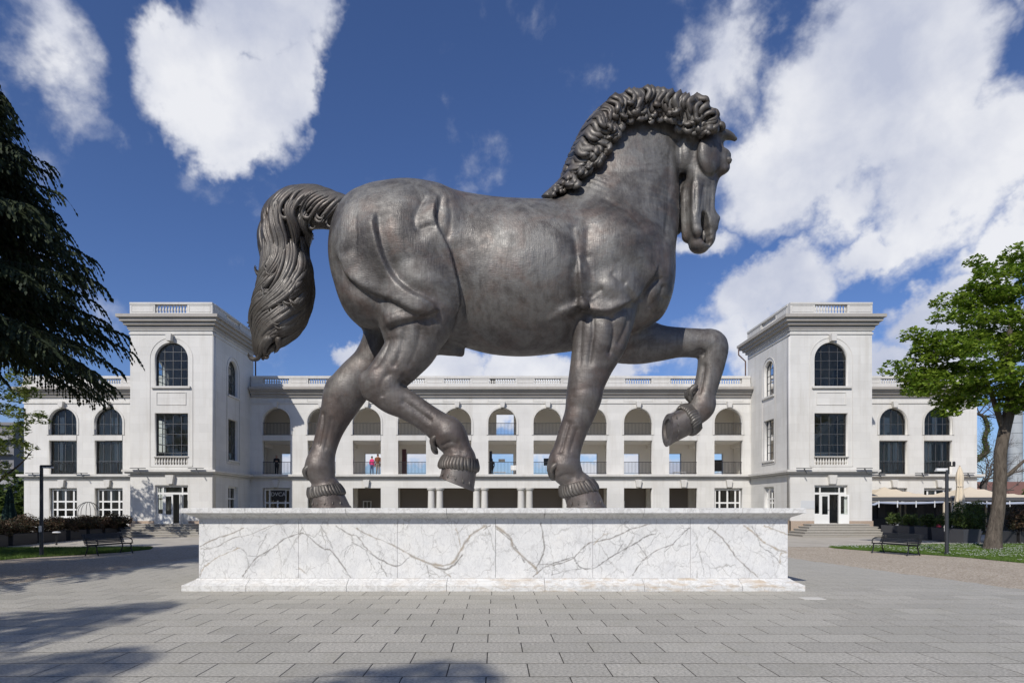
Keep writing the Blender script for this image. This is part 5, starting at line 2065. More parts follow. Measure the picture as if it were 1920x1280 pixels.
# forelock knots over the brow
for (px_, py_), r, turn, a0 in (((1312, 186), 10, 0.9, 2.6), ((1324, 196), 11, -0.8, 3.6), ((1330, 208), 11, 0.8, 2.2), ((1337, 222), 11, -0.9, 3.9), ((1342, 234), 10, 0.9, 2.4), ((1349, 246), 10, -0.7, 3.4), ((1322, 212), 10, 0.7, 3.2)):
    pts = []
    dpt = DM - 0.30 + rng.uniform(-0.15, 0.35)
    x, y, an = px_ - r * 0.6, py_ - r * 0.9, math.pi / 2 - 0.3 * (1 if turn > 0 else -1)
    for i in range(22):
        u = i / 21
        P = WP(x, y, dpt - 0.18 * math.sin(u * 3.0))
        pts.append(tuple(P))
        an += turn * 6.28 / 21 * (-0.6 if u < 0.4 else 1.5)
        st_ = r * 0.24 * (1 - 0.45 * u)
        x += math.cos(an) * st_
        y += math.sin(an) * st_
    mane.lock(pts, 0.13, 0.05, n=4, ridge=0.34)
mv = np.array(mane.v) - HB
mane_o = mesh_obj('mane', mv, mane.f, M_BRONZE_HAIR, horse, smooth=True)

# ---- tail: a thick core wrapped in strands
TP = catmull([(690, 420, 22, 0), (655, 408, 26, 0), (628, 404, 31, 0), (600, 398, 35, 0), (570, 399, 38, 0), (545, 413, 41, 0), (533, 446, 38, 0), (533, 480, 35, 0), (537, 515, 42, 0), (533, 552, 44, 0), (522, 586, 43, 0), (510, 614, 36, 0), (500, 638, 23, 0), (492, 656, 11, 0), (490, 668, 4, 0)], 8)
TCEN = np.array([WP(p[0], p[1], DM) for p in TP])
TRAD = TP[:, 2] / F * DM * 0.93
tseg = np.linalg.norm(np.diff(TCEN, axis=0), axis=1)
tcum = np.concatenate([[0], np.cumsum(tseg)])
TT = tcum[-1]


def tail_pt(s, th, off=0.0):
    s = min(max(s, 0), TT)
    c = np.array([np.interp(s, tcum, TCEN[:, k]) for k in range(3)])
    e = 0.1
    t = np.array([np.interp(min(s + e, TT), tcum, TCEN[:, k]) - np.interp(max(s - e, 0), tcum, TCEN[:, k]) for k in range(3)])
    t /= np.linalg.norm(t)
    r = np.interp(s, tcum, TRAD) + off
    b = np.array((0, -1, 0.0))
    nrm = np.cross(t, b)
    return c + nrm * (r * math.sin(th)) + b * (r * math.cos(th) * 0.95)


tail = Locks()
core = MB()
cpts, crad = [], []
for i in range(len(TP)):
    cpts.append(TCEN[i])
    crad.append(TRAD[i] * 0.90)
core.tube(cpts, crad, n=20)
tail.add(core.v, core.f)
def flow(sn):
    """turn of the hair round the tail per unit of tail length (radians per whole tail)"""
    return float(np.interp(sn, [0, 0.14, 0.28, 0.37, 0.48, 0.57, 0.70, 0.85, 1.0], [-13, -15, -11, -6.5, -4.0, 3.0, 5.5, 6.0, 5.0]))


def tail_clump(sn, th, ln, nst, r0, spread, flick):
    ph = rng.uniform(0, 6.28)
    for j in range(nst):
        jj = j - (nst - 1) / 2
        s_, t_ = sn + rng.uniform(-0.008, 0.008), th + jj * spread
        pts = []
        n1 = 20
        L = ln * rng.uniform(0.85, 1.1)
        arch_ = 0.05 + 0.05 * math.cos(jj / max(nst, 1) * 3)
        for k in range(n1):
            u = k / (n1 - 1)
            wob = 0.10 * math.sin(ph + u * 5.5) * u
            pts.append(tail_pt(s_ * TT, t_ + wob - jj * spread * 0.45 * u, 0.0 + arch_ * math.sin(u * 3.0) + 0.02))
            s_ += L / n1
            t_ += flow(s_) * L / n1
        if flick and j % 3 == 0 and abs(math.sin(t_)) < 0.8:
            p = np.array(pts[-1])
            d = p - np.array(pts[-2])
            d /= np.linalg.norm(d)
            sv_ = np.cross(d, (0, 1, 0))
            sv_ /= np.linalg.norm(sv_) + 1e-9
            an = 0.0
            for k in range(8):
                an += flick * 0.42
                p = p + (d * math.cos(an) + sv_ * math.sin(an)) * 0.075 * (1 - k / 14) + np.array((0, -0.008, 0))
                pts.append(p.copy())
        rr = r0 * rng.uniform(0.85, 1.15)
        tail.lock([tuple(p) for p in pts], rr * 1.08, rr * 0.5, n=3, ridge=0.45, flatten=0.85)


for i in range(46):                         # arch: hair combed over from the ridge to the under side
    sn = -0.06 + 0.36 * (i + rng.uniform(-0.3, 0.3)) / 46
    tail_clump(sn, 1.75 + rng.uniform(-0.2, 0.3), rng.uniform(0.13, 0.19), 3, 0.085, 0.10, rng.choice((0, 0, 1)))
    if i % 2:
        tail_clump(sn, 3.4, 0.12, 3, 0.085, 0.12, 0)
for i in range(40):                          # the hanging length
    sn = 0.26 + 0.56 * i / 40 + rng.uniform(-0.02, 0.02)
    th = rng.uniform(-2.6, 2.6) if i % 2 else rng.uniform(-0.9, 2.2) * (-1 if sn > 0.5 else 1)
    tail_clump(sn, th, rng.uniform(0.20, 0.32), rng.randint(4, 7), 0.09, 0.13, rng.choice((0, 1, -1)))
for i in range(18):
    tail_clump(0.30 + 0.4 * rng.random(), rng.uniform(2.4, 4.0), 0.28, 5, 0.10, 0.14, 0)
# free curls at the tip
for (sx_, sy_), (ex_, ey_), bend, r0 in (((500, 582), (463, 604), -16, .17), ((496, 570), (468, 592), -14, .13), ((505, 606), (465, 613), 12, .15), ((508, 622), (472, 626), 10, .13),
                                         ((505, 632), (487, 669), 4, .15), ((508, 632), (496, 670), 5, .14), ((522, 632), (514, 662), -4, .10), ((502, 560), (480, 556), -10, .13), ((505, 540), (484, 536), 12, .12), ((506, 515), (490, 506), -9, .12)):
    pts = []
    for k in range(16):
        u = k / 15
        x = sx_ + (ex_ - sx_) * u
        y = sy_ + (ey_ - sy_) * u
        l = math.hypot(ex_ - sx_, ey_ - sy_)
        b = bend * math.sin(u * math.pi)
        x += -(ey_ - sy_) / l * b
        y += (ex_ - sx_) / l * b
        P = WP(x, y, DM - 0.45 + 0.3 * u)
        pts.append(tuple(P))
    tail.lock(pts, r0, r0 * 0.35, n=5, ridge=0.3)
tail_o = mesh_obj('tail', np.array(tail.v) - HB, tail.f, M_BRONZE_HAIR, horse, smooth=True)


# ---- hooves with coronet curls, shoe and nails
def hoof(cor, sole, d, lat_c, lat_s, name='hoof', nails=5):
    """cor / sole: (heel px, toe px) of the coronet line and of the sole line in the leg's own plane"""
    ca, cb = WP(*cor[0], d), WP(*cor[1], d)
    sa, sb = WP(*sole[0], d), WP(*sole[1], d)
    mb = MB()
    n = 28
    rows = [(0.0, 0.93), (0.06, 1.0), (0.5, 1.0), (0.86, 1.0), (0.87, 1.035), (1.0, 1.04), (1.0, 0.72), (0.90, 0.66)]
    vs = []
    for t, sc in rows:
        a = ca * (1 - t) + sa * t
        b = cb * (1 - t) + sb * t
        c = (a + b) / 2
        h = (b - a) / 2
        lat_ = (lat_c * (1 - t) + lat_s * t)
        for k in range(n):
            an = 2 * math.pi * k / n
            cc, ss = math.cos(an), math.sin(an)
            fl = 1.0 - (0.10 if cc < -0.7 else 0)
            p = c + h * (cc * sc * fl)
            p[1] += ss * lat_ * sc
            vs.append(tuple(p - HB))
    fs = []
    for i in range(len(rows) - 1):
        for k in range(n):
            k2 = (k + 1) % n
            fs.append((i * n + k, i * n + k2, (i + 1) * n + k2, (i + 1) * n + k))
    fs.append(tuple(range(n)))
    fs.append(tuple((len(rows) - 1) * n + k for k in range(n)))
    mb.add(vs, fs)
    ho = mb.build(name, M_BRONZE, horse, smooth=True)
    # coronet: a rope of short curls
    cl = Locks()
    ax = ((sa + sb) - (ca + cb)) / 2
    ax /= np.linalg.norm(ax)
    c = (ca + cb) / 2
    h = (cb - ca) / 2
    m = 34
    for k in range(m):
        jt = rng.uniform(0.8, 1.2)
        an = 2 * math.pi * (k + 0.5) / m
        o = h * math.cos(an) + np.array((0, math.sin(an) * lat_c, 0))
        on = o / np.linalg.norm(o)
        p0 = c + o * 0.78 - ax * 0.24
        p1 = c + o * 0.90 - ax * 0.17
        p2 = c + o * 0.98 - ax * 0.03 + on * 0.02
        p3 = c + o * 1.0 + ax * 0.09 * jt + np.cross(on, ax) * 0.06
        cv = catmull([p0, p1, p2, p3], 4)
        cl.lock([tuple(q - HB) for q in cv], 0.088 * jt, 0.045, n=4, ridge=0.3)
    mesh_obj('coronet_hair', cl.v, cl.f, M_BRONZE_HAIR, ho, smooth=True)
    # clenched nails
    for k in range(nails):
        an = -math.pi * 0.5 + (k - (nails - 1) / 2) * 0.42
        t = 0.72
        a = ca * (1 - t) + sa * t
        b = cb * (1 - t) + sb * t
        cc = (a + b) / 2
        hh = (b - a) / 2
        lat_ = lat_c * (1 - t) + lat_s * t
        p = cc + hh * math.cos(an) + np.array((0, math.sin(an) * lat_, 0)) - HB
        nb = MB()
        nb.lathe([(0.015, -0.05), (0.028, 0.0), (0.015, 0.05)], p, 6)
        nb.build('nail', M_BRONZE_HAIR, ho)
    return ho


hoof(((826, 872), (894, 880)), ((821, 894), (888, 921)), DN - 0.12, 0.48, 0.52)
hoof(((582, 930), (643, 922)), ((585, 951.2), (657, 951.2)), DF, 0.50, 0.58)
hoof(((1054, 928), (1118, 914)), ((1060, 951.2), (1136, 951.2)), DN + 0.05, 0.48, 0.56)
hoof(((1276, 764), (1299, 812)), ((1251, 774), (1251, 836)), DF, 0.50, 0.56)
# fetlock tufts
for (px_, py_), d, n_ in (((1036, 884), DN + 0.05, 9), ((580, 884), DF, 8), ((816, 834), DN - 0.12, 7), ((1294, 742), DF, 7)):
    tf = Locks()
    for k in range(n_):
        dy = (k - n_ / 2) * 0.07
        a = rng.uniform(-4, 4)
        P = [WP(px_ + 8, py_ - 14 + a, d) + np.array((0, dy, 0)), WP(px_ - 3, py_ - 4 + a, d) + np.array((0, dy, 0)), WP(px_ - 2, py_ + 7 + a, d) + np.array((0, dy * 0.7, 0)), WP(px_ + 5, py_ + 13 + a, d) + np.array((0, dy * 0.4, 0))]
        tf.lock([tuple(q - HB) for q in catmull(P, 4)], 0.09, 0.04, n=4, ridge=0.25)
    mesh_obj('fetlock_tuft', tf.v, tf.f, M_BRONZE_HAIR, horse, smooth=True)
# the visible eye
ep = HEADP(0.45, 0.47, 311)
em = MB()
em.lathe([(0.02, -0.10), (0.07, -0.07), (0.10, 0.0), (0.07, 0.07), (0.02, 0.10)], tuple(ep - HB), 14)
em.build('eye', M_BRONZE, horse, smooth=True)


# ------------------------------------------------------------------ trees and shrubs
def leaf_mat(name, c0, c1, trans=0.35, rough=0.55):
    m = bpy.data.materials.new(name)
    m.use_nodes = True
    n, l = m.node_tree.nodes, m.node_tree.links
    b = n['Principled BSDF']
    out = n['Material Output']
    geo = n.new('ShaderNodeNewGeometry')
    nz_ = n.new('ShaderNodeTexNoise')
    nz_.inputs['Scale'].default_value = 1.1
    nz_.inputs['Detail'].default_value = 5
    l.new(geo.outputs['Position'], nz_.inputs['Vector'])
    rp_ = n.new('ShaderNodeValToRGB')
    rp_.color_ramp.elements[0].position = 0.32
    rp_.color_ramp.elements[0].color = (*c0, 1)
    rp_.color_ramp.elements[1].position = 0.68
    rp_.color_ramp.elements[1].color = (*c1, 1)
    wn_ = n.new('ShaderNodeTexWhiteNoise')
    wn_.noise_dimensions = '1D'
    l.new(geo.outputs['Random Per Island'], wn_.inputs['W'])
    ad_ = n.new('ShaderNodeMath')
    ad_.operation = 'MULTIPLY_ADD'
    l.new(wn_.outputs['Value'], ad_.inputs[0])
    ad_.inputs[1].default_value = 0.5
    l.new(nz_.outputs['Fac'], ad_.inputs[2])
    sb = n.new('ShaderNodeMath')
    sb.operation = 'SUBTRACT'
    l.new(ad_.outputs[0], sb.inputs[0])
    sb.inputs[1].default_value = 0.25
    l.new(sb.outputs[0], rp_.inputs['Fac'])
    l.new(rp_.outputs['Color'], b.inputs['Base Color'])
    b.inputs['Roughness'].default_value = rough
    b.inputs['Specular IOR Level'].default_value = 0.3
    tr = n.new('ShaderNodeBsdfTranslucent')
    l.new(rp_.outputs['Color'], tr.inputs['Color'])
    mx = n.new('ShaderNodeMixShader')
    mx.inputs['Fac'].default_value = trans
    l.new(b.outputs[0], mx.inputs[1])
    l.new(tr.outputs[0], mx.inputs[2])
    l.new(mx.outputs[0], out.inputs['Surface'])
    return m


def bark_mat(name, c0, c1, sc=3.0):
    m = mat_new(name, c0, 0.9, 0, 0.2)
    t = NT(m)
    v = t.coord('Object', (3.0, 3.0, 0.7))
    nn = t.noise(v, sc, 7, 0.68, 0.5)
    t.set('Base Color', t.ramp(nn, [(0.32, c0), (0.66, c1)]))
    t.bump(nn, 0.8, 0.06)
    return m


M_MAPLE = leaf_mat('maple_leaf', (0.105, 0.190, 0.016), (0.260, 0.350, 0.045), 0.45)
M_YOUNG = leaf_mat('young_leaf', (0.095, 0.140, 0.022), (0.210, 0.250, 0.060), 0.4)
M_CEDAR = leaf_mat('cedar_needle', (0.016, 0.026, 0.012), (0.040, 0.055, 0.020), 0.12, 0.7)
M_HEDGE = leaf_mat('hedge_leaf', (0.030, 0.035, 0.014), (0.105, 0.060, 0.035), 0.2)
M_SHRUB = leaf_mat('shrub_leaf', (0.035, 0.065, 0.014), (0.110, 0.150, 0.035), 0.3)
M_IVY = leaf_mat('ivy_leaf', (0.070, 0.120, 0.012), (0.150, 0.200, 0.030), 0.3)
M_BARK = bark_mat('maple_bark', (0.050, 0.040, 0.032), (0.150, 0.125, 0.100))
M_BARK_D = bark_mat('dark_bark', (0.030, 0.025, 0.020), (0.085, 0.070, 0.055))
prng = np.random.default_rng(21)

LEAF5 = np.array([(0, -0.5), (0.28, -0.30), (0.50, 0.02), (0.22, 0.10), (0.16, 0.48), (0, 0.62), (-0.16, 0.48), (-0.22, 0.10), (-0.50, 0.02), (-0.28, -0.30)])
LEAF4 = np.array([(0, -0.5), (0.26, -0.05), (0.0, 0.5), (-0.26, -0.05)])


def leaves(centers, size, tilt=0.6, shape=LEAF4, droop=0.25, up=(0, 0, 1)):
    """leaf-sized faces: arrays of vertices and faces"""
    n = len(centers)
    k = len(shape)
    nrm = prng.normal(0, tilt, (n, 3)) + np.array(up)
    nrm /= np.linalg.norm(nrm, axis=1)[:, None]
    a = prng.normal(0, 1, (n, 3))
    a -= nrm * (a * nrm).sum(1)[:, None]
    a /= np.linalg.norm(a, axis=1)[:, None]
    b = np.cross(nrm, a)
    sz = prng.uniform(0.65, 1.2, n) * size
    V = (centers[:, None, :] + a[:, None, :] * (shape[None, :, 0, None] * sz[:, None, None]) + b[:, None, :] * (shape[None, :, 1, None] * sz[:, None, None]))
    V = V - nrm[:, None, :] * (np.abs(shape[None, :, 0, None]) * sz[:, None, None] * droop)
    return V.reshape(-1, 3), np.arange(n * k).reshape(n, k)


def clump_points(c, r, n, flat=0.55):
    d = prng.normal(0, 1, (n, 3))
    d /= np.linalg.norm(d, axis=1)[:, None]
    rad = prng.uniform(0.35, 1.0, n) ** 0.5 * r
    p = d * rad[:, None]
    p[:, 2] *= flat
    p[:, 2] -= 0.18 * (p[:, 0] ** 2 + p[:, 1] ** 2) / max(r, 0.1)      # clumps hang at their edges
    return np.asarray(c) + p


def poly_tree(name, label, poly, depth, spread, trunk_pts, nclump, per, rc, leaf, lmat, bmat, size, cat='tree', group=None, seed=1, node0=None, shape=LEAF5, gap=0.0):
    """broad-leaved tree: clumps fill the crown volume whose outline was surveyed; twigs tie each clump to the limbs"""
    rr = random.Random(seed)
    xs_ = [p[0] for p in poly]
    ys_ = [p[1] for p in poly]
    cx = sum(xs_) / len(xs_)
    base = Vector(trunk_pts[0][0])
    root = empty(name, (base.x, base.y, 0), label, cat, group)
    B = np.array((base.x, base.y, 0.0))
    nodes = []
    mb = MB()
    pts = [np.array(p) for p, r in trunk_pts]
    rad = [r for p, r in trunk_pts]
    mb.tube([tuple(p - B) for p in catmull(pts, 5)], [float(x) for x in catmull([[q] for q in rad], 5)[:, 0]], 12)
    tr_n = catmull([np.append(p, r) for p, r in zip(pts, rad)], 5)
    for q in tr_n[len(tr_n) // 2:]:
        nodes.append((q[:3], q[3] * 0.7))
    cl = []
    tries = 0
    while len(cl) < nclump and tries < 20000:
        tries += 1
        px, py = rr.uniform(min(xs_), max(xs_)), rr.uniform(min(ys_), max(ys_))
        if not inside(poly, px, py):
            continue
        # distance to the outline decides how deep the crown is there
        e = min(math.hypot(px - x, py - y) for x, y in poly)
        dd = min(spread, 0.5 + e / F * depth * 1.1)
        d = depth + rr.uniform(-dd, dd)
        p = WP(px, py, d)
        if cl and min(np.linalg.norm(p - q) for q in cl) < rc * 0.55:
            continue
        cl.append(p)
    tp = np.array(nodes[-1][0])
    cl.sort(key=lambda p: min(np.linalg.norm(p - n[0]) for n in nodes))
    for p in cl:
        j = min(range(len(nodes)), key=lambda i: np.linalg.norm(nodes[i][0] - p) + 0.35 * max(0, nodes[i][0][2] - p[2]))
        a, r0 = nodes[j]
        r0 = min(r0, 0.13) * 0.82
        L = np.linalg.norm(p - a)
        if L < 0.05:
            continue
        mid = (a + p) / 2 + np.array((rr.uniform(-.12, .12), rr.uniform(-.12, .12), rr.uniform(-0.02, .16))) * L
        cv = catmull([a, mid, p], 4)
        r1 = max(0.012, r0 * 0.62)
        rads = [r0 + (r1 - r0) * i / (len(cv) - 1) for i in range(len(cv))]
        mb.tube([tuple(q - B) for q in cv], rads, 6)
        for i in (3, 6, 8):
            nodes.append((cv[min(i, len(cv) - 1)], rads[min(i, len(cv) - 1)]))
    mb.build('trunk', bmat, root, smooth=True, fix=False)
    V, Fc = [], []
    o = 0
    allp = []
    for p in cl:
        r = rc * rr.uniform(0.7, 1.25)
        allp.append(clump_points(p, r, int(per * (r / rc) ** 2)))
    allp = np.concatenate(allp)
    v, f = leaves(allp - B, leaf, 0.45, shape)
    mesh_obj('crown', v, f, lmat, root)
    return root


# --- plane of the sunlit maple on the right
MD = 27.8
poly_tree('maple_tree', 'leafy green maple with leaning trunk on the right lawn', [(1832, 474), (1862, 488), (1900, 470), (1960, 462), (2060, 480), (2120, 600), (2080, 720), (1990, 762), (1900, 765), (1850, 745), (1810, 768), (1765, 770), (1738, 750), (1700, 730), (1690, 705), (1668, 697), (1676, 682), (1718, 668), (1706, 645), (1690, 634), (1694, 614), (1734, 616), (1770, 588), (1764, 566), (1790, 540), (1826, 538), (1838, 520), (1808, 498)],
          MD, 3.6, [((WP(1861, 1031, MD)), 0.40), (WP(1864, 1000, MD), 0.31), (WP(1872, 950, MD), 0.27), (WP(1875, 900, MD), 0.26), (WP(1876, 850, MD), 0.25), (WP(1884, 805, MD), 0.24), (WP(1892, 770, MD), 0.23), (WP(1898, 720, MD + 0.3), 0.17), (WP(1890, 660, MD + 0.2), 0.13), (WP(1896, 600, MD), 0.09), (WP(1900, 540, MD), 0.05)],
          340, 150, 0.55, 0.165, M_MAPLE, M_BARK, 0.2, seed=4)
# the low bare limb that leaves the maple's trunk to the right
mp_root = bpy.data.objects['maple_tree']
mb = MB()
B_ = np.array((mp_root.location.x, mp_root.location.y, 0))
cv = catmull([WP(1878, 893, MD), WP(1893, 888, MD - 0.1), (WP(1906, 876, MD - 0.2)), WP(1922, 862, MD - 0.3), WP(1960, 830, MD - 0.5), WP(2000, 770, MD - 0.6)], 4)
mb.tube([tuple(p - B_) for p in cv], [0.12 - 0.10 * i / (len(cv) - 1) for i in range(len(cv))], 8)
cv = catmull([WP(1880, 800, MD), WP(1866, 760, MD), WP(1850, 715, MD - 0.5), WP(1826, 690, MD - 0.8)], 4)
mb.tube([tuple(p - B_) for p in cv], [0.15 - 0.11 * i / (len(cv) - 1) for i in range(len(cv))], 8)
cv = catmull([WP(1892, 770, MD), WP(1912, 735, MD), WP(1935, 690, MD + 0.4), WP(1960, 620, MD + 0.8)], 4)
mb.tube([tuple(p - B_) for p in cv], [0.15 - 0.11 * i / (len(cv) - 1) for i in range(len(cv))], 8)
mb.build('limb', M_BARK, mp_root, smooth=True, fix=False)
# --- young tree at the left edge
YD = 33.0
poly_tree('young_tree', 'young light green tree at the left edge in front of the end wall', [(-190, 640), (-60, 640), (20, 668), (44, 690), (50, 715), (84, 745), (86, 775), (60, 800), (58, 850), (20, 868), (-20, 900), (-160, 890), (-240, 760)],
          YD, 2.6, [(WP(-60, 1018, YD), 0.16), (WP(-58, 960, YD), 0.13), (WP(-50, 900, YD), 0.11), (WP(-60, 820, YD), 0.08), (WP(-70, 740, YD), 0.05)],
          150, 90, 0.55, 0.17, M_YOUNG, M_BARK_D, 0.2, seed=9)
yr = bpy.data.objects['young_tree']
B_ = np.array((yr.location.x, yr.location.y, 0))
mb = MB()
cv = catmull([WP(-52, 930, YD), WP(-10, 908, YD), WP(12, 890, YD), WP(40, 868, YD), WP(60, 845, YD)], 4)
mb.tube([tuple(p - B_) for p in cv], [0.10 - 0.08 * i / (len(cv) - 1) for i in range(len(cv))], 7)
mb.build('limb', M_BARK_D, yr, smooth=True, fix=False)


# --- cedars: tiers of boughs hung with drooping sprays
def cedar_mesh(H, Rb, zlow, seed, nb=190, dens=6.5):
    rr = random.Random(seed)
    nr = np.random.default_rng(seed)
    wood = MB()
    wood.tube([(0, 0, -0.1), (0.05, 0.02, H * 0.3), (-0.03, 0.03, H * 0.6), (0, 0, H)], [0.45, 0.36, 0.2, 0.03], 10)
    CV, ND, NW = [], [], []
    for i in range(nb):
        u = (i + rr.random()) / nb
        z = zlow + (H - zlow) * u ** 0.9
        t_ = (z - zlow) / (H - zlow)
        L = Rb * (1 - t_) ** 0.65 * rr.uniform(0.78, 1.05) + 0.35
        az = i * 2.399 + rr.uniform(-0.3, 0.3)
        dx, dy = math.cos(az), math.sin(az)
        n = 9
        pts = []
        rise = rr.uniform(0.02, 0.22)
        drop = rr.uniform(0.25, 0.42)
        for k in range(n):
            s = k / (n - 1)
            zz = z + L * (rise * s - drop * s * s) + 0.04 * math.sin(k * 1.7 + i)
            sway = 0.06 * L * math.sin(s * 3 + i)
            pts.append(np.array((dx * L * s - dy * sway, dy * L * s + dx * sway, zz)))
        wood.tube([tuple(p) for p in pts], [max(0.008, 0.07 * (L / Rb) * (1 - k / n)) for k in range(n)], 5, caps=False)
        P = catmull(pts, 3)
        m = max(4, int(L * dens))
        for q in range(m * 2):
            s = (0.12 + 0.88 * ((q // 2) + rr.random()) / m)
            s = min(s, 0.995)
            j = s * (len(P) - 1)
            j0 = int(j)
            p = P[j0] + (P[min(j0 + 1, len(P) - 1)] - P[j0]) * (j - j0)
            sd = 1 if q % 2 else -1
            tl = rr.uniform(0.45, 1.0) * (0.6 + 0.5 * (1 - s)) + 0.15
            out = np.array((dx * 0.75 - sd * dy * 0.7, dy * 0.75 + sd * dx * 0.7, rr.uniform(-0.05, 0.12)))
            nn = max(4, int(tl * 13))
            for c in range(nn):
                w = (c + 0.5) / nn
                pos = p + out * tl * w * 0.8 + np.array((0, 0, -0.80 * tl * w * w))
                dr = out * 0.8 + np.array((0, 0, -1.6 * w))
                CV.append(pos)
                ND.append(dr)
                NW.append(0.16 * (1 - 0.45 * w))
    C = np.array(CV)
    D = np.array(ND)
    D /= np.linalg.norm(D, axis=1)[:, None]
    Wd = np.array(NW)
    n = len(C)
    S = np.cross(D, nr.normal(0, 1, (n, 3)))
    S /= np.linalg.norm(S, axis=1)[:, None]
    hw = 0.030 + 0.022 * nr.random(n)
    V = np.zeros((n, 4, 3))
    V[:, 0] = C - D * Wd[:, None] * 0.7
    V[:, 1] = C + S * hw[:, None]
    V[:, 2] = C + D * Wd[:, None] * 0.9 - np.array((0, 0, 0.02))
    V[:, 3] = C - S * hw[:, None]
    return wood, V.reshape(-1, 3), np.arange(n * 4).reshape(n, 4)


wood, cv_, cf_ = cedar_mesh(17.6, 5.7, 7.3, 3, 430, 7.0)
ced = empty('cedar_tree', (-17.9, 18.2, 0), 'dark drooping cedar filling the left edge of the picture', 'tree', 'cedars along the left side')
mesh_obj('crown', cv_, cf_, M_CEDAR, ced)
wood.build('trunk', M_BARK_D, ced, smooth=True, fix=False)
# its neighbours beyond the frame, known from the shade they throw over gravel and paving
wood2, cv2, cf2 = cedar_mesh(19.0, 6.4, 2.6, 8, 220, 4.0)
cA = empty('cedar_tree', (-20.3, 8.6, 0), 'tall cedar left of the frame whose shadow covers the gravel', 'tree', 'cedars along the left side')
crown2 = mesh_obj('crown', cv2, cf2, M_CEDAR, cA)
trunk2 = wood2.build('trunk', M_BARK_D, cA, smooth=True, fix=False)
for (x, y, sc, rz, lab) in ((-26.5, 1.0, 1.12, 1.0, 'tallest cedar behind the camera on the left, shading the nearer cedar'),
                            (-15.6, -4.3, 0.80, 2.2, 'cedar behind the camera whose shadow streaks the paving'),
                            (-9.6, -9.9, 0.84, 0.4, 'cedar behind the camera whose tip shades the lowest slabs'),
                            (-14.4, -9.6, 0.86, 5.0, 'cedar behind the camera darkening the lower left corner of the paving'),
                            (-28.5, 13.5, 0.9, 3.3, 'cedar left of the frame whose shadow darkens the lawn and hedge')):
    r_ = empty('cedar_tree', (x, y, 0), lab, 'tree', 'cedars along the left side', rz)
    r_.scale = (sc, sc, sc)
    dup(crown2, r_)
    dup(trunk2, r_)


# --- bare, ivy-clad tree behind the right wing
def twig(mb, p, d, L, r, depth, rr):
    n = 4
    pts = [p]
    for k in range(n):
        d = (d + Vector((rr.gauss(0, .16), rr.gauss(0, .16), rr.gauss(0.03, .14)))).normalized()
        pts.append(pts[-1] + d * (L / n))
    mb.tube([tuple(q) for q in pts], [r * (1 - 0.5 * k / n) for k in range(n + 1)], 5 if depth > 1 else 4, caps=False)
    if depth <= 0:
        return
    for k in range(rr.randint(2, 4)):
        q = pts[rr.randint(2, n)]
        nd = (d + Vector((rr.gauss(0, .75), rr.gauss(0, .5), rr.gauss(0.1, .6)))).normalized()
        twig(mb, q, nd, L * rr.uniform(0.55, 0.8), r * 0.5, depth - 1, rr)


rb = random.Random(14)
bt = empty('bare_tree', (46.2, 55.5, 0), 'leafless twiggy tree showing beyond the right end wall', 'tree')
mb = MB()
mb.tube([(0, 0, -0.1), (0.1, 0, 2.5), (0.0, 0.1, 4.5)], [0.32, 0.26, 0.2], 8)
for k in range(9):
    twig(mb, Vector((0, 0, 2.2 + 0.3 * k)), Vector((rb.uniform(-1, 1.2), rb.uniform(-.4, .4), rb.uniform(0.2, 1.0))).normalized(), rb.uniform(2.2, 3.4), 0.09, 4, rb)
mb.build('trunk', mat_new('grey_twig', (0.10, 0.085, 0.075), 0.9), bt, fix=False)
it = empty('ivy_tree', (43.6, 54.6, 0), 'twisted ivy-green limb at the corner of the right wing', 'tree')
IB = np.array((43.6, 54.6, 0))
ID = 54.6
mb = MB()
cv = catmull([np.array((43.6, 54.6, -0.1)), np.array((43.4, 54.6, 3)), WP(1812, 880, ID), WP(1836, 858, ID), WP(1850, 845, ID), WP(1846, 822, ID), WP(1852, 802, ID), WP(1845, 782, ID), WP(1832, 775, ID)], 5)
mb.tube([tuple(p - IB) for p in cv], [0.30 - 0.17 * i / (len(cv) - 1) for i in range(len(cv))], 8)
for k in range(5):
    twig(mb, Vector(cv[-6 + k] - IB), Vector((rb.uniform(-.5, 1), 0, rb.uniform(-.2, 1))).normalized(), 2.0, 0.06, 3, rb)
mb.build('trunk', M_BARK_D, it, fix=False)
pp = []
for p in cv[8:-6]:
    pp.append(p + prng.normal(0, 0.17, (60, 3)))
v, f = leaves(np.concatenate(pp) - IB, 0.16, 0.9)
mesh_obj('ivy', v, f, M_IVY, it)


# --- shrubs
def shrub(name, label, x, y, z, rx, ry, h, n, lf, mat, cat='shrub', group=None, flat_base=True, upright=False):
    root = empty(name, (x, y, z), label, cat, group)
    d = prng.normal(0, 1, (n, 3))
    d /= np.linalg.norm(d, axis=1)[:, None]
    r = prng.uniform(0.25, 1, n) ** 0.4
    lump = 0.80 + 0.26 * np.sin(d[:, 0] * 5 + x * 3) * np.cos(d[:, 1] * 4 + y) + 0.12 * np.sin(d[:, 2] * 9)
    p = d * (r * lump)[:, None]
    p = np.c_[p[:, 0] * rx, p[:, 1] * ry, (p[:, 2] * 0.5 + 0.5) * h]
    v, f = leaves(p, lf, 0.8)
    mesh_obj('foliage', v, f, mat, root)
    m = MB()
    for k in range(7):
        a = k * 0.9
        m.tube([(0.04 * math.cos(a), 0.04 * math.sin(a), -0.05), (rx * 0.3 * math.cos(a), ry * 0.3 * math.sin(a), h * 0.4), (rx * 0.55 * math.cos(a + .3), ry * 0.55 * math.sin(a + .3), h * 0.75)], [0.02, 0.014, 0.006], 5)
    m.build('stems', M_BARK_D, root, fix=False)
    return root


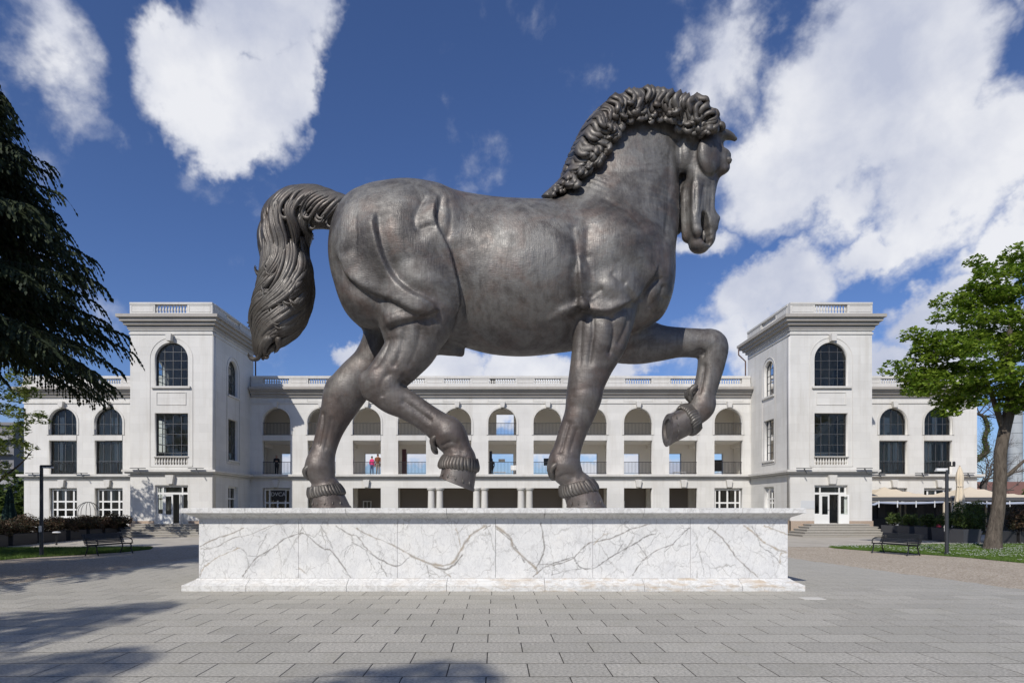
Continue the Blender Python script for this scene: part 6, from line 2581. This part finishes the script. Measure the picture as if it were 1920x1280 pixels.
# long hedge in dark troughs on the left: one continuous mass
hp = []
hx = [(-24.6, 26.8), (-25.6, 30.5), (-26.2, 35.5), (-26.4, 39.0), (-26.35, 41.6)]
HC = catmull([np.array(p) for p in hx], 12)
hroot = empty('hedge', (-26.0, 35, 0), 'reddish dark hedge in black troughs before the left wing', 'hedge')
for i in range(26000):
    j = prng.uniform(0, len(HC) - 1)
    j0 = int(j)
    c = HC[j0] + (HC[min(j0 + 1, len(HC) - 1)] - HC[j0]) * (j - j0)
    a = prng.uniform(0, 6.283)
    rr_ = prng.uniform(0, 1) ** 0.45
    bulge = 0.75 + 0.22 * math.sin(j * 1.3) + 0.12 * math.sin(j * 3.1 + 1)
    hp.append((c[0] + 0.75 * rr_ * math.cos(a) * bulge + 26.0, c[1] + 0.5 * math.sin(a * 1.7) * rr_ - 35, 0.95 + (0.52 * rr_ * math.sin(a)) * bulge + 0.10 * math.sin(j * 0.9)))
v, f = leaves(np.array(hp), 0.13, 0.9)
mesh_obj('foliage', v, f, M_HEDGE, hroot)
M_TROUGH = mat_new('black_trough', (0.022, 0.022, 0.024), 0.6)
for i in range(0, len(HC) - 5, 6):
    a, b = HC[i], HC[i + 5]
    dv = b - a
    L = np.linalg.norm(dv)
    tb_ = MB()
    tb_.box(-0.42, 0.42, 0.03, L - 0.03, 0.0, 0.62)
    o = tb_.build('trough', M_TROUGH, hroot, bevel=0.015)
    o.location = (a[0] + 26.0, a[1] - 35, 0)
    o.rotation_euler = (0, 0, math.atan2(dv[1], dv[0]) - math.pi / 2)
# a second bed beside the left wing
for k, (x, y, r, h) in enumerate(((-30.2, 43.4, 1.3, 1.5), (-33.0, 44.0, 1.4, 1.4), (-36.0, 44.4, 1.4, 1.6), (-28.2, 43.0, 0.9, 1.7))):
    shrub('shrub', ('bushy dark shrub against the left wing, second from the tower', 'bushy dark shrub under the left wing windows', 'bushy dark shrub by the left end of the wing', 'tall shrub at the foot of the left tower')[k], x, y, 0, r, 0.8, h, 2600, 0.14, M_HEDGE, group='shrubs before the left wing')


# ------------------------------------------------------------------ garden furniture
M_BLACKIRON = mat_new('bench_iron', (0.030, 0.031, 0.033), 0.45, 0.5)
M_POST = mat_new('lamp_post_grey', (0.055, 0.058, 0.064), 0.45, 0.5)
M_WHITEHEAD = mat_new('lamp_white', (0.70, 0.70, 0.69), 0.4)


def bench(label, x, y, rz):
    """slatted iron park bench with scrolled arms; front faces local -y"""
    r = empty('park_bench', (x, y, 0), label, 'bench', 'slatted iron benches beside the gravel', rz)
    Lh = 0.95
    for sgn in (-1, 1):
        m = MB()
        xx = sgn * (Lh - 0.12)
        m.tube([tuple(p) for p in catmull([(xx, -0.36, 0.0), (xx, -0.27, 0.2), (xx, -0.24, 0.40), (xx, 0.02, 0.41), (xx, 0.22, 0.42), (xx, 0.30, 0.62), (xx, 0.40, 0.86)], 4)], 0.026, 6)
        m.build('side_frame', M_BLACKIRON, r, fix=False)
        m = MB()
        m.tube([tuple(p) for p in catmull([(xx, 0.34, 0.0), (xx, 0.24, 0.22), (xx, 0.20, 0.42)], 4)], 0.026, 6)
        m.build('leg', M_BLACKIRON, r, fix=False)
        m = MB()
        m.tube([tuple(p) for p in catmull([(xx, 0.33, 0.66), (xx, 0.12, 0.70), (xx, -0.14, 0.68), (xx, -0.30, 0.60), (xx, -0.32, 0.48), (xx, -0.25, 0.40)], 4)], 0.022, 6)
        m.build('arm_rest', M_BLACKIRON, r, fix=False)
    sl = MB()
    sl.box(-Lh, Lh, -0.024, 0.024, -0.014, 0.014)
    first = None
    for k in range(9):
        y_ = -0.24 + 0.055 * k
        o = sl.build('seat_slat', M_BLACKIRON, r) if first is None else dup(first, r)
        first = first or o
        o.location = (0, y_, 0.425 + (0.012 if k in (0, 8) else 0.0))
    for k in range(7):
        s = k / 6
        o = dup(first, r)
        o.name = 'back_slat'
        o.location = (0, 0.25 + 0.15 * s, 0.50 + 0.36 * s)
        o.rotation_euler = (R(68), 0, 0)
    return r


bench('empty iron bench by the left lawn, in shade', -16.6, 25.2, R(75))
bench('empty iron bench by the right lawn, in sun', 17.15, 25.2, R(-75))


def lamp(label, x, y, h, cams):
    r = empty('lamp_post', (x, y, 0), label, 'lamp post', 'slim square-armed garden lamps')
    m = MB()
    m.lathe([(0.13, 0), (0.13, 0.05), (0.075, 0.06), (0.07, 1.0), (0.062, h)], n=12)
    m.build('post', M_POST, r, smooth=True)
    m = MB()
    m.box(-0.02, 0.44, -0.06, 0.06, h - 0.05, h + 0.03)
    m.build('arm', M_POST if not cams else M_WHITEHEAD, r, bevel=0.01)
    m = MB()
    m.box(0.10, 0.46, -0.09, 0.09, h - 0.10, h - 0.052)
    o = m.build('lamp_head', M_WHITEHEAD if not cams else M_WHITEHEAD, r, bevel=0.01)
    m = MB()
    m.box(-0.05, 0.05, -0.085, -0.06, 1.0, 1.25)
    m.build('service_hatch', M_WHITEHEAD, r)
    if cams:
        m = MB()
        m.tube([(0, 0, h), (0, 0, h + 0.34)], 0.022, 6)
        m.box(-0.34, 0.34, -0.02, 0.02, h + 0.10, h + 0.14)
        m.build('bracket', M_BLACKIRON, r)
        for dx in (-0.30, -0.12, 0.14, 0.32):
            m = MB()
            m.lathe([(0.05, -0.10), (0.055, 0.06), (0.03, 0.10)], (dx, 0, h + 0.22), 10)
            m.build('camera_unit', M_BLACKIRON, r)
    return r


lamp('dark lamp post standing by the left bench', -18.75, 24.2, 3.72, False)
lp = lamp('grey lamp post with cameras on top by the right bench', 18.98, 24.7, 3.62, True)
lp.rotation_euler = (0, 0, R(180))
# low bollard light before the hedge
bl = empty('bollard_light', (-23.6, 31.5, 0), 'low dark bollard light with pale round cap before the hedge', 'bollard light')
m = MB()
m.lathe([(0.06, 0), (0.06, 0.03), (0.035, 0.04), (0.035, 0.62)], n=10)
m.build('post', M_BLACKIRON, bl, smooth=True)
m = MB()
m.lathe([(0.04, 0.62), (0.18, 0.64), (0.20, 0.67), (0.16, 0.70), (0.05, 0.72)], n=14)
m.build('cap', M_WHITEHEAD, bl, smooth=True)
# iron hoop arbour over the hedge
ar = empty('garden_arbour', (-29.4, 42.3, 0), 'dome of thin iron hoops rising behind the left hedge', 'arbour')
for k in range(4):
    a = k * math.pi / 4
    m = MB()
    pts = [(0.75 * math.cos(a) * math.cos(t_), 0.75 * math.sin(a) * math.cos(t_), 1.55 + 0.85 * math.sin(t_)) for t_ in np.linspace(0, math.pi, 17)]
    pts = [(pts[0][0], pts[0][1], 0)] + pts + [(pts[-1][0], pts[-1][1], 0)]
    m.tube(pts, 0.018, 5)
    m.build('hoop', M_BLACKIRON, ar, fix=False)


# --- parasols
def parasol_closed(name, label, x, y, h, z0, rmax, mat, group=None):
    r = empty(name, (x, y, 0), label, 'parasol', group)
    m = MB()
    m.tube([(0, 0, 0), (0, 0, h)], 0.04, 8)
    m.build('pole', M_POST, r)
    m = MB()
    m.lathe([(0.30, 0), (0.30, 0.08), (0.05, 0.10)], n=14)
    m.build('base', M_POST, r)
    n = 32
    vs = []
    prof = [(0.03, h + 0.02), (0.16 * rmax, h - 0.12), (0.42 * rmax, h - 0.5), (0.52 * rmax, h - 0.9), (0.44 * rmax, h - 0.35 * (h - z0)), (0.62 * rmax, h - 0.55 * (h - z0)), (0.86 * rmax, z0 + 0.5), (rmax, z0 + 0.05), (rmax * 0.9, z0)]
    prof = catmull(prof, 3)
    for rr_, z in prof:
        for k in range(n):
            a = 2 * math.pi * k / n
            q = rr_ * (0.80 + 0.22 * (1 if k % 4 < 2 else -0.6) + 0.05 * math.sin(k * 3.7 + z * 5))
            vs.append((q * math.cos(a), q * math.sin(a), z))
    fs = []
    for i in range(len(prof) - 1):
        for k in range(n):
            k2 = (k + 1) % n
            fs.append((i * n + k, i * n + k2, (i + 1) * n + k2, (i + 1) * n + k))
    o = mesh_obj('folded_canopy', vs, fs, mat, r, smooth=True)
    m = MB()
    m.lathe([(0.46 * rmax, 0), (0.48 * rmax, 0.04), (0.46 * rmax, 0.08)], (0, 0, h - 0.35 * (h - z0)), 16)
    m.build('strap', mat, r)
    return r


def fabric_mat(name, c):
    m = mat_new(name, c, 0.85, 0, 0.2)
    t = NT(m)
    v = t.coord('Object')
    t.set('Base Color', t.mix(t.math('MULTIPLY', t.noise(v, 1.2, 6, 0.6), 0.5), c, tuple(q * 0.86 for q in c)))
    t.bump(t.noise(v, 2.5, 5, 0.6), 0.3, 0.05)
    return m


M_CREAM = fabric_mat('cream_canvas', (0.66, 0.57, 0.44))
M_GREENC = fabric_mat('green_canvas', (0.012, 0.030, 0.028))
parasol_closed('closed_parasol', 'tall folded cream parasol among the terrace shrubs', 33.2, 42.0, 4.98, 0.7, 0.46, M_CREAM)
parasol_closed('closed_parasol', 'folded dark green parasol at the far left before the hedge', -28.2, 34.0, 3.2, 1.0, 0.42, M_GREENC)

M_VALANCE = mat_new('dark_valance', (0.075, 0.075, 0.080), 0.7)
M_PVC = bpy.data.materials.new('clear_plastic')
M_PVC.use_nodes = True
pn, pk = M_PVC.node_tree.nodes, M_PVC.node_tree.links
pn.clear()
po = pn.new('ShaderNodeOutputMaterial')
pmx = pn.new('ShaderNodeMixShader')
pmx.inputs['Fac'].default_value = 0.22
ptr = pn.new('ShaderNodeBsdfTransparent')
pgl = pn.new('ShaderNodeBsdfGlossy')
pgl.inputs['Color'].default_value = (0.75, 0.8, 0.95, 1)
pgl.inputs['Roughness'].default_value = 0.15
pk.new(ptr.outputs[0], pmx.inputs[1])
pk.new(pgl.outputs[0], pmx.inputs[2])
pk.new(pmx.outputs[0], po.inputs['Surface'])


def canopy(label, x0, x1, y0, y1, ze, za):
    r = empty('canopy', ((x0 + x1) / 2, (y0 + y1) / 2, 0), label, 'canopy', 'cream canopies of the terrace')
    cx, cy = (x0 + x1) / 2, (y0 + y1) / 2
    hx_, hy = (x1 - x0) / 2, (y1 - y0) / 2
    n = 10
    vs = []
    for i in range(n + 1):
        for j in range(n + 1):
            u, v_ = -1 + 2 * i / n, -1 + 2 * j / n
            e = max(abs(u), abs(v_))
            z = ze + (za - ze) * (1 - e) - 0.10 * math.sin(e * math.pi) * (0.5 + 0.5 * abs(abs(u) - abs(v_)))
            vs.append((u * hx_, v_ * hy, z))
    fs = [(i * (n + 1) + j, (i + 1) * (n + 1) + j, (i + 1) * (n + 1) + j + 1, i * (n + 1) + j + 1) for i in range(n) for j in range(n)]
    o = mesh_obj('roof', vs, fs, M_CREAM, r)
    m = MB()
    for a in ((-hx_, hx_, -hy - 0.03, -hy), (-hx_, hx_, hy, hy + 0.03), (-hx_ - 0.03, -hx_, -hy, hy), (hx_, hx_ + 0.03, -hy, hy)):
        m.box(a[0], a[1], a[2], a[3], ze - 0.24, ze + 0.02)
    m.build('valance', M_VALANCE, r)
    for sx in (-1, 1):
        for sy in (-1, 1):
            m = MB()
            m.box(sx * (hx_ - 0.12) - 0.05, sx * (hx_ - 0.12) + 0.05, sy * (hy - 0.12) - 0.05, sy * (hy - 0.12) + 0.05, 0, ze - 0.05)
            m.build('post', M_CREAM, r, bevel=0.01)
    # rolled clear side sheet under the front edge, tied at intervals
    m = MB()
    pts = [(-hx_ + 0.2 + (2 * hx_ - 0.4) * k / 14, -hy + 0.1, ze - 0.52 - 0.10 * math.sin(k / 14 * math.pi) + (0.18 if k > 1 else 0.0)) for k in range(15)]
    m.tube(pts, 0.09, 8)
    m.build('rolled_sheet', mat_new('rolled_pvc', (0.42, 0.46, 0.56), 0.3), r, smooth=True)
    for k in range(4):
        xx = -hx_ + 0.9 + (2 * hx_ - 1.8) * k / 3
        m = MB()
        m.box(xx - 0.03, xx + 0.03, -hy - 0.02, -hy + 0.01, ze - 0.75, ze - 0.26)
        m.build('tie', M_WHITEHEAD, r)
    # clear sheet on the flank
    m = MB()
    m.box(hx_ - 0.10, hx_ - 0.09, -hy + 0.2, hy - 0.2, 0.3, ze - 0.25)
    m.build('side_sheet', M_PVC, r)
    return r


canopy('cream canopy beside the right tower, nearest the door', 27.55, 33.5, 43.6, 48.6, 2.76, 3.62)
canopy('wide cream canopy in the middle of the terrace', 33.7, 40.6, 43.4, 48.6, 2.74, 3.62)
canopy('cream canopy at the right edge behind the maple trunk', 40.8, 48.2, 43.4, 48.6, 2.74, 3.58)
# dark back of the terrace bar
M_BAR = mat_new('bar_dark', (0.030, 0.028, 0.030), 0.5)
bar = empty('bar_counter', (35, 48.2, 0), 'dark bar wall and counter under the terrace canopies', 'bar counter')
m = MB()
m.box(-7.2, 13, 0.55, 0.75, 0, 2.45)
m.build('back_panel', M_BAR, bar)
m = MB()
m.box(-6.8, 4.0, -0.9, -0.4, 0, 1.05)
m.box(-6.9, 4.1, -1.0, -0.3, 1.052, 1.10)
m.build('counter', M_BAR, bar)
for k in range(7):
    m = MB()
    m.box(-6.5 + 1.6 * k, -5.9 + 1.6 * k, 0.50, 0.545, 1.1, 2.2)
    m.build('shelf_panel', mat_new('shelf', (0.06, 0.05, 0.045), 0.4), bar)

# white pedestal planter by the steps
ped = empty('pedestal', (28.0, 41.3, 0), 'white square pedestal at the end of the right steps', 'pedestal')
m = MB()
m.box(-0.28, 0.28, -0.28, 0.28, 0, 0.08)
m.box(-0.20, 0.20, -0.20, 0.20, 0.082, 0.88)
m.build('shaft', M_WHITEHEAD, ped)
m = MB()
m.box(-0.30, 0.30, -0.30, 0.30, 0.882, 0.97)
m.build('cap', M_WHITEHEAD, ped, bevel=0.015)

# --- planter boxes with shrubs along the terrace
M_BOX = mat_new('planter_grey', (0.050, 0.052, 0.058), 0.6)
names = ['first', 'second', 'third', 'fourth', 'fifth']
spots = [(27.05, 39.9), (27.0, 38.2), (26.85, 36.4), (26.65, 34.7), (26.3, 32.95)]
for k, (x, y) in enumerate(spots):
    r = empty('planter_box', (x, y, 0), 'dark grey planter box, %s from the right tower steps' % names[k], 'planter', 'grey planter boxes along the terrace', R(4))
    m = MB()
    s, t0 = 0.48, 0.52
    m.add([(-s, -s, 0.03), (s, -s, 0.03), (s, s, 0.03), (-s, s, 0.03), (-t0, -t0, 0.80), (t0, -t0, 0.80), (t0, t0, 0.80), (-t0, t0, 0.80), (-t0 + .05, -t0 + .05, 0.80), (t0 - .05, -t0 + .05, 0.80), (t0 - .05, t0 - .05, 0.80), (-t0 + .05, t0 - .05, 0.80), (-t0 + .05, -t0 + .05, 0.70), (t0 - .05, -t0 + .05, 0.70), (t0 - .05, t0 - .05, 0.70), (-t0 + .05, t0 - .05, 0.70)],
          [(3, 2, 1, 0), (0, 1, 5, 4), (1, 2, 6, 5), (2, 3, 7, 6), (3, 0, 4, 7), (4, 5, 9, 8), (5, 6, 10, 9), (6, 7, 11, 10), (7, 4, 8, 11), (8, 9, 13, 12), (9, 10, 14, 13), (10, 11, 15, 14), (11, 8, 12, 15)])
    m.build('box', M_BOX, r)
    m = MB()
    m.box(-t0 + .051, t0 - .051, -t0 + .051, t0 - .051, 0.68, 0.72)
    m.build('soil', mat_new('soil', (0.035, 0.025, 0.018), 0.95), r)
    shrub('shrub', 'rounded green shrub growing in the %s planter from the steps' % names[k], x, y, 0.72, 0.62, 0.62, (0.95, 0.9, 0.95, 1.0, 1.25)[k], 1500, 0.12, M_SHRUB, group='shrubs in the planter boxes')
shrub('shrub', 'large loose shrub with pale blossoms behind the lamp post', 27.9, 34.6, 0.3, 1.25, 1.0, 2.2, 4200, 0.13, M_SHRUB)
shrub('shrub', 'reddish shrub behind the maple trunk on the terrace edge', 29.2, 32.6, 0.5, 1.0, 0.9, 1.7, 2600, 0.13, M_HEDGE)
shrub('shrub', 'yellow-green shrub at the right edge of the terrace', 30.6, 33.0, 0.5, 1.0, 0.9, 1.6, 2600, 0.13, M_SHRUB)
# round stone pot
pot = empty('stone_pot', (27.35, 33.6, 0), 'round pale stone pot beside the planter boxes', 'pot')
m = MB()
m.lathe([(0.26, 0), (0.30, 0.05), (0.36, 0.5), (0.40, 0.58), (0.40, 0.66), (0.33, 0.66), (0.30, 0.55)], n=20)
m.build('bowl', mat_new('grey_stone', (0.25, 0.25, 0.245), 0.8), pot, smooth=True)
for k, (x, y) in enumerate(((28.3, 32.0), (29.6, 31.9), (30.9, 31.8))):
    r = empty('planter_box', (x, y + 0.9, 0), ('dark trough just left of the maple trunk', 'dark trough behind the maple trunk', 'dark trough at the right picture edge')[k], 'planter', 'dark troughs by the right lawn')
    m = MB()
    m.box(-0.60, 0.60, -0.35, 0.35, 0.0, 0.68)
    m.build('box', M_TROUGH, r, bevel=0.02)


# --- red terrace chairs
M_RED = mat_new('red_seat', (0.42, 0.022, 0.045), 0.6)


def chair(label, x, y, rz):
    r = empty('terrace_chair', (x, y, 0), label, 'chair', 'red terrace chairs', rz)
    m = MB()
    m.box(-0.23, 0.23, -0.23, 0.23, 0.43, 0.50)
    m.build('seat', M_RED, r, bevel=0.02)
    m = MB()
    m.box(-0.23, 0.23, 0.20, 0.26, 0.52, 0.95)
    m.build('backrest', M_RED, r, bevel=0.02)
    for a in (-0.2, 0.2):
        for b in (-0.2, 0.22):
            m = MB()
            m.tube([(a, b, 0), (a * 0.95, b * 0.95, 0.44)], 0.016, 6)
            m.build('leg', M_BLACKIRON, r)


chair('red chair glimpsed between the second and third planters', 28.6, 38.2, R(200))
chair('red chair left of the folded parasol', 28.9, 35.5, R(170))
chair('red chair right of the folded parasol', 29.9, 35.3, R(120))
chair('red chair behind the stone pot', 29.6, 34.2, R(60))
chair('red chair at the right picture edge', 32.0, 34.4, R(20))


# ------------------------------------------------------------------ people on the galleries
def person(label, x, y, z, rz, top, legs, hair, h=1.7, pose='stand', extra=None):
    g = Field((-0.45, -0.40, -0.02), (0.45, 0.45, 1.85), 0.022)
    k = 0.05
    st = pose != 'lean'

    def limb(rows, kk=0.04):
        g.limb([(a, b, c, r_, r_ * w) for a, b, c, r_, w in rows], k=kk, sub=3, pad=0.1)
    # rows: x, z, y, radius, lateral factor
    limb([(0, 0.92, 0, .150, .72), (0, 1.05, 0, .145, .70), (0, 1.22, 0.0, .165, .72), (0, 1.38, 0.0, .150, .66), (0, 1.45, 0.0, .09, .8), (0, 1.53, -0.01, .06, 1.0)])
    g.ell((0, -0.015, 1.63), (0.083, 0.098, 0.118), k=0.03)
    g.ell((0, -0.115, 1.615), (0.018, 0.02, 0.025), k=0.02)
    for s in (-1, 1):
        g.ell((s * 0.083, 0.0, 1.625), (0.012, 0.022, 0.03), k=0.01)
        fwd = 0.06 * s
        limb([(s * .085, 0.92, 0, .095, 1.0), (s * .09, 0.70, -0.01 + fwd * .4, .082, 1.0), (s * .092, 0.48, fwd * .8, .062, 1.0), (s * .095, 0.25, fwd, .055, 1.0), (s * .095, 0.08, fwd + .02, .042, 1.0)])
        limb([(s * .095, 0.045, fwd - 0.09, .04, 1.2), (s * .095, 0.05, fwd + 0.02, .045, 1.2)], 0.02) if False else g.ell((s * .095, fwd - 0.05, 0.045), (0.05, 0.125, 0.045), k=0.03)
        if pose == 'stand':
            limb([(s * .19, 1.38, 0, .058, 1), (s * .235, 1.12, 0.02, .048, 1), (s * .235, 0.98, -0.03, .042, 1), (s * .215, 0.84, -0.08, .034, 1)])
            hand = np.array((s * .21, -0.10, 0.77))
        elif pose == 'fold':
            limb([(s * .19, 1.38, 0, .06, 1), (s * .23, 1.13, -0.04, .05, 1)])
            limb([(s * .23, 1.13, -0.04, .046, 1), (s * .10, 1.16, -0.17, .04, 1), (-s * .02, 1.19, -0.20, .034, 1)])
            hand = np.array((-s * .06, -0.21, 1.20))
        else:                                     # arms forward on a rail
            limb([(s * .19, 1.38, 0, .06, 1), (s * .24, 1.16, -0.10, .05, 1), (s * .20, 1.10, -0.28, .04, 1)])
            hand = np.array((s * .19, -0.34, 1.09))
        g.ell(hand, (0.035, 0.045, 0.05), k=0.02)
        for f_ in range(4):
            g.ell(hand + np.array(((f_ - 1.5) * 0.017, -0.03 - 0.004 * (f_ % 2), -0.05)), (0.010, 0.012, 0.035), k=0.008)
        g.ell(hand + np.array((-s * 0.035, -0.02, -0.015)), (0.012, 0.012, 0.032), k=0.008)
    V, Q = g.mesh()
    N = vert_normals(V, Q)
    if np.mean((N * (V - np.array((0, 0, 0.9)))).sum(1)) < 0:
        Q = Q[:, ::-1]
    sc = h / 1.75
    root = empty('person', (x, y, z), label, 'person', None, rz)
    mats = [mat_new('skin', (0.45, 0.28, 0.20), 0.6), mat_new('top_cloth', top, 0.85), mat_new('leg_cloth', legs, 0.85), mat_new('hair_dark', hair, 0.7), mat_new('shoe', (0.03, 0.028, 0.026), 0.6)]
    me = bpy.data.meshes.new('body')
    me.from_pydata((V * sc).tolist(), [], Q.tolist())
    for m_ in mats:
        me.materials.append(m_)
    cen = V[Q].mean(1)
    idx = np.zeros(len(Q), np.int32)
    rx = np.abs(cen[:, 0])
    idx[(cen[:, 2] < 1.47)] = 1
    idx[(cen[:, 2] < 0.93) & (rx < 0.19)] = 2
    idx[(cen[:, 2] < 0.10)] = 4
    idx[(cen[:, 2] > 1.655) & (cen[:, 1] > -0.085)] = 3
    idx[(cen[:, 2] > 1.56) & (cen[:, 1] > 0.01)] = 3
    idx[(rx > 0.19) & (cen[:, 2] < 0.84)] = 0
    if pose == 'fold':
        idx[(cen[:, 1] < -0.175) & (cen[:, 2] > 1.1) & (cen[:, 2] < 1.27) & (rx < 0.09)] = 0
    if pose == 'lean':
        idx[(cen[:, 1] < -0.30)] = 0
    me.polygons.foreach_set('material_index', idx)
    me.shade_smooth()
    o = bpy.data.objects.new('body', me)
    link(o, root)
    return root


F1 = Z1 - 0.015
RT = ZC0 + 0.255
person('person in black with folded arms on the first-floor gallery above the sign', xw(508.5), WY + 1.2, F1, R(20), (0.015, 0.015, 0.018), (0.015, 0.015, 0.018), (0.30, 0.25, 0.20), 1.72, 'fold')
person('person in a bright pink jacket and blue jeans on the first-floor gallery', xw(692.5), WY + 1.0, F1, R(150), (0.62, 0.035, 0.16), (0.05, 0.08, 0.17), (0.03, 0.022, 0.018), 1.62, 'stand')
person('person in a rust brown jacket and beige trousers beside the pink jacket', xw(703.5), WY + 1.1, F1, R(190), (0.17, 0.062, 0.025), (0.30, 0.24, 0.19), (0.10, 0.05, 0.035), 1.82, 'stand')
person('person in black beside the pillar right of the brown jacket', xw(712.0), WY + 1.6, F1, R(175), (0.014, 0.014, 0.016), (0.014, 0.014, 0.016), (0.03, 0.022, 0.018), 1.45, 'stand')
person('person in a yellow safety vest half hidden by the pillar', xw(798.5), RY - 0.9, F1, R(250), (0.55, 0.60, 0.03), (0.04, 0.06, 0.13), (0.03, 0.022, 0.018), 1.7, 'stand')
person('short person in black beside the dark banner in the middle bay', xw(922.5), WY + 1.5, F1, R(200), (0.014, 0.014, 0.016), (0.014, 0.014, 0.016), (0.03, 0.022, 0.018), 1.45, 'stand')
person('person in black leaning on the roof balustrade at the middle', xw(924), WY + 0.95, RT, R(180), (0.012, 0.012, 0.014), (0.012, 0.012, 0.014), (0.02, 0.018, 0.016), 1.75, 'lean')
person('person on the roof terrace with only head and shoulders above the rail', xw(993.5), WY + 1.5, RT, R(10), (0.02, 0.02, 0.024), (0.02, 0.02, 0.024), (0.06, 0.035, 0.028), 1.66, 'stand')
# white garden furniture on the gallery
for px, lab in ((937, 'low white table on the gallery of the middle bay'), (1280.5, 'low white table on the gallery left of the last bays')):
    r = empty('low_table', (xw(px), WY + 0.9, F1), lab, 'table')
    m = MB()
    m.box(-0.5, 0.5, -0.3, 0.3, 0.20, 0.24)
    m.build('table_top', M_WHITEHEAD, r, bevel=0.008)
    for a in (-0.45, 0.45):
        for b in (-0.25, 0.25):
            m = MB()
            m.box(a - 0.02, a + 0.02, b - 0.02, b + 0.02, 0, 0.199)
            m.build('leg', M_WHITEHEAD, r)
r = empty('white_chair', (xw(964), WY + 1.0, F1), 'white chair on the gallery of the middle bay', 'chair')
m = MB()
m.box(-0.25, 0.25, -0.25, 0.25, 0.38, 0.42)
m.build('seat', M_WHITEHEAD, r, bevel=0.008)
m = MB()
m.prism([(0.22, 0.42), (0.26, 0.42), (0.42, 0.85), (0.38, 0.85)], 'x', -0.25, 0.25)
m.build('backrest', M_WHITEHEAD, r)
for a in (-0.22, 0.22):
    for b in (-0.22, 0.22):
        m = MB()
        m.box(a - 0.018, a + 0.018, b - 0.018, b + 0.018, 0, 0.379)
        m.build('leg', M_WHITEHEAD, r)

# ------------------------------------------------------------------ distant buildings
M_CONC = mat_new('far_concrete', (0.36, 0.385, 0.40), 0.8)
t = NT(M_CONC)
t.set('Base Color', t.ramp(t.noise(t.coord('Object', (0.4, 0.4, 0.08)), 2.0, 6, 0.6), [(0.3, (0.31, 0.335, 0.35)), (0.7, (0.42, 0.44, 0.45))]))
cyl = empty('round_tower', ((1903 - VX) / F * 150, 150, 0), 'pale round concrete tower far behind the maple trunk', 'tower')
for k in range(11):
    m = MB()
    m.lathe([(1.52, 0.05), (1.58, 0.10), (1.58, 2.55), (1.52, 2.6)], (0, 0, 2.6 * k), 28)
    m.build('drum', M_CONC, cyl, smooth=True)
m = MB()
m.lathe([(1.40, -0.2), (1.40, 28.8), (1.9, 29.0), (1.9, 29.6), (0.5, 29.9)], n=28)
m.build('shaft', M_CONC, cyl, smooth=True)
# apartment block far left
M_APT = mat_new('apartment_grey', (0.20, 0.195, 0.20), 0.85)
M_APTW = mat_new('apartment_window', (0.03, 0.035, 0.045), 0.3)
ab = empty('apartment_block', (-106, 118, 0), 'grey apartment block with rows of balconies far left', 'building')
m = MB()
m.box(-9, 9, 0, 12, 0, 18.5)
m.build('wall', M_APT, ab)
m = MB()
m.box(-9.3, 9.3, -0.3, 12.3, 18.502, 19.1)
m.build('roof', M_APT, ab)
wm = MB()
wm.box(-0.6, 0.6, -0.05, -0.004, 0, 1.5)
w0 = None
bm0 = None
for i in range(6):
    for j in range(6):
        x = -7.4 + 2.95 * i
        z = 1.1 + 2.95 * j
        o = wm.build('window', M_APTW, ab) if w0 is None else dup(w0, ab)
        w0 = w0 or o
        o.location = (x, 0, z)
    for_b = None
bb = MB()
bb.box(-8.8, 8.8, -1.1, -0.06, 0, 0.16)
bb.box(-8.8, 8.8, -1.1, -1.04, 0.162, 0.85)
b0 = None
for j in range(6):
    o = bb.build('balcony', mat_new('balcony_pale', (0.30, 0.295, 0.30), 0.8), ab) if b0 is None else dup(b0, ab)
    b0 = b0 or o
    o.location = (0, 0, 2.95 * j + 0.75)
# low brick house far right
hb = empty('brick_house', (85, 96, 0), 'low reddish house with tiled roof far right', 'building')
m = MB()
m.box(-14, 14, 0, 8, 0, 4.0)
m.build('wall', mat_new('far_brick', (0.16, 0.085, 0.07), 0.9), hb)
m = MB()
m.prism([(-0.6, 4.0), (8.6, 4.0), (4, 6.4)], 'x', -14.5, 14.5)
m.build('roof', mat_new('far_tiles', (0.17, 0.085, 0.065), 0.9), hb)
w0 = None
for i in range(8):
    wm = MB()
    wm.box(-0.5, 0.5, -0.05, -0.004, 1.2, 2.7)
    o = wm.build('window', M_APTW, hb) if w0 is None else dup(w0, hb)
    w0 = w0 or o
    o.location = (-12 + 3.4 * i, 0, 0)
# belts of trees and bushes closing the view at both ends
for x0, x1, y, h, lab in ((-75, -44, 60, 7.0, 'dark belt of bushes far left beside the building'), (46, 100, 78, 4.5, 'dark belt of bushes far right beyond the terrace')):
    n = 9000
    p = np.c_[prng.uniform(x0, x1, n), y + prng.normal(0, 1.0, n), prng.uniform(0, 1, n) ** 0.8]
    top = h * (0.7 + 0.18 * np.sin(p[:, 0] * 0.9) + 0.12 * np.sin(p[:, 0] * 2.3 + 1))
    p[:, 2] *= top
    v, f = leaves(p, 0.75, 0.9)
    o = mesh_obj('bushes', v, f, M_SHRUB, None, kind='stuff', label=lab, category='bushes')
